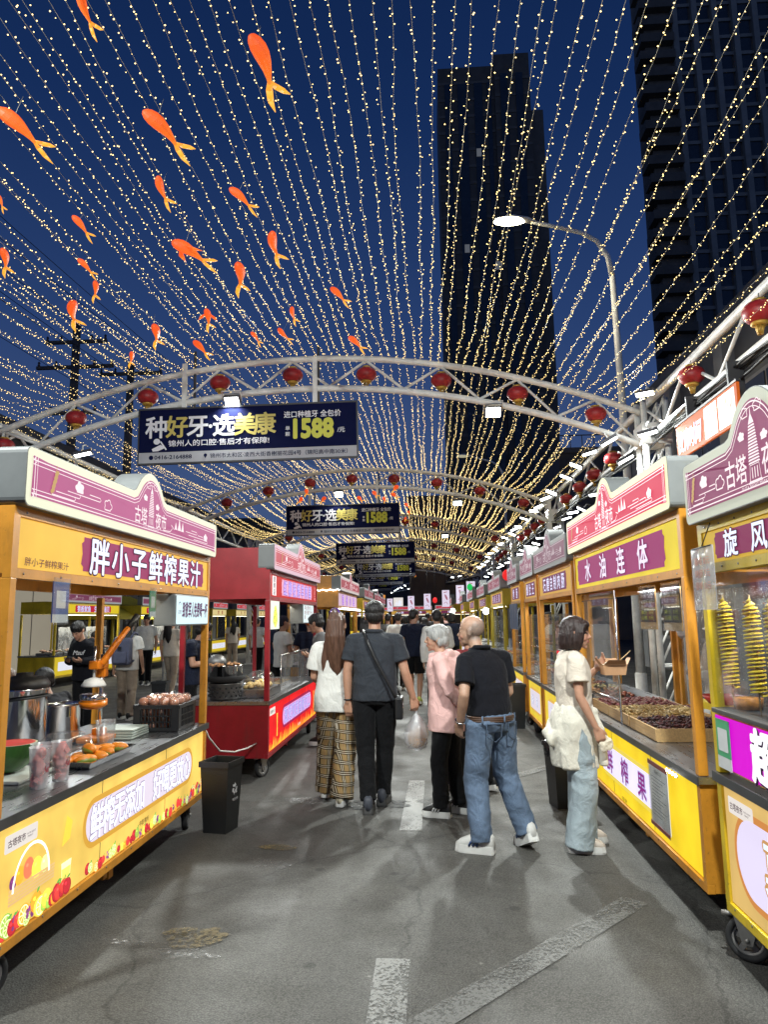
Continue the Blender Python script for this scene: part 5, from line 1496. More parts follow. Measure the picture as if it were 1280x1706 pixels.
    o_ = len(B.v); B.v.extend([tuple(HM @ Vector(v)) for v in H.v]); B.f.extend([tuple(i + o_ for i in f) for f in H.f]); B.sm.extend(H.sm); B.mi.extend(H.mi); B.c.extend(H.c)
    me = remesh(B, vox, 2 if near else 1, 'body', 0.4)
    IH = HM.inverted(); sk = opt.get('skin', SKIN); hcol = opt.get('hair_col', (0.012, 0.010, 0.009)); bald = opt.get('bald', False)
    def skc(c):
        q = IH @ c
        if q.length > 0.20: return sk
        col = Vector(sk)
        if q.y > 0.05:
            if abs(q.z + 0.0575) < 0.009 and abs(q.x) < 0.021 and q.y > 0.082: return tuple(col.lerp(Vector((0.36, 0.09, 0.08)), 0.75))
            e = math.hypot((abs(q.x) - 0.030) / 0.014, (q.z - 0.004) / 0.0055)
            if e < 1 and q.y > 0.07: return (0.03, 0.02, 0.018)
            e = math.hypot((abs(q.x) - 0.031) / 0.021, (q.z - 0.0275) / 0.005)
            if e < 1: return tuple(col.lerp(Vector(hcol), 0.8))
            e = math.hypot((abs(q.x) - 0.036) / 0.022, (q.z + 0.034) / 0.022)
            if e < 1: return tuple(col.lerp(Vector((0.50, 0.20, 0.14)), 0.35))
        if bald:
            a = noise.noise(q * 90) * 0.18
            m_ = min(1, max(0, (-q.y + 0.035 - max(0, q.z - 0.01) * 0.95) / 0.05)) * min(1, max(0, (q.z + 0.085) / 0.03)) * min(1, max(0, (0.085 - q.z) / 0.04))
            return tuple(col.lerp(Vector((0.15, 0.14, 0.13)), min(1, max(0, 0.62 * m_ + 1.3 * a * m_))))
        return sk
    colour(me, skc); me.materials.append(skin_mat())
    ob = bpy.data.objects.new('body', me); COL.objects.link(ob); ob.parent = t
    # ---------------- hair
    hs = opt.get('hair')
    if hs:
        Q = MB(); hv = 0.006 if near else 0.012
        if hs == 'crop':
            Q.ell((0, -0.018, 0.040), (0.084, 0.100, 0.090), 20, 12); Q.ell((0, -0.055, -0.005), (0.076, 0.062, 0.060), 16, 10)
        if hs == 'crop_full':
            Q.ell((0, -0.012, 0.046), (0.088, 0.108, 0.093), 20, 12); Q.ell((0, -0.055, -0.005), (0.080, 0.066, 0.064), 16, 10); Q.ell((0, 0.05, 0.075), (0.065, 0.045, 0.04), 14, 8)
        if hs == 'ponytail':
            Q.ell((0, -0.018, 0.038), (0.085, 0.103, 0.092), 20, 12); Q.ell((0, -0.055, -0.01), (0.078, 0.060, 0.065), 16, 10)
            Q.tube([(0, -0.08, 0.10), (0, -0.115, 0.125), (0, -0.15, 0.09)], [0.03, 0.036, 0.036], 12)
            Q.tube([(0, -0.13, 0.115), (0.004, -0.160, 0.04), (0.010, -0.165, -0.10), (0.016, -0.155, -0.25), (0.022, -0.15, -0.38), (0.03, -0.15, -0.47)], [0.046, 0.078, 0.098, 0.094, 0.066, 0.014], 16, ell=((0, 1, 0), 0.55))
            Q.tube([(-0.02, -0.15, 0.0), (-0.06, -0.16, -0.18), (-0.095, -0.155, -0.34), (-0.11, -0.15, -0.42)], [0.03, 0.042, 0.03, 0.006], 10, ell=((0, 1, 0), 0.5))
            Q.tube([(0.05, -0.15, -0.1), (0.075, -0.15, -0.25), (0.07, -0.15, -0.38)], [0.03, 0.032, 0.006], 10, ell=((0, 1, 0), 0.5))
        if hs == 'bob':
            Q.ell((0, -0.018, 0.036), (0.092, 0.112, 0.098), 20, 12)
            Q.tube([(0, -0.045, 0.05), (0, -0.05, -0.02), (0, -0.045, -0.085), (0, -0.04, -0.125)], [0.09, 0.102, 0.104, 0.090], 20, ell=((0, 1, 0), 0.80))
            for s_ in (-1, 1):
                Q.tube([(s_ * 0.066, 0.035, 0.075), (s_ * 0.086, 0.028, 0.01), (s_ * 0.088, 0.022, -0.06), (s_ * 0.080, 0.02, -0.125)], [0.03, 0.034, 0.036, 0.020], 10, ell=((1, 0, 0), 0.6))
            Q.ell((0.02, 0.062, 0.072), (0.055, 0.035, 0.032), 12, 8)
        if hs == 'grey_short':
            Q.ell((0, -0.022, 0.040), (0.094, 0.112, 0.096), 20, 12); Q.ell((0, -0.066, -0.02), (0.088, 0.062, 0.072), 16, 10); Q.ell((0.01, 0.045, 0.078), (0.072, 0.050, 0.038), 14, 8)
            for s_ in (-1, 1): Q.ell((s_ * 0.076, 0.012, 0.028), (0.026, 0.036, 0.052), 10, 8); Q.ell((s_ * 0.076, -0.03, -0.035), (0.022, 0.032, 0.042), 10, 8)
        if hs == 'long':
            Q.ell((0, -0.018, 0.036), (0.090, 0.108, 0.097), 20, 12)
            Q.tube([(0, -0.05, 0.05), (0, -0.07, -0.08), (0, -0.085, -0.22), (0, -0.09, -0.32)], [0.085, 0.10, 0.105, 0.06], 18, ell=((0, 1, 0), 0.62))
        if hs == 'bun':
            Q.ell((0, -0.018, 0.036), (0.085, 0.103, 0.092), 20, 12); Q.ell((0, -0.055, -0.01), (0.078, 0.060, 0.065), 16, 10); Q.ell((0, -0.10, 0.09), (0.04, 0.04, 0.04), 12, 8)
        Q.v = [tuple(HM @ Vector(v)) for v in Q.v]
        hm = remesh(Q, hv, 3, 'hair')
        def strand(c):
            q = IH @ c
            a = math.atan2(q.x, -q.y + 0.0001)
            return 0.0045 * noise.noise(Vector((a * 11, q.z * 5, q.y * 8))) + 0.0035 * noise.noise(Vector((a * 26, q.z * 9, 3)))
        displace(hm, strand)
        hm.materials.append(opt.get('hair_mat') or hairmat('black_hair', (0.012, 0.010, 0.009)))
        ho = bpy.data.objects.new('hair', hm); COL.objects.link(ho); ho.parent = t
    if opt.get('scrunchie') is not None:
        q = MB().use(opt['scrunchie'])
        for j in range(12):
            a = 2 * PI * j / 12; p = Vector((0.034 * math.cos(a), -0.122 + 0.010 * math.sin(a), 0.118 + 0.030 * math.sin(a))); q.ell(HM @ p, (0.016, 0.013, 0.015), 8, 6)
        q.build('hair_tie', t)
    # ---------------- shirt / jacket
    tp = opt.get('top')
    if tp:
        T = MB(); ease = tp.get('ease', 0.018) * k_; hem = tp.get('hem', 0.90) * k_; hw = tp.get('hem_w', 0.175) * k_; hd_ = tp.get('hem_d', 0.125) * k_
        hc = P['pelvis'] + (P['waist'] - P['pelvis']) * ((hem - P['pelvis'].z) / max(0.01, (P['waist'].z - P['pelvis'].z)))
        hc.z = hem
        if tp.get('hem_shift'): hc = hc + Vector(tp['hem_shift'])
        w_m = P['waist'].lerp(hc, 0.45)
        rings = [(hc, hw, hd_, py), (w_m, hw * 0.985 if tp.get('boxy') else (0.150 * k_ + ease), max(hd_ * 0.96, 0.11 * k_ * fat + ease), py * .5)]
        for (c, a, b, yw) in tors[4:8]: rings.append((c, a + ease * (1.3 if tp.get('boxy') else 1.0), b + ease, yw))
        nk = P['neck'] + Vector((0, -0.004, 0.0)); rings.append((nk, 0.070 * k_, 0.066 * k_, ty)); rings.append((nk + Vector((0, 0, 0.012)), 0.064 * k_, 0.061 * k_, ty))
        ringtube(T, rings, 24)
        for s in 'lr':
            S, E, W_ = P['s' + s], P['e' + s], P['w' + s]; C_ = P['neck'].lerp(P['chest'], 0.35)
            sw = tp.get('sleeve_w', 0.072) * k_
            capsule(T, C_.lerp(S, 0.4), S + Vector((0, 0, -0.008)), 0.070 * k_, 0.062 * k_)
            if tp.get('sleeve', 'short') == 'short':
                u = tp.get('sleeve_len', 0.55); e_ = S.lerp(E, u); n_ = (E - S).normalized()
                T.tube([S - n_ * 0.01, S.lerp(E, u * 0.5), e_], [0.062 * k_, sw * 0.94, sw * 1.0], 16)
            else:
                chain(T, [S, S.lerp(E, 0.5), E], [0.066 * k_, sw * 0.92, sw * 0.84]); dW = (W_ - E).normalized()
                T.tube([E - dW * 0.02, E.lerp(W_, 0.5), W_ - dW * 0.012, W_ + dW * 0.012], [sw * 0.84, sw * 0.78, sw * 0.60, sw * 0.52], 14)
        if tp.get('hood'):
            T.ell(P['neck'] + Vector((0, -0.062, -0.02)) * k_, (0.105 * k_, 0.045 * k_, 0.07 * k_), 16, 10); T.tube([P['neck'] + Vector((-0.10, -0.02, 0.0)), P['neck'] + Vector((-0.06, 0.075, -0.02)), P['neck'] + Vector((0.06, 0.075, -0.02)), P['neck'] + Vector((0.10, -0.02, 0.0))], 0.03 * k_, 10)
        if tp.get('collar'):
            T.tube([P['neck'] + Vector((0.066 * math.cos(a), -0.006 + 0.068 * math.sin(a), 0.010 + (0.016 if math.sin(a) < 0 else -0.008))) for a in [PI * 0.62 + 2 * PI * j / 16 for j in range(15)]], 0.0145 * k_, 8)
        if tp.get('extra'): tp['extra'](T, P, k_)
        tm = remesh(T, vox * 1.15, 3, 'top', 0.5)
        displace(tm, fold(tp.get('amp', 0.006) if near else 0.004, tp.get('fsx', 4.5), tp.get('fsz', 8), x * 3 + y, tp.get('diag', 0.6)))
        tm.materials.append(tp['mat']); to = bpy.data.objects.new(tp.get('name', 'shirt'), tm); COL.objects.link(to); to.parent = t
    # ---------------- trousers
    tr = opt.get('legs')
    if tr:
        T = MB(); wth, wk, wh = [q * k_ for q in tr.get('w', (0.098, 0.075, 0.065))]
        top = P['pelvis'].lerp(P['waist'], tr.get('rise', 0.62))
        ringtube(T, [(P['pelvis'].lerp(P['waist'], -0.55), 0.155 * k_, 0.112 * k_, py), (P['pelvis'].lerp(P['waist'], -0.1), 0.182 * k_, (0.128 * fat) * k_, py), (P['pelvis'].lerp(P['waist'], 0.3), 0.172 * k_, 0.124 * fat * k_, py), (top, 0.154 * k_, 0.116 * fat * k_, py)], 22)
        for s in 'lr':
            Hp, K, A = P['h' + s], P['k' + s], P['a' + s]
            if tr.get('short'):
                e_ = Hp.lerp(K, tr['short']); T.tube([Hp + Vector((0, 0, 0.03)), Hp.lerp(e_, 0.5), e_], [wth, wth * 0.98, wk * 1.15], 16)
            else:
                dn = (A - K).normalized(); e_ = A + dn * tr.get('drop', 0.01)
                chain(T, [Hp, Hp.lerp(K, 0.5), K], [wth, (wth + wk) * 0.5, wk], 14)
                T.tube([K - dn * 0.02, K.lerp(e_, 0.35), K.lerp(e_, 0.75), e_], [wk, wk * 0.55 + wh * 0.45, wh * 0.9 + wk * 0.1, wh], 18)
        pm = remesh(T, vox * 1.15, 3, 'trousers', 0.5)
        zk = P['kl'].z
        f0 = fold(tr.get('amp', 0.006) if near else 0.004, 5, 9, x * 5 + y, 0.5); f1 = fold(tr.get('stack', 0.007) if near else 0.003, 6, 19, y * 2, 1.6)
        displace(pm, lambda c: f0(c) + (f1(c) * max(0, 1 - (c.z / (0.42 * k_))) if not tr.get('short') else 0) + f1(c) * 0.4 * max(0, 1 - abs(c.z - zk) / 0.1))
        pm.materials.append(tr['mat']); po = bpy.data.objects.new(tr.get('name', 'trousers'), pm); COL.objects.link(po); po.parent = t
        if tr.get('belt') is not None:
            q = MB().use(tr['belt'])
            bl = P['pelvis'].lerp(P['waist'], 0.13)
            def bp_(a, e=0.0): return bl + Vector(((0.187 * k_ + e) * math.cos(a), (0.134 * fat * k_ + e) * math.sin(a), -0.004))
            for dz in (-0.012, 0.0, 0.012): q.tube([bp_(2 * PI * j / 32, -0.003) + Vector((0, 0, dz)) for j in range(33)], 0.009, 6)
            q.build('belt', t); q = MB().use(tr['mat'])
            for a in (-2.5, -PI / 2, -0.6, 0.7, 2.4): q.tube([bp_(a, 0.007) + Vector((0, 0, -0.03)), bp_(a, 0.009), bp_(a, 0.007) + Vector((0, 0, 0.028))], 0.006, 6)
            q.build('belt_loop', t)
            q = MB().use(tr.get('thread') or tr['mat'])
            for s_ in (-1, 1):      # stitched back pockets
                pts = []
                for (uu, zz) in ((-0.055, 0.0), (0.055, 0.0), (0.052, -0.09), (0.0, -0.125), (-0.052, -0.09), (-0.055, 0.0)):
                    xx = s_ * 0.088 + uu; pts.append(Vector((xx * k_, -0.128 * fat * k_ * math.sqrt(max(0.05, 1 - (abs(xx) / 0.20) ** 2.4)) - 0.012, (0.915 + zz) * k_)) + Vector((P['pelvis'].x, P['pelvis'].y, 0)))
                q.tube(pts, 0.0035, 5)
            q.build('pocket', t); q = MB()
    # ---------------- shoes
    sh = opt.get('shoe')
    if sh:
        for s in 'lr':
            A = P['a' + s]; fy = pose.get('fy' + s, 0.0); fp = pose.get('fp' + s, 0.0)
            FM = Matrix.Translation(A) @ Matrix.Rotation(fy, 4, 'Z') @ Matrix.Rotation(fp, 4, 'X') @ Matrix.Scale(k_ * sh.get('s', 1.0), 4)
            U = MB()
            out = [(-0.088, 0.022), (-0.075, 0.035), (0.0, 0.037), (0.06, 0.043), (0.11, 0.046), (0.15, 0.040), (0.178, 0.022)]
            hts = [0.020, 0.040, 0.058, 0.036, 0.012, -0.006, -0.028]
            vs = []; fs = []; n = 10
            for (yy, ww), ht in zip(out, hts):
                for j in range(n):
                    a = 2 * PI * j / n
                    zz = math.sin(a); zc_ = (-0.062 + ht) / 2; zr = (ht + 0.062) / 2
                    vs.append((ww * math.copysign(abs(math.cos(a)) ** 0.7, math.cos(a)), yy, zc_ + zr * math.copysign(abs(zz) ** 0.8, zz)))
            for i in range(len(out) - 1):
                for j in range(n):
                    a = i * n + j; b = i * n + (j + 1) % n; fs.append((a, a + n, b + n, b))
            fs.append(tuple(range(n))); fs.append(tuple((len(out) - 1) * n + j for j in reversed(range(n))))
            U.use(sh['mat']).add(vs, fs, True, FM); so_ = U.build('shoe', t)
            Z = MB().use(sh.get('sole') or rubber); pts = [(w2 + 0.004, y2) for y2, w2 in out] + [(-(w2 + 0.004), y2) for y2, w2 in reversed(out)]
            m_ = len(pts); zt = -0.060 + sh.get('sole_h', 0.022)
            Z.add([(a, b, -0.088) for a, b in pts] + [(a * 1.02, b * 1.02, -0.075) for a, b in pts] + [(a * 0.97, b * 0.97, zt) for a, b in pts],
                  [tuple(range(m_))] + [((i + 1) % m_, i, i + m_, (i + 1) % m_ + m_) for i in range(m_)] + [((i + 1) % m_ + m_, i + m_, i + 2 * m_, (i + 1) % m_ + 2 * m_) for i in range(m_)] + [tuple(reversed(range(2 * m_, 3 * m_)))], False, FM)
            Z.build('sole', so_)
            if sh.get('stripe') is not None:
                G = MB().use(sh['stripe'])
                for side_ in (-1, 1):
                    for q in range(3):
                        y_ = 0.012 + q * 0.026
                        G.tube([FM @ Vector((side_ * (0.0445 + 0.0018 * q), y_ + 0.012, -0.036)), FM @ Vector((side_ * (0.0440 + 0.0018 * q), y_, -0.010)), FM @ Vector((side_ * (0.0385 + 0.0010 * q), y_ - 0.012, 0.022 - 0.012 * q))], 0.0075, 5)
                G.build('stripe', so_)
    return t, P, HM

# materials of the clothes
white_tee = cloth('white_cotton', (0.70, 0.70, 0.66)); cream_tee = cloth('cream_cotton', (0.64, 0.57, 0.48)); cream_apron = cloth('pale_apron', (0.66, 0.63, 0.54))
charcoal = cloth('charcoal_knit', (0.034, 0.039, 0.048)); black_cl = cloth('black_knit', (0.0055, 0.006, 0.0095), var=0.25); black_tr = cloth('black_trousers', (0.0045, 0.0048, 0.006), var=0.25)
pink = cloth('pink_jacket', (0.72, 0.45, 0.42)); denim = cloth('blue_denim', (0.105, 0.150, 0.225), 300, var=0.35); denim_lt = cloth('light_denim', (0.30, 0.36, 0.39), 300, var=0.3)
navy = cloth('navy_knit', (0.010, 0.014, 0.032)); grey_cl = cloth('grey_cotton', (0.16, 0.165, 0.17)); maroon = cloth('maroon_cotton', (0.20, 0.03, 0.035)); khaki = cloth('sand_trousers', (0.36, 0.29, 0.22))
leather_bk = mat('black_leather', (0.012, 0.012, 0.013), 0.4, bump=0.2, bscale=120); leather_br = mat('brown_leather', (0.06, 0.028, 0.015), 0.5)
shoe_w = mat('white_shoe', (0.50, 0.50, 0.48), 0.55, bump=0.2, bscale=200); shoe_b = mat('black_shoe', (0.013, 0.013, 0.014), 0.5, bump=0.2, bscale=200); sole_w = mat('white_sole', (0.55, 0.55, 0.53), 0.6); sole_d = mat('dark_sole', (0.05, 0.05, 0.05), 0.7)
shoe_g = mat('slate_shoe', (0.045, 0.05, 0.065), 0.6); stripe_w = mat('white_stripe', (0.7, 0.7, 0.7), 0.5, var=0); stripe_b = mat('blue_stripe', (0.03, 0.06, 0.16), 0.5, var=0)
brown_hair = hairmat('brown_hair', (0.095, 0.046, 0.028)); grey_hair = hairmat('grey_hair', (0.34, 0.34, 0.33)); black_hair = hairmat('black_hair', (0.010, 0.009, 0.009)); dark_bob = hairmat('dark_bob_hair', (0.022, 0.011, 0.009))
def plaid():
    m = bpy.data.materials.new('tan_plaid'); m.use_nodes = True
    t = m.node_tree; n = t.nodes; b = n['Principled BSDF']; b.inputs['Roughness'].default_value = 0.85; b.inputs['Specular IOR Level'].default_value = 0.2
    tx = n.new('ShaderNodeTexCoord'); sp = n.new('ShaderNodeSeparateXYZ'); t.links.new(tx.outputs['Object'], sp.inputs[0])
    nz = n.new('ShaderNodeTexNoise'); nz.inputs['Scale'].default_value = 5; t.links.new(tx.outputs['Object'], nz.inputs['Vector'])
    def math_(op, a, bb=None, c=None):
        q = n.new('ShaderNodeMath'); q.operation = op
        for i, v in enumerate((a, bb, c)):
            if v is None: continue
            if isinstance(v, (int, float)): q.inputs[i].default_value = v
            else: t.links.new(v, q.inputs[i])
        return q.outputs[0]
    def band(src, period, centre, half):
        f = math_('FRACT', math_('DIVIDE', src, period)); return math_('LESS_THAN', math_('ABSOLUTE', math_('SUBTRACT', f, centre)), half)
    u = math_('ADD', math_('ADD', sp.outputs['X'], math_('MULTIPLY', sp.outputs['Y'], 0.75)), math_('MULTIPLY', nz.outputs[0], 0.02))
    v = math_('ADD', math_('ADD', sp.outputs['Z'], math_('MULTIPLY', sp.outputs['X'], 0.1)), math_('MULTIPLY', nz.outputs[0], 0.03))
    col = (0.30, 0.20, 0.085, 1)
    cur = n.new('ShaderNodeRGB'); cur.outputs[0].default_value = col; cur = cur.outputs[0]
    def over(mask, c, k):
        nonlocal cur
        mx = n.new('ShaderNodeMix'); mx.data_type = 'RGBA'; t.links.new(math_('MULTIPLY', mask, k), mx.inputs['Factor'])
        t.links.new(cur, mx.inputs['A']); mx.inputs['B'].default_value = c + (1,); cur = mx.outputs['Result']
    for src in (u, v):
        over(band(src, 0.085, 0.5, 0.22), (0.10, 0.065, 0.03), 0.55)
        for c_ in (0.33, 0.5, 0.67): over(band(src, 0.085, c_, 0.028), (0.012, 0.012, 0.014), 0.9)
        for c_ in (0.415, 0.585): over(band(src, 0.085, c_, 0.022), (0.62, 0.58, 0.48), 0.8)
    over(band(u, 0.085, 0.0, 0.02), (0.35, 0.04, 0.03), 0.6)
    t.links.new(cur, b.inputs['Base Color'])
    return m

# --- the five people in front
def near_opt(**k): return dict(k)
# young woman in plaid trousers
G, GP, GH = person('person walking away with a long brown ponytail, white T-shirt and tan plaid trousers', -0.86, 6.52, 0.0, 1.66,
    dict(al=(-0.125, 0.16, 0.10), kl=(-0.10, 0.13, 0.50), ar=(0.055, -0.12, 0.095), kr=(0.075, 0.0, 0.49), er=(0.215, 0.03, 1.12), wr=(0.20, 0.16, 0.90), el=(-0.225, 0.03, 1.12), wl=(-0.17, 0.22, 1.02),
         head_yaw=-0.05, fpl=-0.1, fyr=-0.15, sl=(-0.175, -0.01, 1.39), sr=(0.175, -0.01, 1.39)),
    dict(fem=True, hair='ponytail', hair_mat=brown_hair, scrunchie=cloth('purple_band', (0.10, 0.04, 0.25)),
         top=dict(mat=white_tee, hem=0.815, hem_w=0.215, hem_d=0.135, ease=0.032, boxy=True, sleeve_len=0.72, sleeve_w=0.083, amp=0.006, fsx=3.5, fsz=6),
         legs=dict(mat=plaid(), w=(0.108, 0.102, 0.102), amp=0.006, drop=0.03), shoe=dict(mat=mat('cream_shoe', (0.55, 0.5, 0.36), 0.6), sole=sole_w)))
# man in charcoal polo
M2, MP, MH = person('person in a charcoal polo and black trousers, bag strap across the back', -0.50, 6.33, 0.0, 1.745,
    dict(sl=(-0.185, -0.01, 1.395), sr=(0.185, -0.01, 1.395), el=(-0.238, -0.02, 1.13), wl=(-0.235, 0.0, 0.87), er=(0.262, -0.04, 1.12), wr=(0.325, 0.02, 0.90), hdl=(0.03, 0.1, -1), hdr=(0.15, 0.12, -1), curlr=1.0, curll=0.55,
         al=(-0.055, -0.13, 0.095), kl=(-0.085, -0.02, 0.50), ar=(0.05, 0.12, 0.10), kr=(0.075, 0.10, 0.50), fyl=0.05, fyr=-0.12, head_yaw=0.06, pnl=(0.4, 0.9, 0), pnr=(-0.4, 0.9, 0)),
    dict(fat=1.12, hair='crop_full', hair_mat=black_hair, top=dict(mat=charcoal, hem=0.885, hem_w=0.192, hem_d=0.14, ease=0.026, sleeve_len=0.66, sleeve_w=0.072, amp=0.007, collar=True, boxy=True),
         legs=dict(mat=black_tr, w=(0.104, 0.078, 0.066), amp=0.006, drop=0.0), shoe=dict(mat=shoe_g, sole=sole_d, s=1.08)))
# grey haired woman in the pink jacket
L3p, LP, LH = person('person with short grey hair in a pink hooded jacket, hands clasped behind the back', 0.125, 6.10, 1.15, 1.545,
    dict(head_yaw=0.42, head_pitch=-0.08, el=(-0.255, -0.13, 1.13), wl=(-0.09, -0.23, 0.97), er=(0.255, -0.13, 1.13), wr=(0.06, -0.24, 0.95), hdl=(0.9, 0, -0.35), hdr=(-0.9, 0, -0.3), pnl=(0, -1, 0), pnr=(0, -1, 0), thl=(0, 0, 1), thr=(0, 0, 1),
         neck=(0, 0.035, 1.44), head=(0, 0.10, 1.585), chest=(0, 0.02, 1.27), al=(-0.085, 0.05, 0.09), kl=(-0.09, 0.06, 0.49), ar=(0.13, -0.05, 0.09), kr=(0.11, 0.02, 0.49), fyl=0.12, fyr=-0.1),
    dict(fem=True, hair='grey_short', hair_mat=grey_hair, skin=(0.48, 0.28, 0.19), hair_col=(0.3, 0.3, 0.3),
         top=dict(name='jacket', mat=pink, hem=0.76, hem_w=0.212, hem_d=0.165, ease=0.036, boxy=True, sleeve='long', sleeve_w=0.075, hood=True, amp=0.010, fsx=4, fsz=7, diag=0.9),
         legs=dict(mat=black_tr, w=(0.100, 0.078, 0.072), amp=0.006, drop=0.0), shoe=dict(mat=shoe_b, sole=sole_w, sole_h=0.026, stripe=stripe_w)))
# bald man in black polo and jeans
M4, BP, BH = person('person with a balding head in a black polo shirt, blue jeans and white trainers', 0.40, 5.27, 0.62, 1.625,
    dict(head_yaw=0.62, head_pitch=-0.10, pelvis=(0.0, -0.02, 0.93), waist=(-0.01, 0.0, 1.07), chest=(-0.02, 0.03, 1.27), neck=(-0.03, 0.055, 1.44), head=(-0.045, 0.125, 1.585),
         sl=(-0.19, 0.03, 1.375), sr=(0.165, 0.015, 1.39), el=(-0.27, -0.05, 1.13), wl=(-0.225, 0.07, 0.90), er=(0.215, 0.01, 1.12), wr=(0.16, 0.17, 0.96), hdl=(0.25, 0.5, -0.85), pnl=(1, 0.3, 0),
         hl=(-0.095, -0.01, 0.90), hr=(0.095, -0.03, 0.90), kl=(-0.105, 0.05, 0.495), al=(-0.125, -0.02, 0.09), kr=(0.155, 0.01, 0.51), ar=(0.225, -0.12, 0.125), fyl=0.62, fyr=-0.25, fpr=-0.42),
    dict(fat=1.15, bald=True, skin=(0.42, 0.255, 0.175), top=dict(mat=black_cl, hem=0.965, hem_w=0.178, hem_d=0.142, ease=0.026, sleeve_len=0.72, sleeve_w=0.075, collar=True, amp=0.006),
         legs=dict(mat=denim, name='jeans', w=(0.110, 0.088, 0.078), amp=0.008, drop=0.015, rise=0.72, belt=leather_br, thread=cloth('denim_seam', (0.05, 0.075, 0.12))), shoe=dict(mat=shoe_w, sole=sole_w, sole_h=0.028, stripe=stripe_b, s=1.08)))
q = MB().use(chrome); wv = BP['wl']; dv = (BP['wl'] - BP['el']).normalized(); a1 = dv.cross(Vector((0, 0, 1))).normalized(); a2 = dv.cross(a1)
q.tube([wv - dv * 0.03 + a1 * 0.034 * math.cos(2 * PI * j / 14) + a2 * 0.034 * math.sin(2 * PI * j / 14) for j in range(15)], 0.008, 6); q.build('watch', M4)
q = MB().use(denim)
for s_ in (-1, 1): q.box(s_ * 0.085 - 0.055, s_ * 0.085 + 0.055, -0.155, -0.147, 0.80, 0.90)
# woman in cream facing the stall
W5, WP, WH = person('person with a dark bob, cream T-shirt and pale apron, eating at a stall', 1.01, 5.30, -1.52, 1.60,
    dict(head_yaw=-0.22, head_pitch=-0.10, neck=(0, 0.0, 1.44), head=(0, 0.045, 1.585), er=(0.225, -0.01, 1.13), wr=(0.235, 0.10, 0.90), hdr=(0.0, 0.35, -0.95), pnr=(-1, 0.15, 0), curlr=0.8, el=(-0.22, 0.06, 1.14), wl=(-0.12, 0.22, 1.30), hdl=(0.3, 0.5, 0.7), pnl=(0.5, -0.6, 0.5),
         al=(-0.11, 0.05, 0.09), kl=(-0.10, 0.05, 0.49), ar=(0.10, -0.03, 0.09), kr=(0.10, 0.03, 0.49), fyl=0.1, fyr=-0.15),
    dict(fem=True, hair='bob', hair_mat=dark_bob, fat=1.0, top=dict(mat=cream_tee, hem=0.86, hem_w=0.165, hem_d=0.130, ease=0.016, sleeve_len=0.62, sleeve_w=0.078, amp=0.007, boxy=True),
         legs=dict(mat=denim_lt, name='jeans', w=(0.100, 0.096, 0.104), amp=0.006, drop=0.05, stack=0.003), shoe=dict(mat=mat('pale_slip_on', (0.50, 0.44, 0.38), 0.6), sole=sole_w)))
# apron tied round her hips: front and back cloth, knot and tails
A_ = MB(); kk = 1.60 / 1.72
ringtube(A_, [(Vector((0.0, -0.01, 0.60)) * kk, 0.178 * kk, 0.165 * kk, 0), (Vector((0.0, -0.012, 0.70)) * kk, 0.182 * kk, 0.168 * kk, 0), (Vector((0, -0.02, 0.82)) * kk, 0.190 * kk, 0.172 * kk, 0), (Vector((0, -0.015, 0.93)) * kk, 0.188 * kk, 0.158 * kk, 0), (Vector((0, -0.002, 1.02)) * kk, 0.165 * kk, 0.136 * kk, 0), (Vector((0, 0, 1.05)) * kk, 0.152 * kk, 0.126 * kk, 0)], 24)
A_.tube([Vector((-0.09, -0.13, 0.93)) * kk, Vector((-0.02, -0.185, 0.83)) * kk, Vector((0.06, -0.175, 0.80)) * kk, Vector((0.12, -0.12, 0.86)) * kk], [0.03, 0.055, 0.055, 0.03], 12)
A_.ell(Vector((0.09, 0.135, 1.0)) * kk, (0.03, 0.028, 0.03), 12, 8)
for (xx, ln) in ((0.10, 0.62), (0.03, 0.70)): A_.tube([Vector((xx, 0.135, 0.99)) * kk, Vector((xx + 0.03, 0.155, 0.88)) * kk, Vector((xx + 0.02, 0.172, 0.78)) * kk, Vector((xx + 0.03, 0.172, ln)) * kk], [0.016, 0.022, 0.026, 0.022], 10)
am = remesh(A_, 0.008, 3, 'apron'); displace(am, fold(0.017, 11, 2.2, 1.3, 0.6)); am.materials.append(cream_apron)
ao = bpy.data.objects.new('apron', am); COL.objects.link(ao); ao.parent = W5
q = MB().use(mat('paper_napkin', (0.66, 0.60, 0.48), 0.8)); hq = WP['wr'] + Vector((-0.02, 0.06, -0.10))
bm = bmesh.new(); bmesh.ops.create_icosphere(bm, subdivisions=3, radius=0.05)
for v in bm.verts: v.co = Vector((v.co.x * 0.55, v.co.y * 0.9, v.co.z * 1.1)) * (1 + 0.45 * noise.noise(v.co * 34)) + hq
q.addbm(bm, None, False); bm.free()
def world_of(t, v): return t.matrix_world @ v
def free(mb, name, label, cat, t, **k):
    """A thing held or worn by someone: built at the person's numbers, linked on its own."""
    o = mb.build(name, None, **k); o.location = t.location; o.rotation_euler = t.rotation_euler
    return tag(o, label, cat)
free(q, 'paper_napkin', 'crumpled paper napkin in the hand of the person in the pale apron', 'napkin', W5)
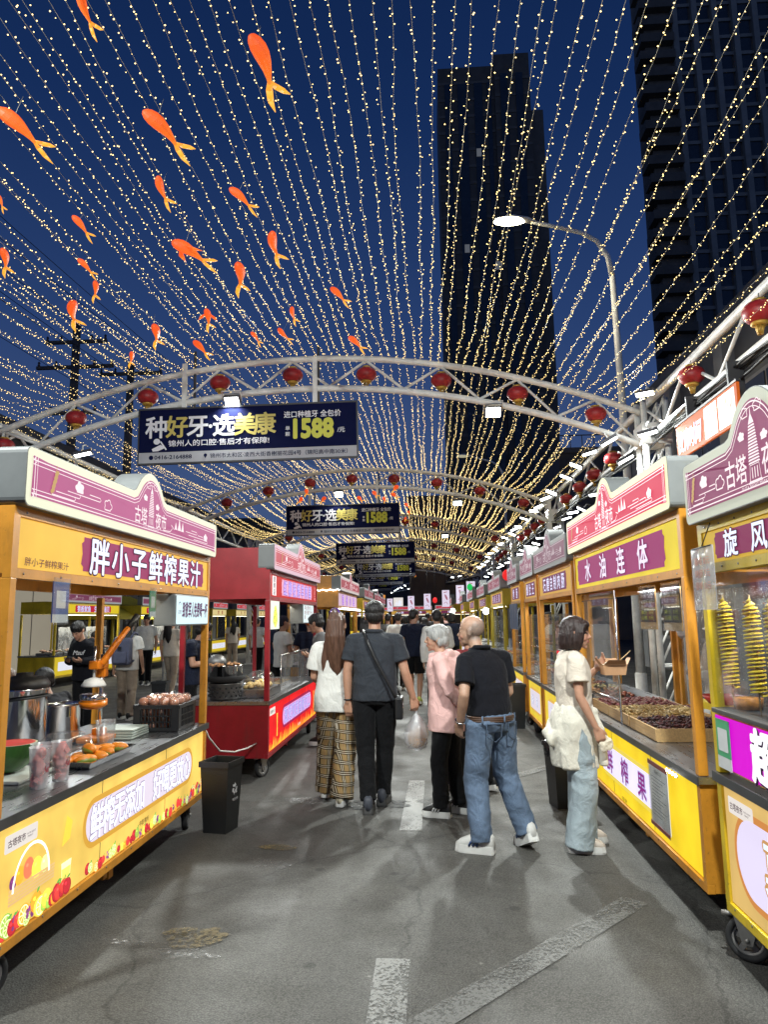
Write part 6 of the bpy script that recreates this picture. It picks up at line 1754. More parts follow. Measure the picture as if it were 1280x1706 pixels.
# cardboard food box she eats from
q = MB().use(mat('brown_card', (0.48, 0.27, 0.14), 0.7, bump=0.15)); c = WP['wl'] + Vector((0.075, 0.10, -0.035))
def frustum(q, c, w0, d0, w1, d1, h, th=0.004):
    q.add([(c.x - w0, c.y - d0, c.z), (c.x + w0, c.y - d0, c.z), (c.x + w0, c.y + d0, c.z), (c.x - w0, c.y + d0, c.z), (c.x - w1, c.y - d1, c.z + h), (c.x + w1, c.y - d1, c.z + h), (c.x + w1, c.y + d1, c.z + h), (c.x - w1, c.y + d1, c.z + h),
           (c.x - w1 + th, c.y - d1 + th, c.z + h), (c.x + w1 - th, c.y - d1 + th, c.z + h), (c.x + w1 - th, c.y + d1 - th, c.z + h), (c.x - w1 + th, c.y + d1 - th, c.z + h),
           (c.x - w0 + th, c.y - d0 + th, c.z + th), (c.x + w0 - th, c.y - d0 + th, c.z + th), (c.x + w0 - th, c.y + d0 - th, c.z + th), (c.x - w0 + th, c.y + d0 - th, c.z + th)],
          [(3, 2, 1, 0), (0, 1, 5, 4), (1, 2, 6, 5), (2, 3, 7, 6), (3, 0, 4, 7), (4, 5, 9, 8), (5, 6, 10, 9), (6, 7, 11, 10), (7, 4, 8, 11), (8, 9, 13, 12), (9, 10, 14, 13), (10, 11, 15, 14), (11, 8, 12, 15), (12, 13, 14, 15)])
frustum(q, c, 0.055, 0.075, 0.065, 0.088, 0.075)
for (dx, dy, tx_) in ((-0.066, 0, 0), (0.066, 0, 1), (0, -0.09, 2), (0, 0.09, 3)):
    z = c.z + 0.075
    if tx_ < 2: q.add([(c.x + dx, c.y - 0.08, z), (c.x + dx, c.y + 0.08, z), (c.x + dx * 1.75, c.y + 0.06, z + 0.035), (c.x + dx * 1.75, c.y - 0.06, z + 0.035)], [(0, 1, 2, 3)])
    else: q.add([(c.x - 0.06, c.y + dy, z), (c.x + 0.06, c.y + dy, z), (c.x + 0.04, c.y + dy * 1.35, z + 0.045), (c.x - 0.04, c.y + dy * 1.35, z + 0.045)], [(0, 1, 2, 3)])
q.use(mat('food_paper', (0.62, 0.55, 0.42), 0.8))
bm = bmesh.new(); bmesh.ops.create_icosphere(bm, subdivisions=3, radius=0.06)
for v in bm.verts: v.co = Vector((v.co.x, v.co.y * 1.2, v.co.z * 0.55)) * (1 + 0.4 * noise.noise(v.co * 30)) + c + Vector((0, 0, 0.06))
q.addbm(bm); bm.free()
q.use(mat('bamboo_stick', (0.5, 0.36, 0.18), 0.7)).tube([c + Vector((0.0, 0.03, 0.08)), c + Vector((0.02, 0.13, 0.17))], 0.003, 5)
free(q, 'food_box', 'brown cardboard food box held up by the person in the pale apron', 'food box', W5)
# crossbody bag and its strap
q = MB().use(leather_bk); kk = 1.745 / 1.72
q.bbox(0.175, 0.245, -0.10, 0.09, 0.74, 0.93, 0.02)
st_ = []
for j in range(15):
    u = j / 14.0; z = 0.92 + (1.445 - 0.92) * u; xx = 0.185 - 0.275 * u; yy = -0.176 - 0.020 * math.sin(PI * u) + max(0, (u - 0.84)) * 0.70; z += 0.035 * max(0, u - 0.6) / 0.4
    st_.append(Vector((xx, yy, z)) * kk)
q.tube(st_, 0.012, 6, ell=((0, 1, 0), 0.4))
fs_ = [Vector((-0.09, -0.055, 1.445)) * kk, Vector((-0.10, 0.01, 1.475)) * kk, Vector((-0.08, 0.12, 1.40)) * kk, Vector((0.03, 0.172, 1.22)) * kk, Vector((0.15, 0.15, 1.02)) * kk, Vector((0.21, 0.06, 0.92)) * kk]
q.tube(fs_, 0.012, 6)
q.use(chrome).tube([Vector((0.245, -0.10, 0.80)), Vector((0.247, -0.10, 0.90))], 0.004, 6)
free(q, 'crossbody_bag', 'small black crossbody bag at the hip of the person in the charcoal polo', 'bag', M2)
q = MB().use(leather_bk); wv = MP['wl']; q.tube([wv + Vector((0.031 * math.cos(a), 0.033 * math.sin(a), 0.02)) for a in [2 * PI * j / 16 for j in range(17)]], 0.007, 6); q.build('bracelet', M2)
# plastic bag with flat bread
bagm = clear('thin_white_plastic', (0.86, 0.86, 0.88), gloss=0.5, rough=0.25, dusty=0.36, scratch=True)
hp = MP['wr'] + Vector((0.025, 0.045, -0.115))
B_ = MB().use(bagm); n = 22; vs = []; fs = []
prof = [(0.006, 0.012), (0.012, -0.02), (0.05, -0.07), (0.085, -0.13), (0.098, -0.20), (0.095, -0.27), (0.078, -0.315), (0.03, -0.335)]
for i, (r, z) in enumerate(prof):
    for j in range(n):
        a = 2 * PI * j / n; rr = r * (1 + 0.13 * math.sin(5 * a + i) + 0.16 * noise.noise(Vector((math.cos(a) * 2, math.sin(a) * 2, z * 14))))
        vs.append(hp + Vector((rr * math.cos(a), rr * math.sin(a) * 0.55, z)))
for i in range(len(prof) - 1):
    for j in range(n):
        a = i * n + j; b = i * n + (j + 1) % n; fs.append((a, a + n, b + n, b))
fs.append(tuple((len(prof) - 1) * n + j for j in range(n))); B_.add(vs, fs, True)
pb = free(B_, 'plastic_bag', 'thin white plastic bag of flat bread hanging from a hand', 'plastic bag', M2)
bread = mat('baked_crust', (0.50, 0.24, 0.06), 0.75, var=0.5, vscale=28, bump=0.5, bscale=60)
Q = MB().use(bread); bm = bmesh.new(); bmesh.ops.create_icosphere(bm, subdivisions=4, radius=1.0)
for v in bm.verts:
    q_ = v.co.copy(); v.co = Vector((q_.x * 0.078, q_.y * 0.026, q_.z * 0.082)) * (1 + 0.10 * noise.noise(q_ * 3)) + hp + Vector((0, 0, -0.235))
Q.addbm(bm, None, True); bm.free()
free(Q, 'flat_bread', 'round flat bread inside the thin white plastic bag', 'bread', M2)
# white piping down the plaid trousers' outer seam
# --- people further down the lane
def walker(label, x, y, yaw, h, top, legs, hair, hm=None, stride=0.14, arms=0, sit=False, fem=False, sleeve='short', skirt=False, short=None, vox=0.011, shoe=None, grp=None, hy=0.0, bent=0.0, extra=None):
    s = stride
    ps = dict(al=(-0.10, s, 0.10), kl=(-0.095, s * 0.75, 0.50), ar=(0.10, -s, 0.10), kr=(0.10, -s * 0.2, 0.49), fpr=-0.2 if s > 0.1 else 0, el=(-0.235, -0.06, 1.11), wl=(-0.235, -0.02, 0.87), er=(0.235, 0.02, 1.11), wr=(0.23, 0.12, 0.89), head_yaw=hy, head_pitch=-0.05 - bent)
    if arms == 1: ps.update(er=(0.24, 0.02, 1.13), wr=(0.13, 0.24, 1.14), el=(-0.24, 0.02, 1.13), wl=(-0.10, 0.24, 1.14), hdr=(-0.5, 0.8, 0.1), hdl=(0.5, 0.8, 0.1), pnr=(-0.3, -0.3, 0.9), pnl=(0.3, -0.3, 0.9))
    if arms == 2: ps.update(er=(0.24, 0.06, 1.14), wr=(0.16, 0.30, 1.02))
    if bent: ps.update(neck=(0, 0.06 + bent * .1, 1.43), head=(0, 0.13 + bent * .2, 1.56), chest=(0, 0.03, 1.27))
    if sit:
        d = -0.46; up = lambda v: (v[0], v[1], v[2] + d)
        for kq in ('pelvis', 'waist', 'chest', 'neck', 'head', 'sl', 'sr', 'el', 'er', 'wl', 'wr'): ps[kq] = up(ps.get(kq, BASE[kq]))
        ps.update(chest=(0, 0.08, 0.80), neck=(0, 0.17, 0.96), head=(0, 0.26, 1.10), sl=(-0.185, 0.15, 0.92), sr=(0.185, 0.15, 0.92), el=(-0.24, 0.22, 0.68), er=(0.24, 0.22, 0.68), wl=(-0.10, 0.42, 0.66), wr=(0.10, 0.42, 0.66),
                  hl=(-0.10, 0.02, 0.46), hr=(0.10, 0.02, 0.46), kl=(-0.13, 0.43, 0.47), kr=(0.13, 0.43, 0.47), al=(-0.13, 0.40, 0.09), ar=(0.13, 0.40, 0.09), fpr=0)
    op = dict(voxel=vox, fem=fem, hair=hair, hair_mat=hm or black_hair, shoe=shoe or dict(mat=shoe_b, sole=sole_w),
              top=dict(mat=top, hem=0.86 if not sit else 0.44, hem_w=0.195, hem_d=0.14 if not sit else 0.16, ease=0.024, boxy=True, sleeve=sleeve, sleeve_len=0.62, sleeve_w=0.076),
              legs=dict(mat=legs, w=(0.102, 0.08, 0.072), short=short))
    return person(label, x, y, yaw, h, ps, op, grp)
# ------------------------------------------------------------------ banners under the arches
ban_navy = mat('banner_navy', (0.006, 0.009, 0.045), 0.8, var=0.1, spec=0.05); ban_grey = mat('banner_footer', (0.42, 0.43, 0.46), 0.7, var=0.05, spec=0.1)
ban_white = mat('banner_white', (0.80, 0.80, 0.84), 0.5, var=0); ban_yel = mat('banner_yellow', (0.62, 0.62, 0.05), 0.5, var=0); ban_gold = mat('banner_gold', (0.60, 0.50, 0.12), 0.5, var=0)
frame_dk = mat('dark_steel_frame', (0.05, 0.05, 0.055), 0.5, metal=0.3)
def make_banner():
    Wd, Ht = 3.22, 0.80
    t = thing('hanging_banner', 'x', 'banner')
    X = lambda u: (u - 0.5) * Wd
    Z = lambda v: (0.5 - v) * Ht
    b = MB().use(ban_navy).box(-Wd / 2, Wd / 2, 0, 0.03, -Ht / 2 + 0.16, Ht / 2); b.use(ban_grey).box(-Wd / 2, Wd / 2, 0, 0.03, -Ht / 2, -Ht / 2 + 0.158); b.build('board', t)
    f = MB().use(frame_dk); f.box(-Wd / 2 - 0.02, Wd / 2 + 0.02, -0.006, 0.045, Ht / 2, Ht / 2 + 0.025); f.box(-Wd / 2 - 0.02, Wd / 2 + 0.02, -0.006, 0.045, -Ht / 2 - 0.025, -Ht / 2)
    f.box(-Wd / 2 - 0.02, -Wd / 2, -0.006, 0.045, -Ht / 2, Ht / 2); f.box(Wd / 2, Wd / 2 + 0.02, -0.006, 0.045, -Ht / 2, Ht / 2); f.build('edge_frame', t)
    for u, u2 in ((0.20, 0.245), (0.81, 0.825)):
        h = MB().use(steel).box(X(u) - 0.035, X(u) + 0.035, 0.046, 0.086, Ht / 2 - 0.2, Ht / 2 + 0.72); h.use(frame_dk).box(X(u2) - 0.018, X(u2) + 0.018, 0.0865, 0.11, Ht / 2 - 0.05, Ht / 2 + 0.92); h.build('hanger', t)
    y = -0.003; l = MB()
    us = [0.03, 0.127, 0.224, 0.318, 0.345, 0.442, 0.538, 0.626]
    for ch, a, b_, m in zip('种好牙·选美康', us[:-1], us[1:], (ban_white, ban_gold, ban_white, ban_white, ban_white, ban_gold, ban_gold)):
        l.use(m).text(ch, X((a + b_) / 2), Z(0.33), 0.30, y, 0.022, sxk=0.98)
    l.build('lettering', t); l = MB()
    l.use(ban_white).text('锦州人的口腔·售后才有保障!', X(0.37), Z(0.645), 0.088, y, 0.012, wd=1.5)
    l.build('lettering', t); l = MB().use(ban_white)
    l.text('进口种植牙 全包价', X(0.80), Z(0.185), 0.092, y, 0.016, wd=0.84)
    l.text('单', X(0.687), Z(0.44), 0.06, y, 0.01).text('颗', X(0.687), Z(0.55), 0.06, y, 0.01).text('/元', X(0.93), Z(0.50), 0.075, y, 0.012)
    l.use(ban_yel).text('1588', X(0.805), Z(0.435), 0.335, y, 0.05, wd=0.60)
    # tooth screw icon
    l.build('lettering', t); l = MB()
    l.use(ban_white).disc(X(0.083), Z(0.60), 0.05, 0.045, y, 14).poly([(X(0.06), Z(0.74)), (X(0.10), Z(0.66)), (X(0.125), Z(0.72)), (X(0.09), Z(0.78)), (X(0.065), Z(0.785))], y).ribbon([(X(0.10), Z(0.60)), (X(0.128), Z(0.76))], 0.022, y - 0.001)
    l.build('logo', t); l = MB(); dk = ban_navy
    l.use(dk).disc(X(0.058), Z(0.90), 0.034, 0.034, y, 16).text('0416-2164888', X(0.16), Z(0.895), 0.072, y, 0.018, wd=0.56)
    l.build('lettering', t); l = MB().use(dk)
    l.disc(X(0.31), Z(0.885), 0.026, 0.026, y, 12).poly([(X(0.31) - 0.018, Z(0.905)), (X(0.31), Z(0.945)), (X(0.31) + 0.018, Z(0.905))], y - 0.0005)
    l.text('锦州市太和区·凌西大街香榭丽花园4号（锦阳高中南30米）', X(0.645), Z(0.90), 0.066, y, 0.010, wd=2.02)
    l.build('lettering', t)
    return t
ban0 = make_banner()
for k, (bx, by, bz) in enumerate(((-2.62, 9.9, 4.30), (-2.20, 17.9, 4.12), (-2.0, 26.1, 4.0), (-2.15, 34.1, 3.95), (-3.05, 42.1, 3.95), (-4.2, 50.1, 3.9))):
    o = ban0 if k == 0 else copy_tree(ban0)
    o.location = (bx, by, bz); o.rotation_euler = (0, math.radians(-0.5), 0)
    if k: o.scale = (0.9, 1, 0.93)
    o['label'] = 'navy dental advert banner %s' % ['in front, the largest, on the nearest arch', 'on the second arch, second largest', 'third from the front, on the third arch', 'fourth from the front', 'fifth from the front, half hidden', 'sixth from the front, smallest'][k]
    o['group'] = 'navy banners under the arches'

# ------------------------------------------------------------------ things on the juice stall
def on(stl, name, label, cat, x, y, z, rz=0.0, group=None):
    t = thing(name, label, cat, (0, 0, 0), 0, group); place(stl, t, x, y, z, rz); return t
ZC = 0.7735
blk_pl = mat('black_plastic', (0.016, 0.017, 0.019), 0.45, bump=0.1); clear_pl = clear('clear_plastic', (0.97, 0.98, 0.98), gloss=0.25, dusty=0.04)
frost = clear('frosted_plastic', (0.90, 0.92, 0.92), gloss=0.3, rough=0.2, dusty=0.30)
t = on(L1, 'tea_urn', 'tall steel tea urn with a black lid and handle behind the watermelon', 'urn', 1.40, 0.72, ZC)
MB().use(chrome).lathe([(0.13, 0), (0.14, 0.008), (0.14, 0.40), (0.145, 0.41), (0.145, 0.425)], 36).build('drum', t)
MB().use(blk_pl).lathe([(0.15, 0.425), (0.152, 0.45), (0.125, 0.485), (0.05, 0.50), (0.05, 0.515), (0.0, 0.52)], 30).build('lid', t)
MB().use(blk_pl).tube([(0.155 * math.cos(a), 0.155 * math.sin(a), 0.36 - 0.015 * math.sin(a)) for a in [2 * PI * j / 30 for j in range(31)]], 0.007, 8).build('handle', t)
t = on(L1, 'steel_pot', 'open steel pot with clasps, shorter than the tea urn beside it', 'pot', 1.88, 0.74, ZC)
MB().use(chrome).lathe([(0.0, 0.01), (0.125, 0.01), (0.135, 0), (0.14, 0.02), (0.14, 0.255), (0.146, 0.26), (0.146, 0.272), (0.136, 0.272), (0.134, 0.25), (0.132, 0.03), (0, 0.03)], 36, cap=False).build('drum', t)
q = MB().use(chrome)
for a in (-2.2, -0.6, 0.9): q.bbox(0.14 * math.cos(a) - 0.012, 0.14 * math.cos(a) + 0.012, 0.14 * math.sin(a) - 0.012, 0.14 * math.sin(a) + 0.012, 0.19, 0.262, 0.004)
q.build('clasp', t)
# watermelon half
rind = mat('watermelon_rind', (0.035, 0.11, 0.02), 0.35, var=0.6, vscale=3, stretch=(6, 1, 1)); flesh = mat('watermelon_flesh', (0.62, 0.07, 0.06), 0.45, var=0.2, vscale=20)
t = on(L1, 'watermelon', 'half a cut watermelon on a white board at the left of the juice stall', 'watermelon', 0.86, 0.46, ZC + 0.022)
q = MB().use(rind); vs = []; fs = []; n = 28
for i in range(9):
    p = PI / 2 + PI / 2 * i / 8
    for j in range(n): vs.append((0.15 * math.sin(p) * math.cos(2 * PI * j / n), 0.13 * math.sin(p) * math.sin(2 * PI * j / n), 0.155 + 0.155 * math.cos(p)))
for i in range(8):
    for j in range(n): a = i * n + j; b = i * n + (j + 1) % n; fs.append((a, a + n, b + n, b))
q.add(vs, fs, True); q.build('rind', t)
q = MB().use(mat('melon_white', (0.62, 0.66, 0.45), 0.5)).lathe([(0, 0.1555), (0.132, 0.156)], 28, cap=False); q.use(flesh).lathe([(0, 0.162), (0.08, 0.160), (0.122, 0.1575)], 28, cap=False); q.build('flesh', t)
t = on(L1, 'cutting_board', 'white cutting board under the watermelon', 'board', 0.86, 0.46, ZC); MB().use(mat('white_board', (0.55, 0.57, 0.52), 0.6)).bbox(-0.2, 0.2, -0.17, 0.17, 0.001, 0.02, 0.005).build('board', t)
# cups of watermelon
def cup(x, y, label, lean):
    t = on(L1, 'juice_cup', label, 'cup', x, y, ZC + 0.001, 0, 'clear cups of watermelon pieces')
    o = MB().use(clear('cup_plastic', (0.95, 0.94, 0.94), gloss=0.3, rough=0.2, dusty=0.42)).lathe([(0.038, 0.0), (0.039, 0.003), (0.052, 0.20), (0.054, 0.202)], 26, cap=False).build('cup_wall', t)
    q = MB().use(mat('pale_melon', (0.78, 0.30, 0.28), 0.5, var=0.3, vscale=40)); rn = random.Random(int(x * 100))
    for k in range(34):
        a = rn.uniform(0, 6.28); r = rn.uniform(0, 0.024); z = 0.018 + 0.165 * k / 34
        q.box(-0.014, 0.014, -0.013, 0.013, -0.013, 0.013, M=Matrix.Translation((r * math.cos(a), r * math.sin(a), z)) @ Matrix.Rotation(rn.uniform(0, 3), 4, (rn.random(), rn.random(), 1)))
    q.build('watermelon_piece', t)
    g = MB().use(mat('cup_print', (0.30, 0.03, 0.05), 0.5)); 
    for k in range(7):
        a = -PI / 2 + (k - 3) * 0.13; rr = 0.0445
        g.box(-0.003, 0.003, -0.0008, 0.0008, -0.012, 0.012, M=Matrix.Translation((rr * math.cos(a), rr * math.sin(a), 0.098 + 0.012 * math.sin(k * 1.9))) @ Matrix.Rotation(a + PI / 2, 4, 'Z') @ Matrix.Rotation(0.5 * math.sin(k), 4, 'Y'))
    g.build('printed_mark', t); return t
cup(0.60, 0.15, 'clear cup of watermelon pieces nearest the stall post', 0); cup(0.70, 0.20, 'middle cup of watermelon pieces, behind the other two', 0); cup(0.775, 0.13, 'clear cup of watermelon pieces beside the mango tray', 0)
# mango tray with dome lid
t = on(L1, 'steel_tray', 'steel tray of cut mangoes at the counter edge', 'tray', 1.30, 0.20, ZC)
q = MB().use(chrome); q.add([(-0.26, -0.10, 0.002), (0.28, -0.10, 0.002), (0.28, 0.12, 0.002), (-0.26, 0.12, 0.002), (-0.285, -0.12, 0.045), (0.305, -0.12, 0.045), (0.305, 0.14, 0.045), (-0.285, 0.14, 0.045), (-0.30, -0.135, 0.045), (0.32, -0.135, 0.045), (0.32, 0.155, 0.045), (-0.30, 0.155, 0.045)],
  [(0, 1, 2, 3), (0, 4, 5, 1), (1, 5, 6, 2), (2, 6, 7, 3), (3, 7, 4, 0), (4, 8, 9, 5), (5, 9, 10, 6), (6, 10, 11, 7), (7, 11, 8, 4)]); q.build('tray_pan', t)
mango = mat('mango_flesh', (0.72, 0.22, 0.012), 0.4, var=0.25, vscale=14); mskin = mat('mango_skin', (0.20, 0.24, 0.03), 0.4)
rn = random.Random(6); k = 0
for (dx, dy, dz) in ((-0.16, -0.03, 0), (-0.05, -0.05, 0), (-0.10, 0.05, 0), (0.02, 0.03, 0), (0.10, -0.03, 0), (-0.06, 0.0, 0.045), (0.20, 0.02, 0), (0.25, -0.04, 0), (-0.2, 0.07, 0), (0.14, 0.07, 0)):
    m = on(L1, 'mango_half', 'cut mango half in the steel tray', 'mango', 1.30 + dx, 0.20 + dy, ZC + 0.036 + dz, rn.uniform(0, 3), 'cut mango halves in the tray')
    R_ = Matrix.Rotation(rn.uniform(-.5, .5), 4, 'X'); MB().use(mango).ell((0, 0, 0), (0.065, 0.037, 0.032), 16, 10, M=R_).build('flesh', m); MB().use(mskin).ell((0, 0.004, -0.008), (0.062, 0.035, 0.027), 14, 8, M=R_).build('skin', m)
t = on(L1, 'dome_lid', 'clear plastic dome lid lying behind the mango tray', 'lid', 1.28, 0.37, ZC + 0.05, 0.2)
MB().use(clear_pl).lathe([(0.175, 0.0), (0.175, 0.012), (0.165, 0.02), (0.15, 0.07), (0.10, 0.115), (0.04, 0.125), (0, 0.126)], 30, cap=False).build('dome', t)
# hand juicer
org = mat('orange_enamel', (0.72, 0.20, 0.008), 0.3, var=0.08)
t = on(L1, 'hand_juicer', 'orange hand-lever citrus juicer with a white press cone', 'juicer', 1.98, 0.50, ZC)
MB().use(org).bbox(-0.13, 0.10, -0.10, 0.10, 0.002, 0.045, 0.02).bbox(-0.02, 0.06, -0.04, 0.04, 0.045, 0.09, 0.01).build('base', t)
q = MB().use(chrome); q.tube([(0.02, 0, 0.06), (0.02, 0, 0.60)], 0.014, 12).tube([(-0.10, 0, 0.40), (-0.10, 0, 0.66)], 0.010, 10); q.build('rod', t)
q = MB().use(org); q.bbox(-0.02, 0.06, -0.035, 0.035, 0.24, 0.29, 0.01); q.lathe([(0.05, 0.235), (0.085, 0.25), (0.092, 0.285), (0.085, 0.285)], 24, Matrix.Translation((-0.10, 0, 0))); q.build('cup_holder', t)
MB().use(chrome).lathe([(0.075, 0.285), (0.085, 0.30), (0.087, 0.335), (0.080, 0.335)], 24, Matrix.Translation((-0.10, 0, 0))).build('strainer', t)
MB().use(mat('white_enamel', (0.72, 0.72, 0.70), 0.35)).lathe([(0.080, 0.385), (0.083, 0.395), (0.06, 0.43), (0.02, 0.445), (0.0, 0.447)], 24, Matrix.Translation((-0.10, 0, 0))).build('press_cone', t)
q = MB().use(org); q.bbox(-0.12, 0.055, -0.035, 0.035, 0.50, 0.56, 0.012); q.bbox(-0.0, 0.06, -0.03, 0.03, 0.44, 0.52, 0.01); q.build('head', t)
q = MB().use(org); q.tube([(-0.06, -0.03, 0.53), (0.08, -0.06, 0.66), (0.20, -0.10, 0.78)], [0.026, 0.024, 0.020], 12); q.use(blk_pl).tube([(0.20, -0.10, 0.78), (0.29, -0.13, 0.87)], [0.022, 0.025], 12); q.build('lever', t)
# jug
t = on(L1, 'measuring_jug', 'cloudy plastic measuring jug beside the hand juicer', 'jug', 1.88, 0.40, ZC)
MB().use(frost).lathe([(0.0, 0.003), (0.05, 0.003), (0.056, 0.012), (0.066, 0.155), (0.070, 0.158)], 26, cap=False).build('jug_wall', t)
MB().use(frost).tube([(-0.064, 0, 0.135), (-0.105, 0, 0.13), (-0.108, 0, 0.06), (-0.098, 0, 0.03)], 0.008, 8).build('handle', t)
# stack of lids / boards
t = on(L1, 'tray_stack', 'stack of pale plastic trays between the juicer and the crate', 'trays', 2.20, 0.42, ZC)
for k in range(4): MB().use(mat('pale_tray', (0.42, 0.47, 0.42), 0.5)).bbox(-0.17 + 0.01 * k, 0.15 - 0.008 * k, -0.14, 0.14, 0.002 + 0.017 * k, 0.016 + 0.017 * k, 0.005).build('tray', t)
# crate of wrapped fruit
t = on(L1, 'fruit_crate', 'black plastic crate heaped with wrapped orange-pink fruit', 'crate', 2.55, 0.235, ZC, 0.0)
q = MB().use(blk_pl); LX, LY, Hc = 0.19, 0.17, 0.20
q.box(-LX, LX, -LY, LY, 0.0, 0.012)
for s_ in (-1, 1):
    for (a0, a1, lo, hi) in ((-LX, LX, 0, 0), (-LY, LY, 1, 1)):
        def wall(u0, u1, z0, z1, th=0.006):
            if lo == 0: q.box(u0, u1, s_ * LY - th, s_ * LY + th, z0, z1)
            else: q.box(s_ * LX - th, s_ * LX + th, u0, u1, z0, z1)
        wall(a0, a1, 0.012, 0.035); wall(a0, a1, Hc - 0.028, Hc, 0.010); wall(a0, a0 + 0.05, 0.035, Hc - 0.028); wall(a1 - 0.05, a1, 0.035, Hc - 0.028)
        for zz in (0.072, 0.115): wall(a0 + 0.05, a1 - 0.05, zz, zz + 0.008)
        nn = 9
        for k in range(nn):
            u = a0 + 0.06 + (a1 - a0 - 0.12) * k / (nn - 1); wall(u - 0.004, u + 0.004, 0.035, Hc - 0.028)
q.build('crate_wall', t)
pal = mat('wrapped_fruit', (0.62, 0.24, 0.12), 0.3, var=0.45, vscale=16)
rn = random.Random(9)
for k in range(64):
    lay = k // 16; a = k % 16
    x = -0.14 + 0.093 * (a % 4) + rn.uniform(-.01, .01); y = -0.12 + 0.08 * (a // 4) + rn.uniform(-.01, .01); z = 0.05 + 0.054 * lay
    f_ = on(L1, 'wrapped_fruit', 'film-wrapped orange-pink fruit heaped in the black crate', 'fruit', 2.55 + x, 0.235 + y, ZC + z + (0.02 * math.cos(x * 8) * math.cos(y * 8) if lay == 3 else 0), rn.uniform(0, 6), 'wrapped fruit in the black crate')
    if k == 0:
        f0 = MB().use(pal).ell((0, 0, 0), (0.040, 0.037, 0.035), 14, 8).build('fruit', f_)
        w_ = MB().use(clear('wrap_film', (0.96, 0.96, 0.96), gloss=0.5, rough=0.1, dusty=0.06, scratch=True)); bm = bmesh.new(); bmesh.ops.create_icosphere(bm, subdivisions=2, radius=0.044)
        for v in bm.verts: v.co *= 1 + 0.12 * noise.noise(v.co * 60)
        w_.addbm(bm); bm.free(); w0 = w_.build('wrapper', f_)
    else:
        for o0 in (f0, w0): c = o0.copy(); COL.objects.link(c); c.parent = f_
# lit menu box and two cards hanging from the fascia
t = on(L1, 'lightbox_sign', 'small white lightbox with mauve writing hanging at the far end of the juice stall', 'lightbox', 2.38, 0.0, 1.565)
MB().use(box_grey).bbox(-0.38, 0.38, -0.02, 0.14, 0, 0.23, 0.012).build('case', t)
fb_ = MB().use(glow(rgb(214, 240, 245), 1.0)).poly(rrect(-0.365, 0.365, 0.012, 0.218, 0.012), -0.0225).build('lit_face', t)
q = MB().use(glow(rgb(110, 50, 110), 0.5, sample=False)).text('致敬军人免费喝一杯', 0.045, 0.118, 0.105, -0.025, 0.03, wd=0.58, slant=0.12)
q.ribbon([(-0.30 + 0.022 * math.cos(a), 0.15 + 0.022 * math.sin(a)) for a in [PI * j / 8 for j in range(9)]], 0.006, -0.025).text('古塔', -0.30, 0.10, 0.03, -0.025, 0.0); q.build('lettering', t)
for (x_, c_, lb, wd_, h_) in ((0.42, (0.05, 0.10, 0.30), 'blue payment card hanging from the juice stall fascia', 0.075, 0.20), (1.60, (0.06, 0.28, 0.15), 'green payment card hanging from the juice stall fascia', 0.05, 0.17)):
    t = on(L1, 'payment_card', lb, 'card', x_, -0.01, 1.80 - h_)
    q = MB().use(mat('card_' + lb[:4], c_, 0.3)).box(-wd_, wd_, -0.003, 0.003, 0, h_); q.use(mat('card_white', (0.6, 0.62, 0.62), 0.4)).poly([(-wd_ * .6, h_ * .35), (wd_ * .6, h_ * .35), (wd_ * .6, h_ * .78), (-wd_ * .6, h_ * .78)], -0.0035).poly([(-wd_, 0), (wd_, 0), (wd_, h_ * 0.2), (-wd_, h_ * 0.2)], -0.0035); q.build('card_face', t)
    MB().use(clear_pl).box(-wd_ - 0.008, wd_ + 0.008, -0.006, -0.005, -0.01, h_ + 0.02).build('sleeve', t)

# ------------------------------------------------------------------ things on the red grill stall
t = on(L2, 'charcoal_stove', 'round pierced charcoal stove with a pan of steel cups on the red stall', 'stove', 0.22, 0.52, ZC)
q = MB().use(mat('sooty_steel', (0.14, 0.135, 0.13), 0.45, metal=0.7, var=0.4, vscale=8)); q.lathe([(0.15, 0), (0.165, 0.02), (0.17, 0.16), (0.175, 0.17), (0.165, 0.17), (0.16, 0.03), (0, 0.03)], 36); q.build('drum', t)
q = MB().use(rubber)
for r_ in (0.045, 0.085, 0.125):
    for j in range(18):
        a = 2 * PI * (j + (0.5 if r_ == 0.085 else 0)) / 18; q.ell((0.1685 * math.cos(a), 0.1685 * math.sin(a), r_), (0.012, 0.012, 0.011), 8, 6)
q.build('air_hole', t)
MB().use(rubber).lathe([(0.05, 0.175), (0.17, 0.195), (0.215, 0.25), (0.222, 0.25), (0.18, 0.185), (0.06, 0.165)], 32).tube([(0.21, 0, 0.235), (0.30, 0, 0.25)], 0.014, 8).build('pan', t)
for (dx, dy) in ((-0.09, -0.07), (0.08, -0.08), (0.0, 0.09)):
    MB().use(chrome).lathe([(0.08, 0.22), (0.082, 0.225), (0.085, 0.345), (0.09, 0.35), (0.08, 0.35), (0.076, 0.24)], 26, Matrix.Translation((dx, dy, 0))).build('steel_cup', t)
q = MB().use(mat('cooked_food', (0.35, 0.17, 0.07), 0.6, var=0.5, vscale=25)); rn = random.Random(3)
for k in range(26): q.ell((rn.uniform(-.15, .14), rn.uniform(-.14, .14), 0.355 + rn.uniform(0, .02)), (0.025, 0.02, 0.014), 8, 6)
q.build('food', t)
MB().use(mat('steel_mesh', (0.2, 0.2, 0.2), 0.5, metal=0.6)).lathe([(0.10, 0.36), (0.095, 0.41), (0.06, 0.455), (0, 0.47)], 24, Matrix.Translation((0.02, 0.10, 0))).build('mesh_dome', t)
t = on(L2, 'sauce_bottle', 'clear plastic sauce bottle with a white cap beside the charcoal stove', 'bottle', 0.62, 0.46, ZC)
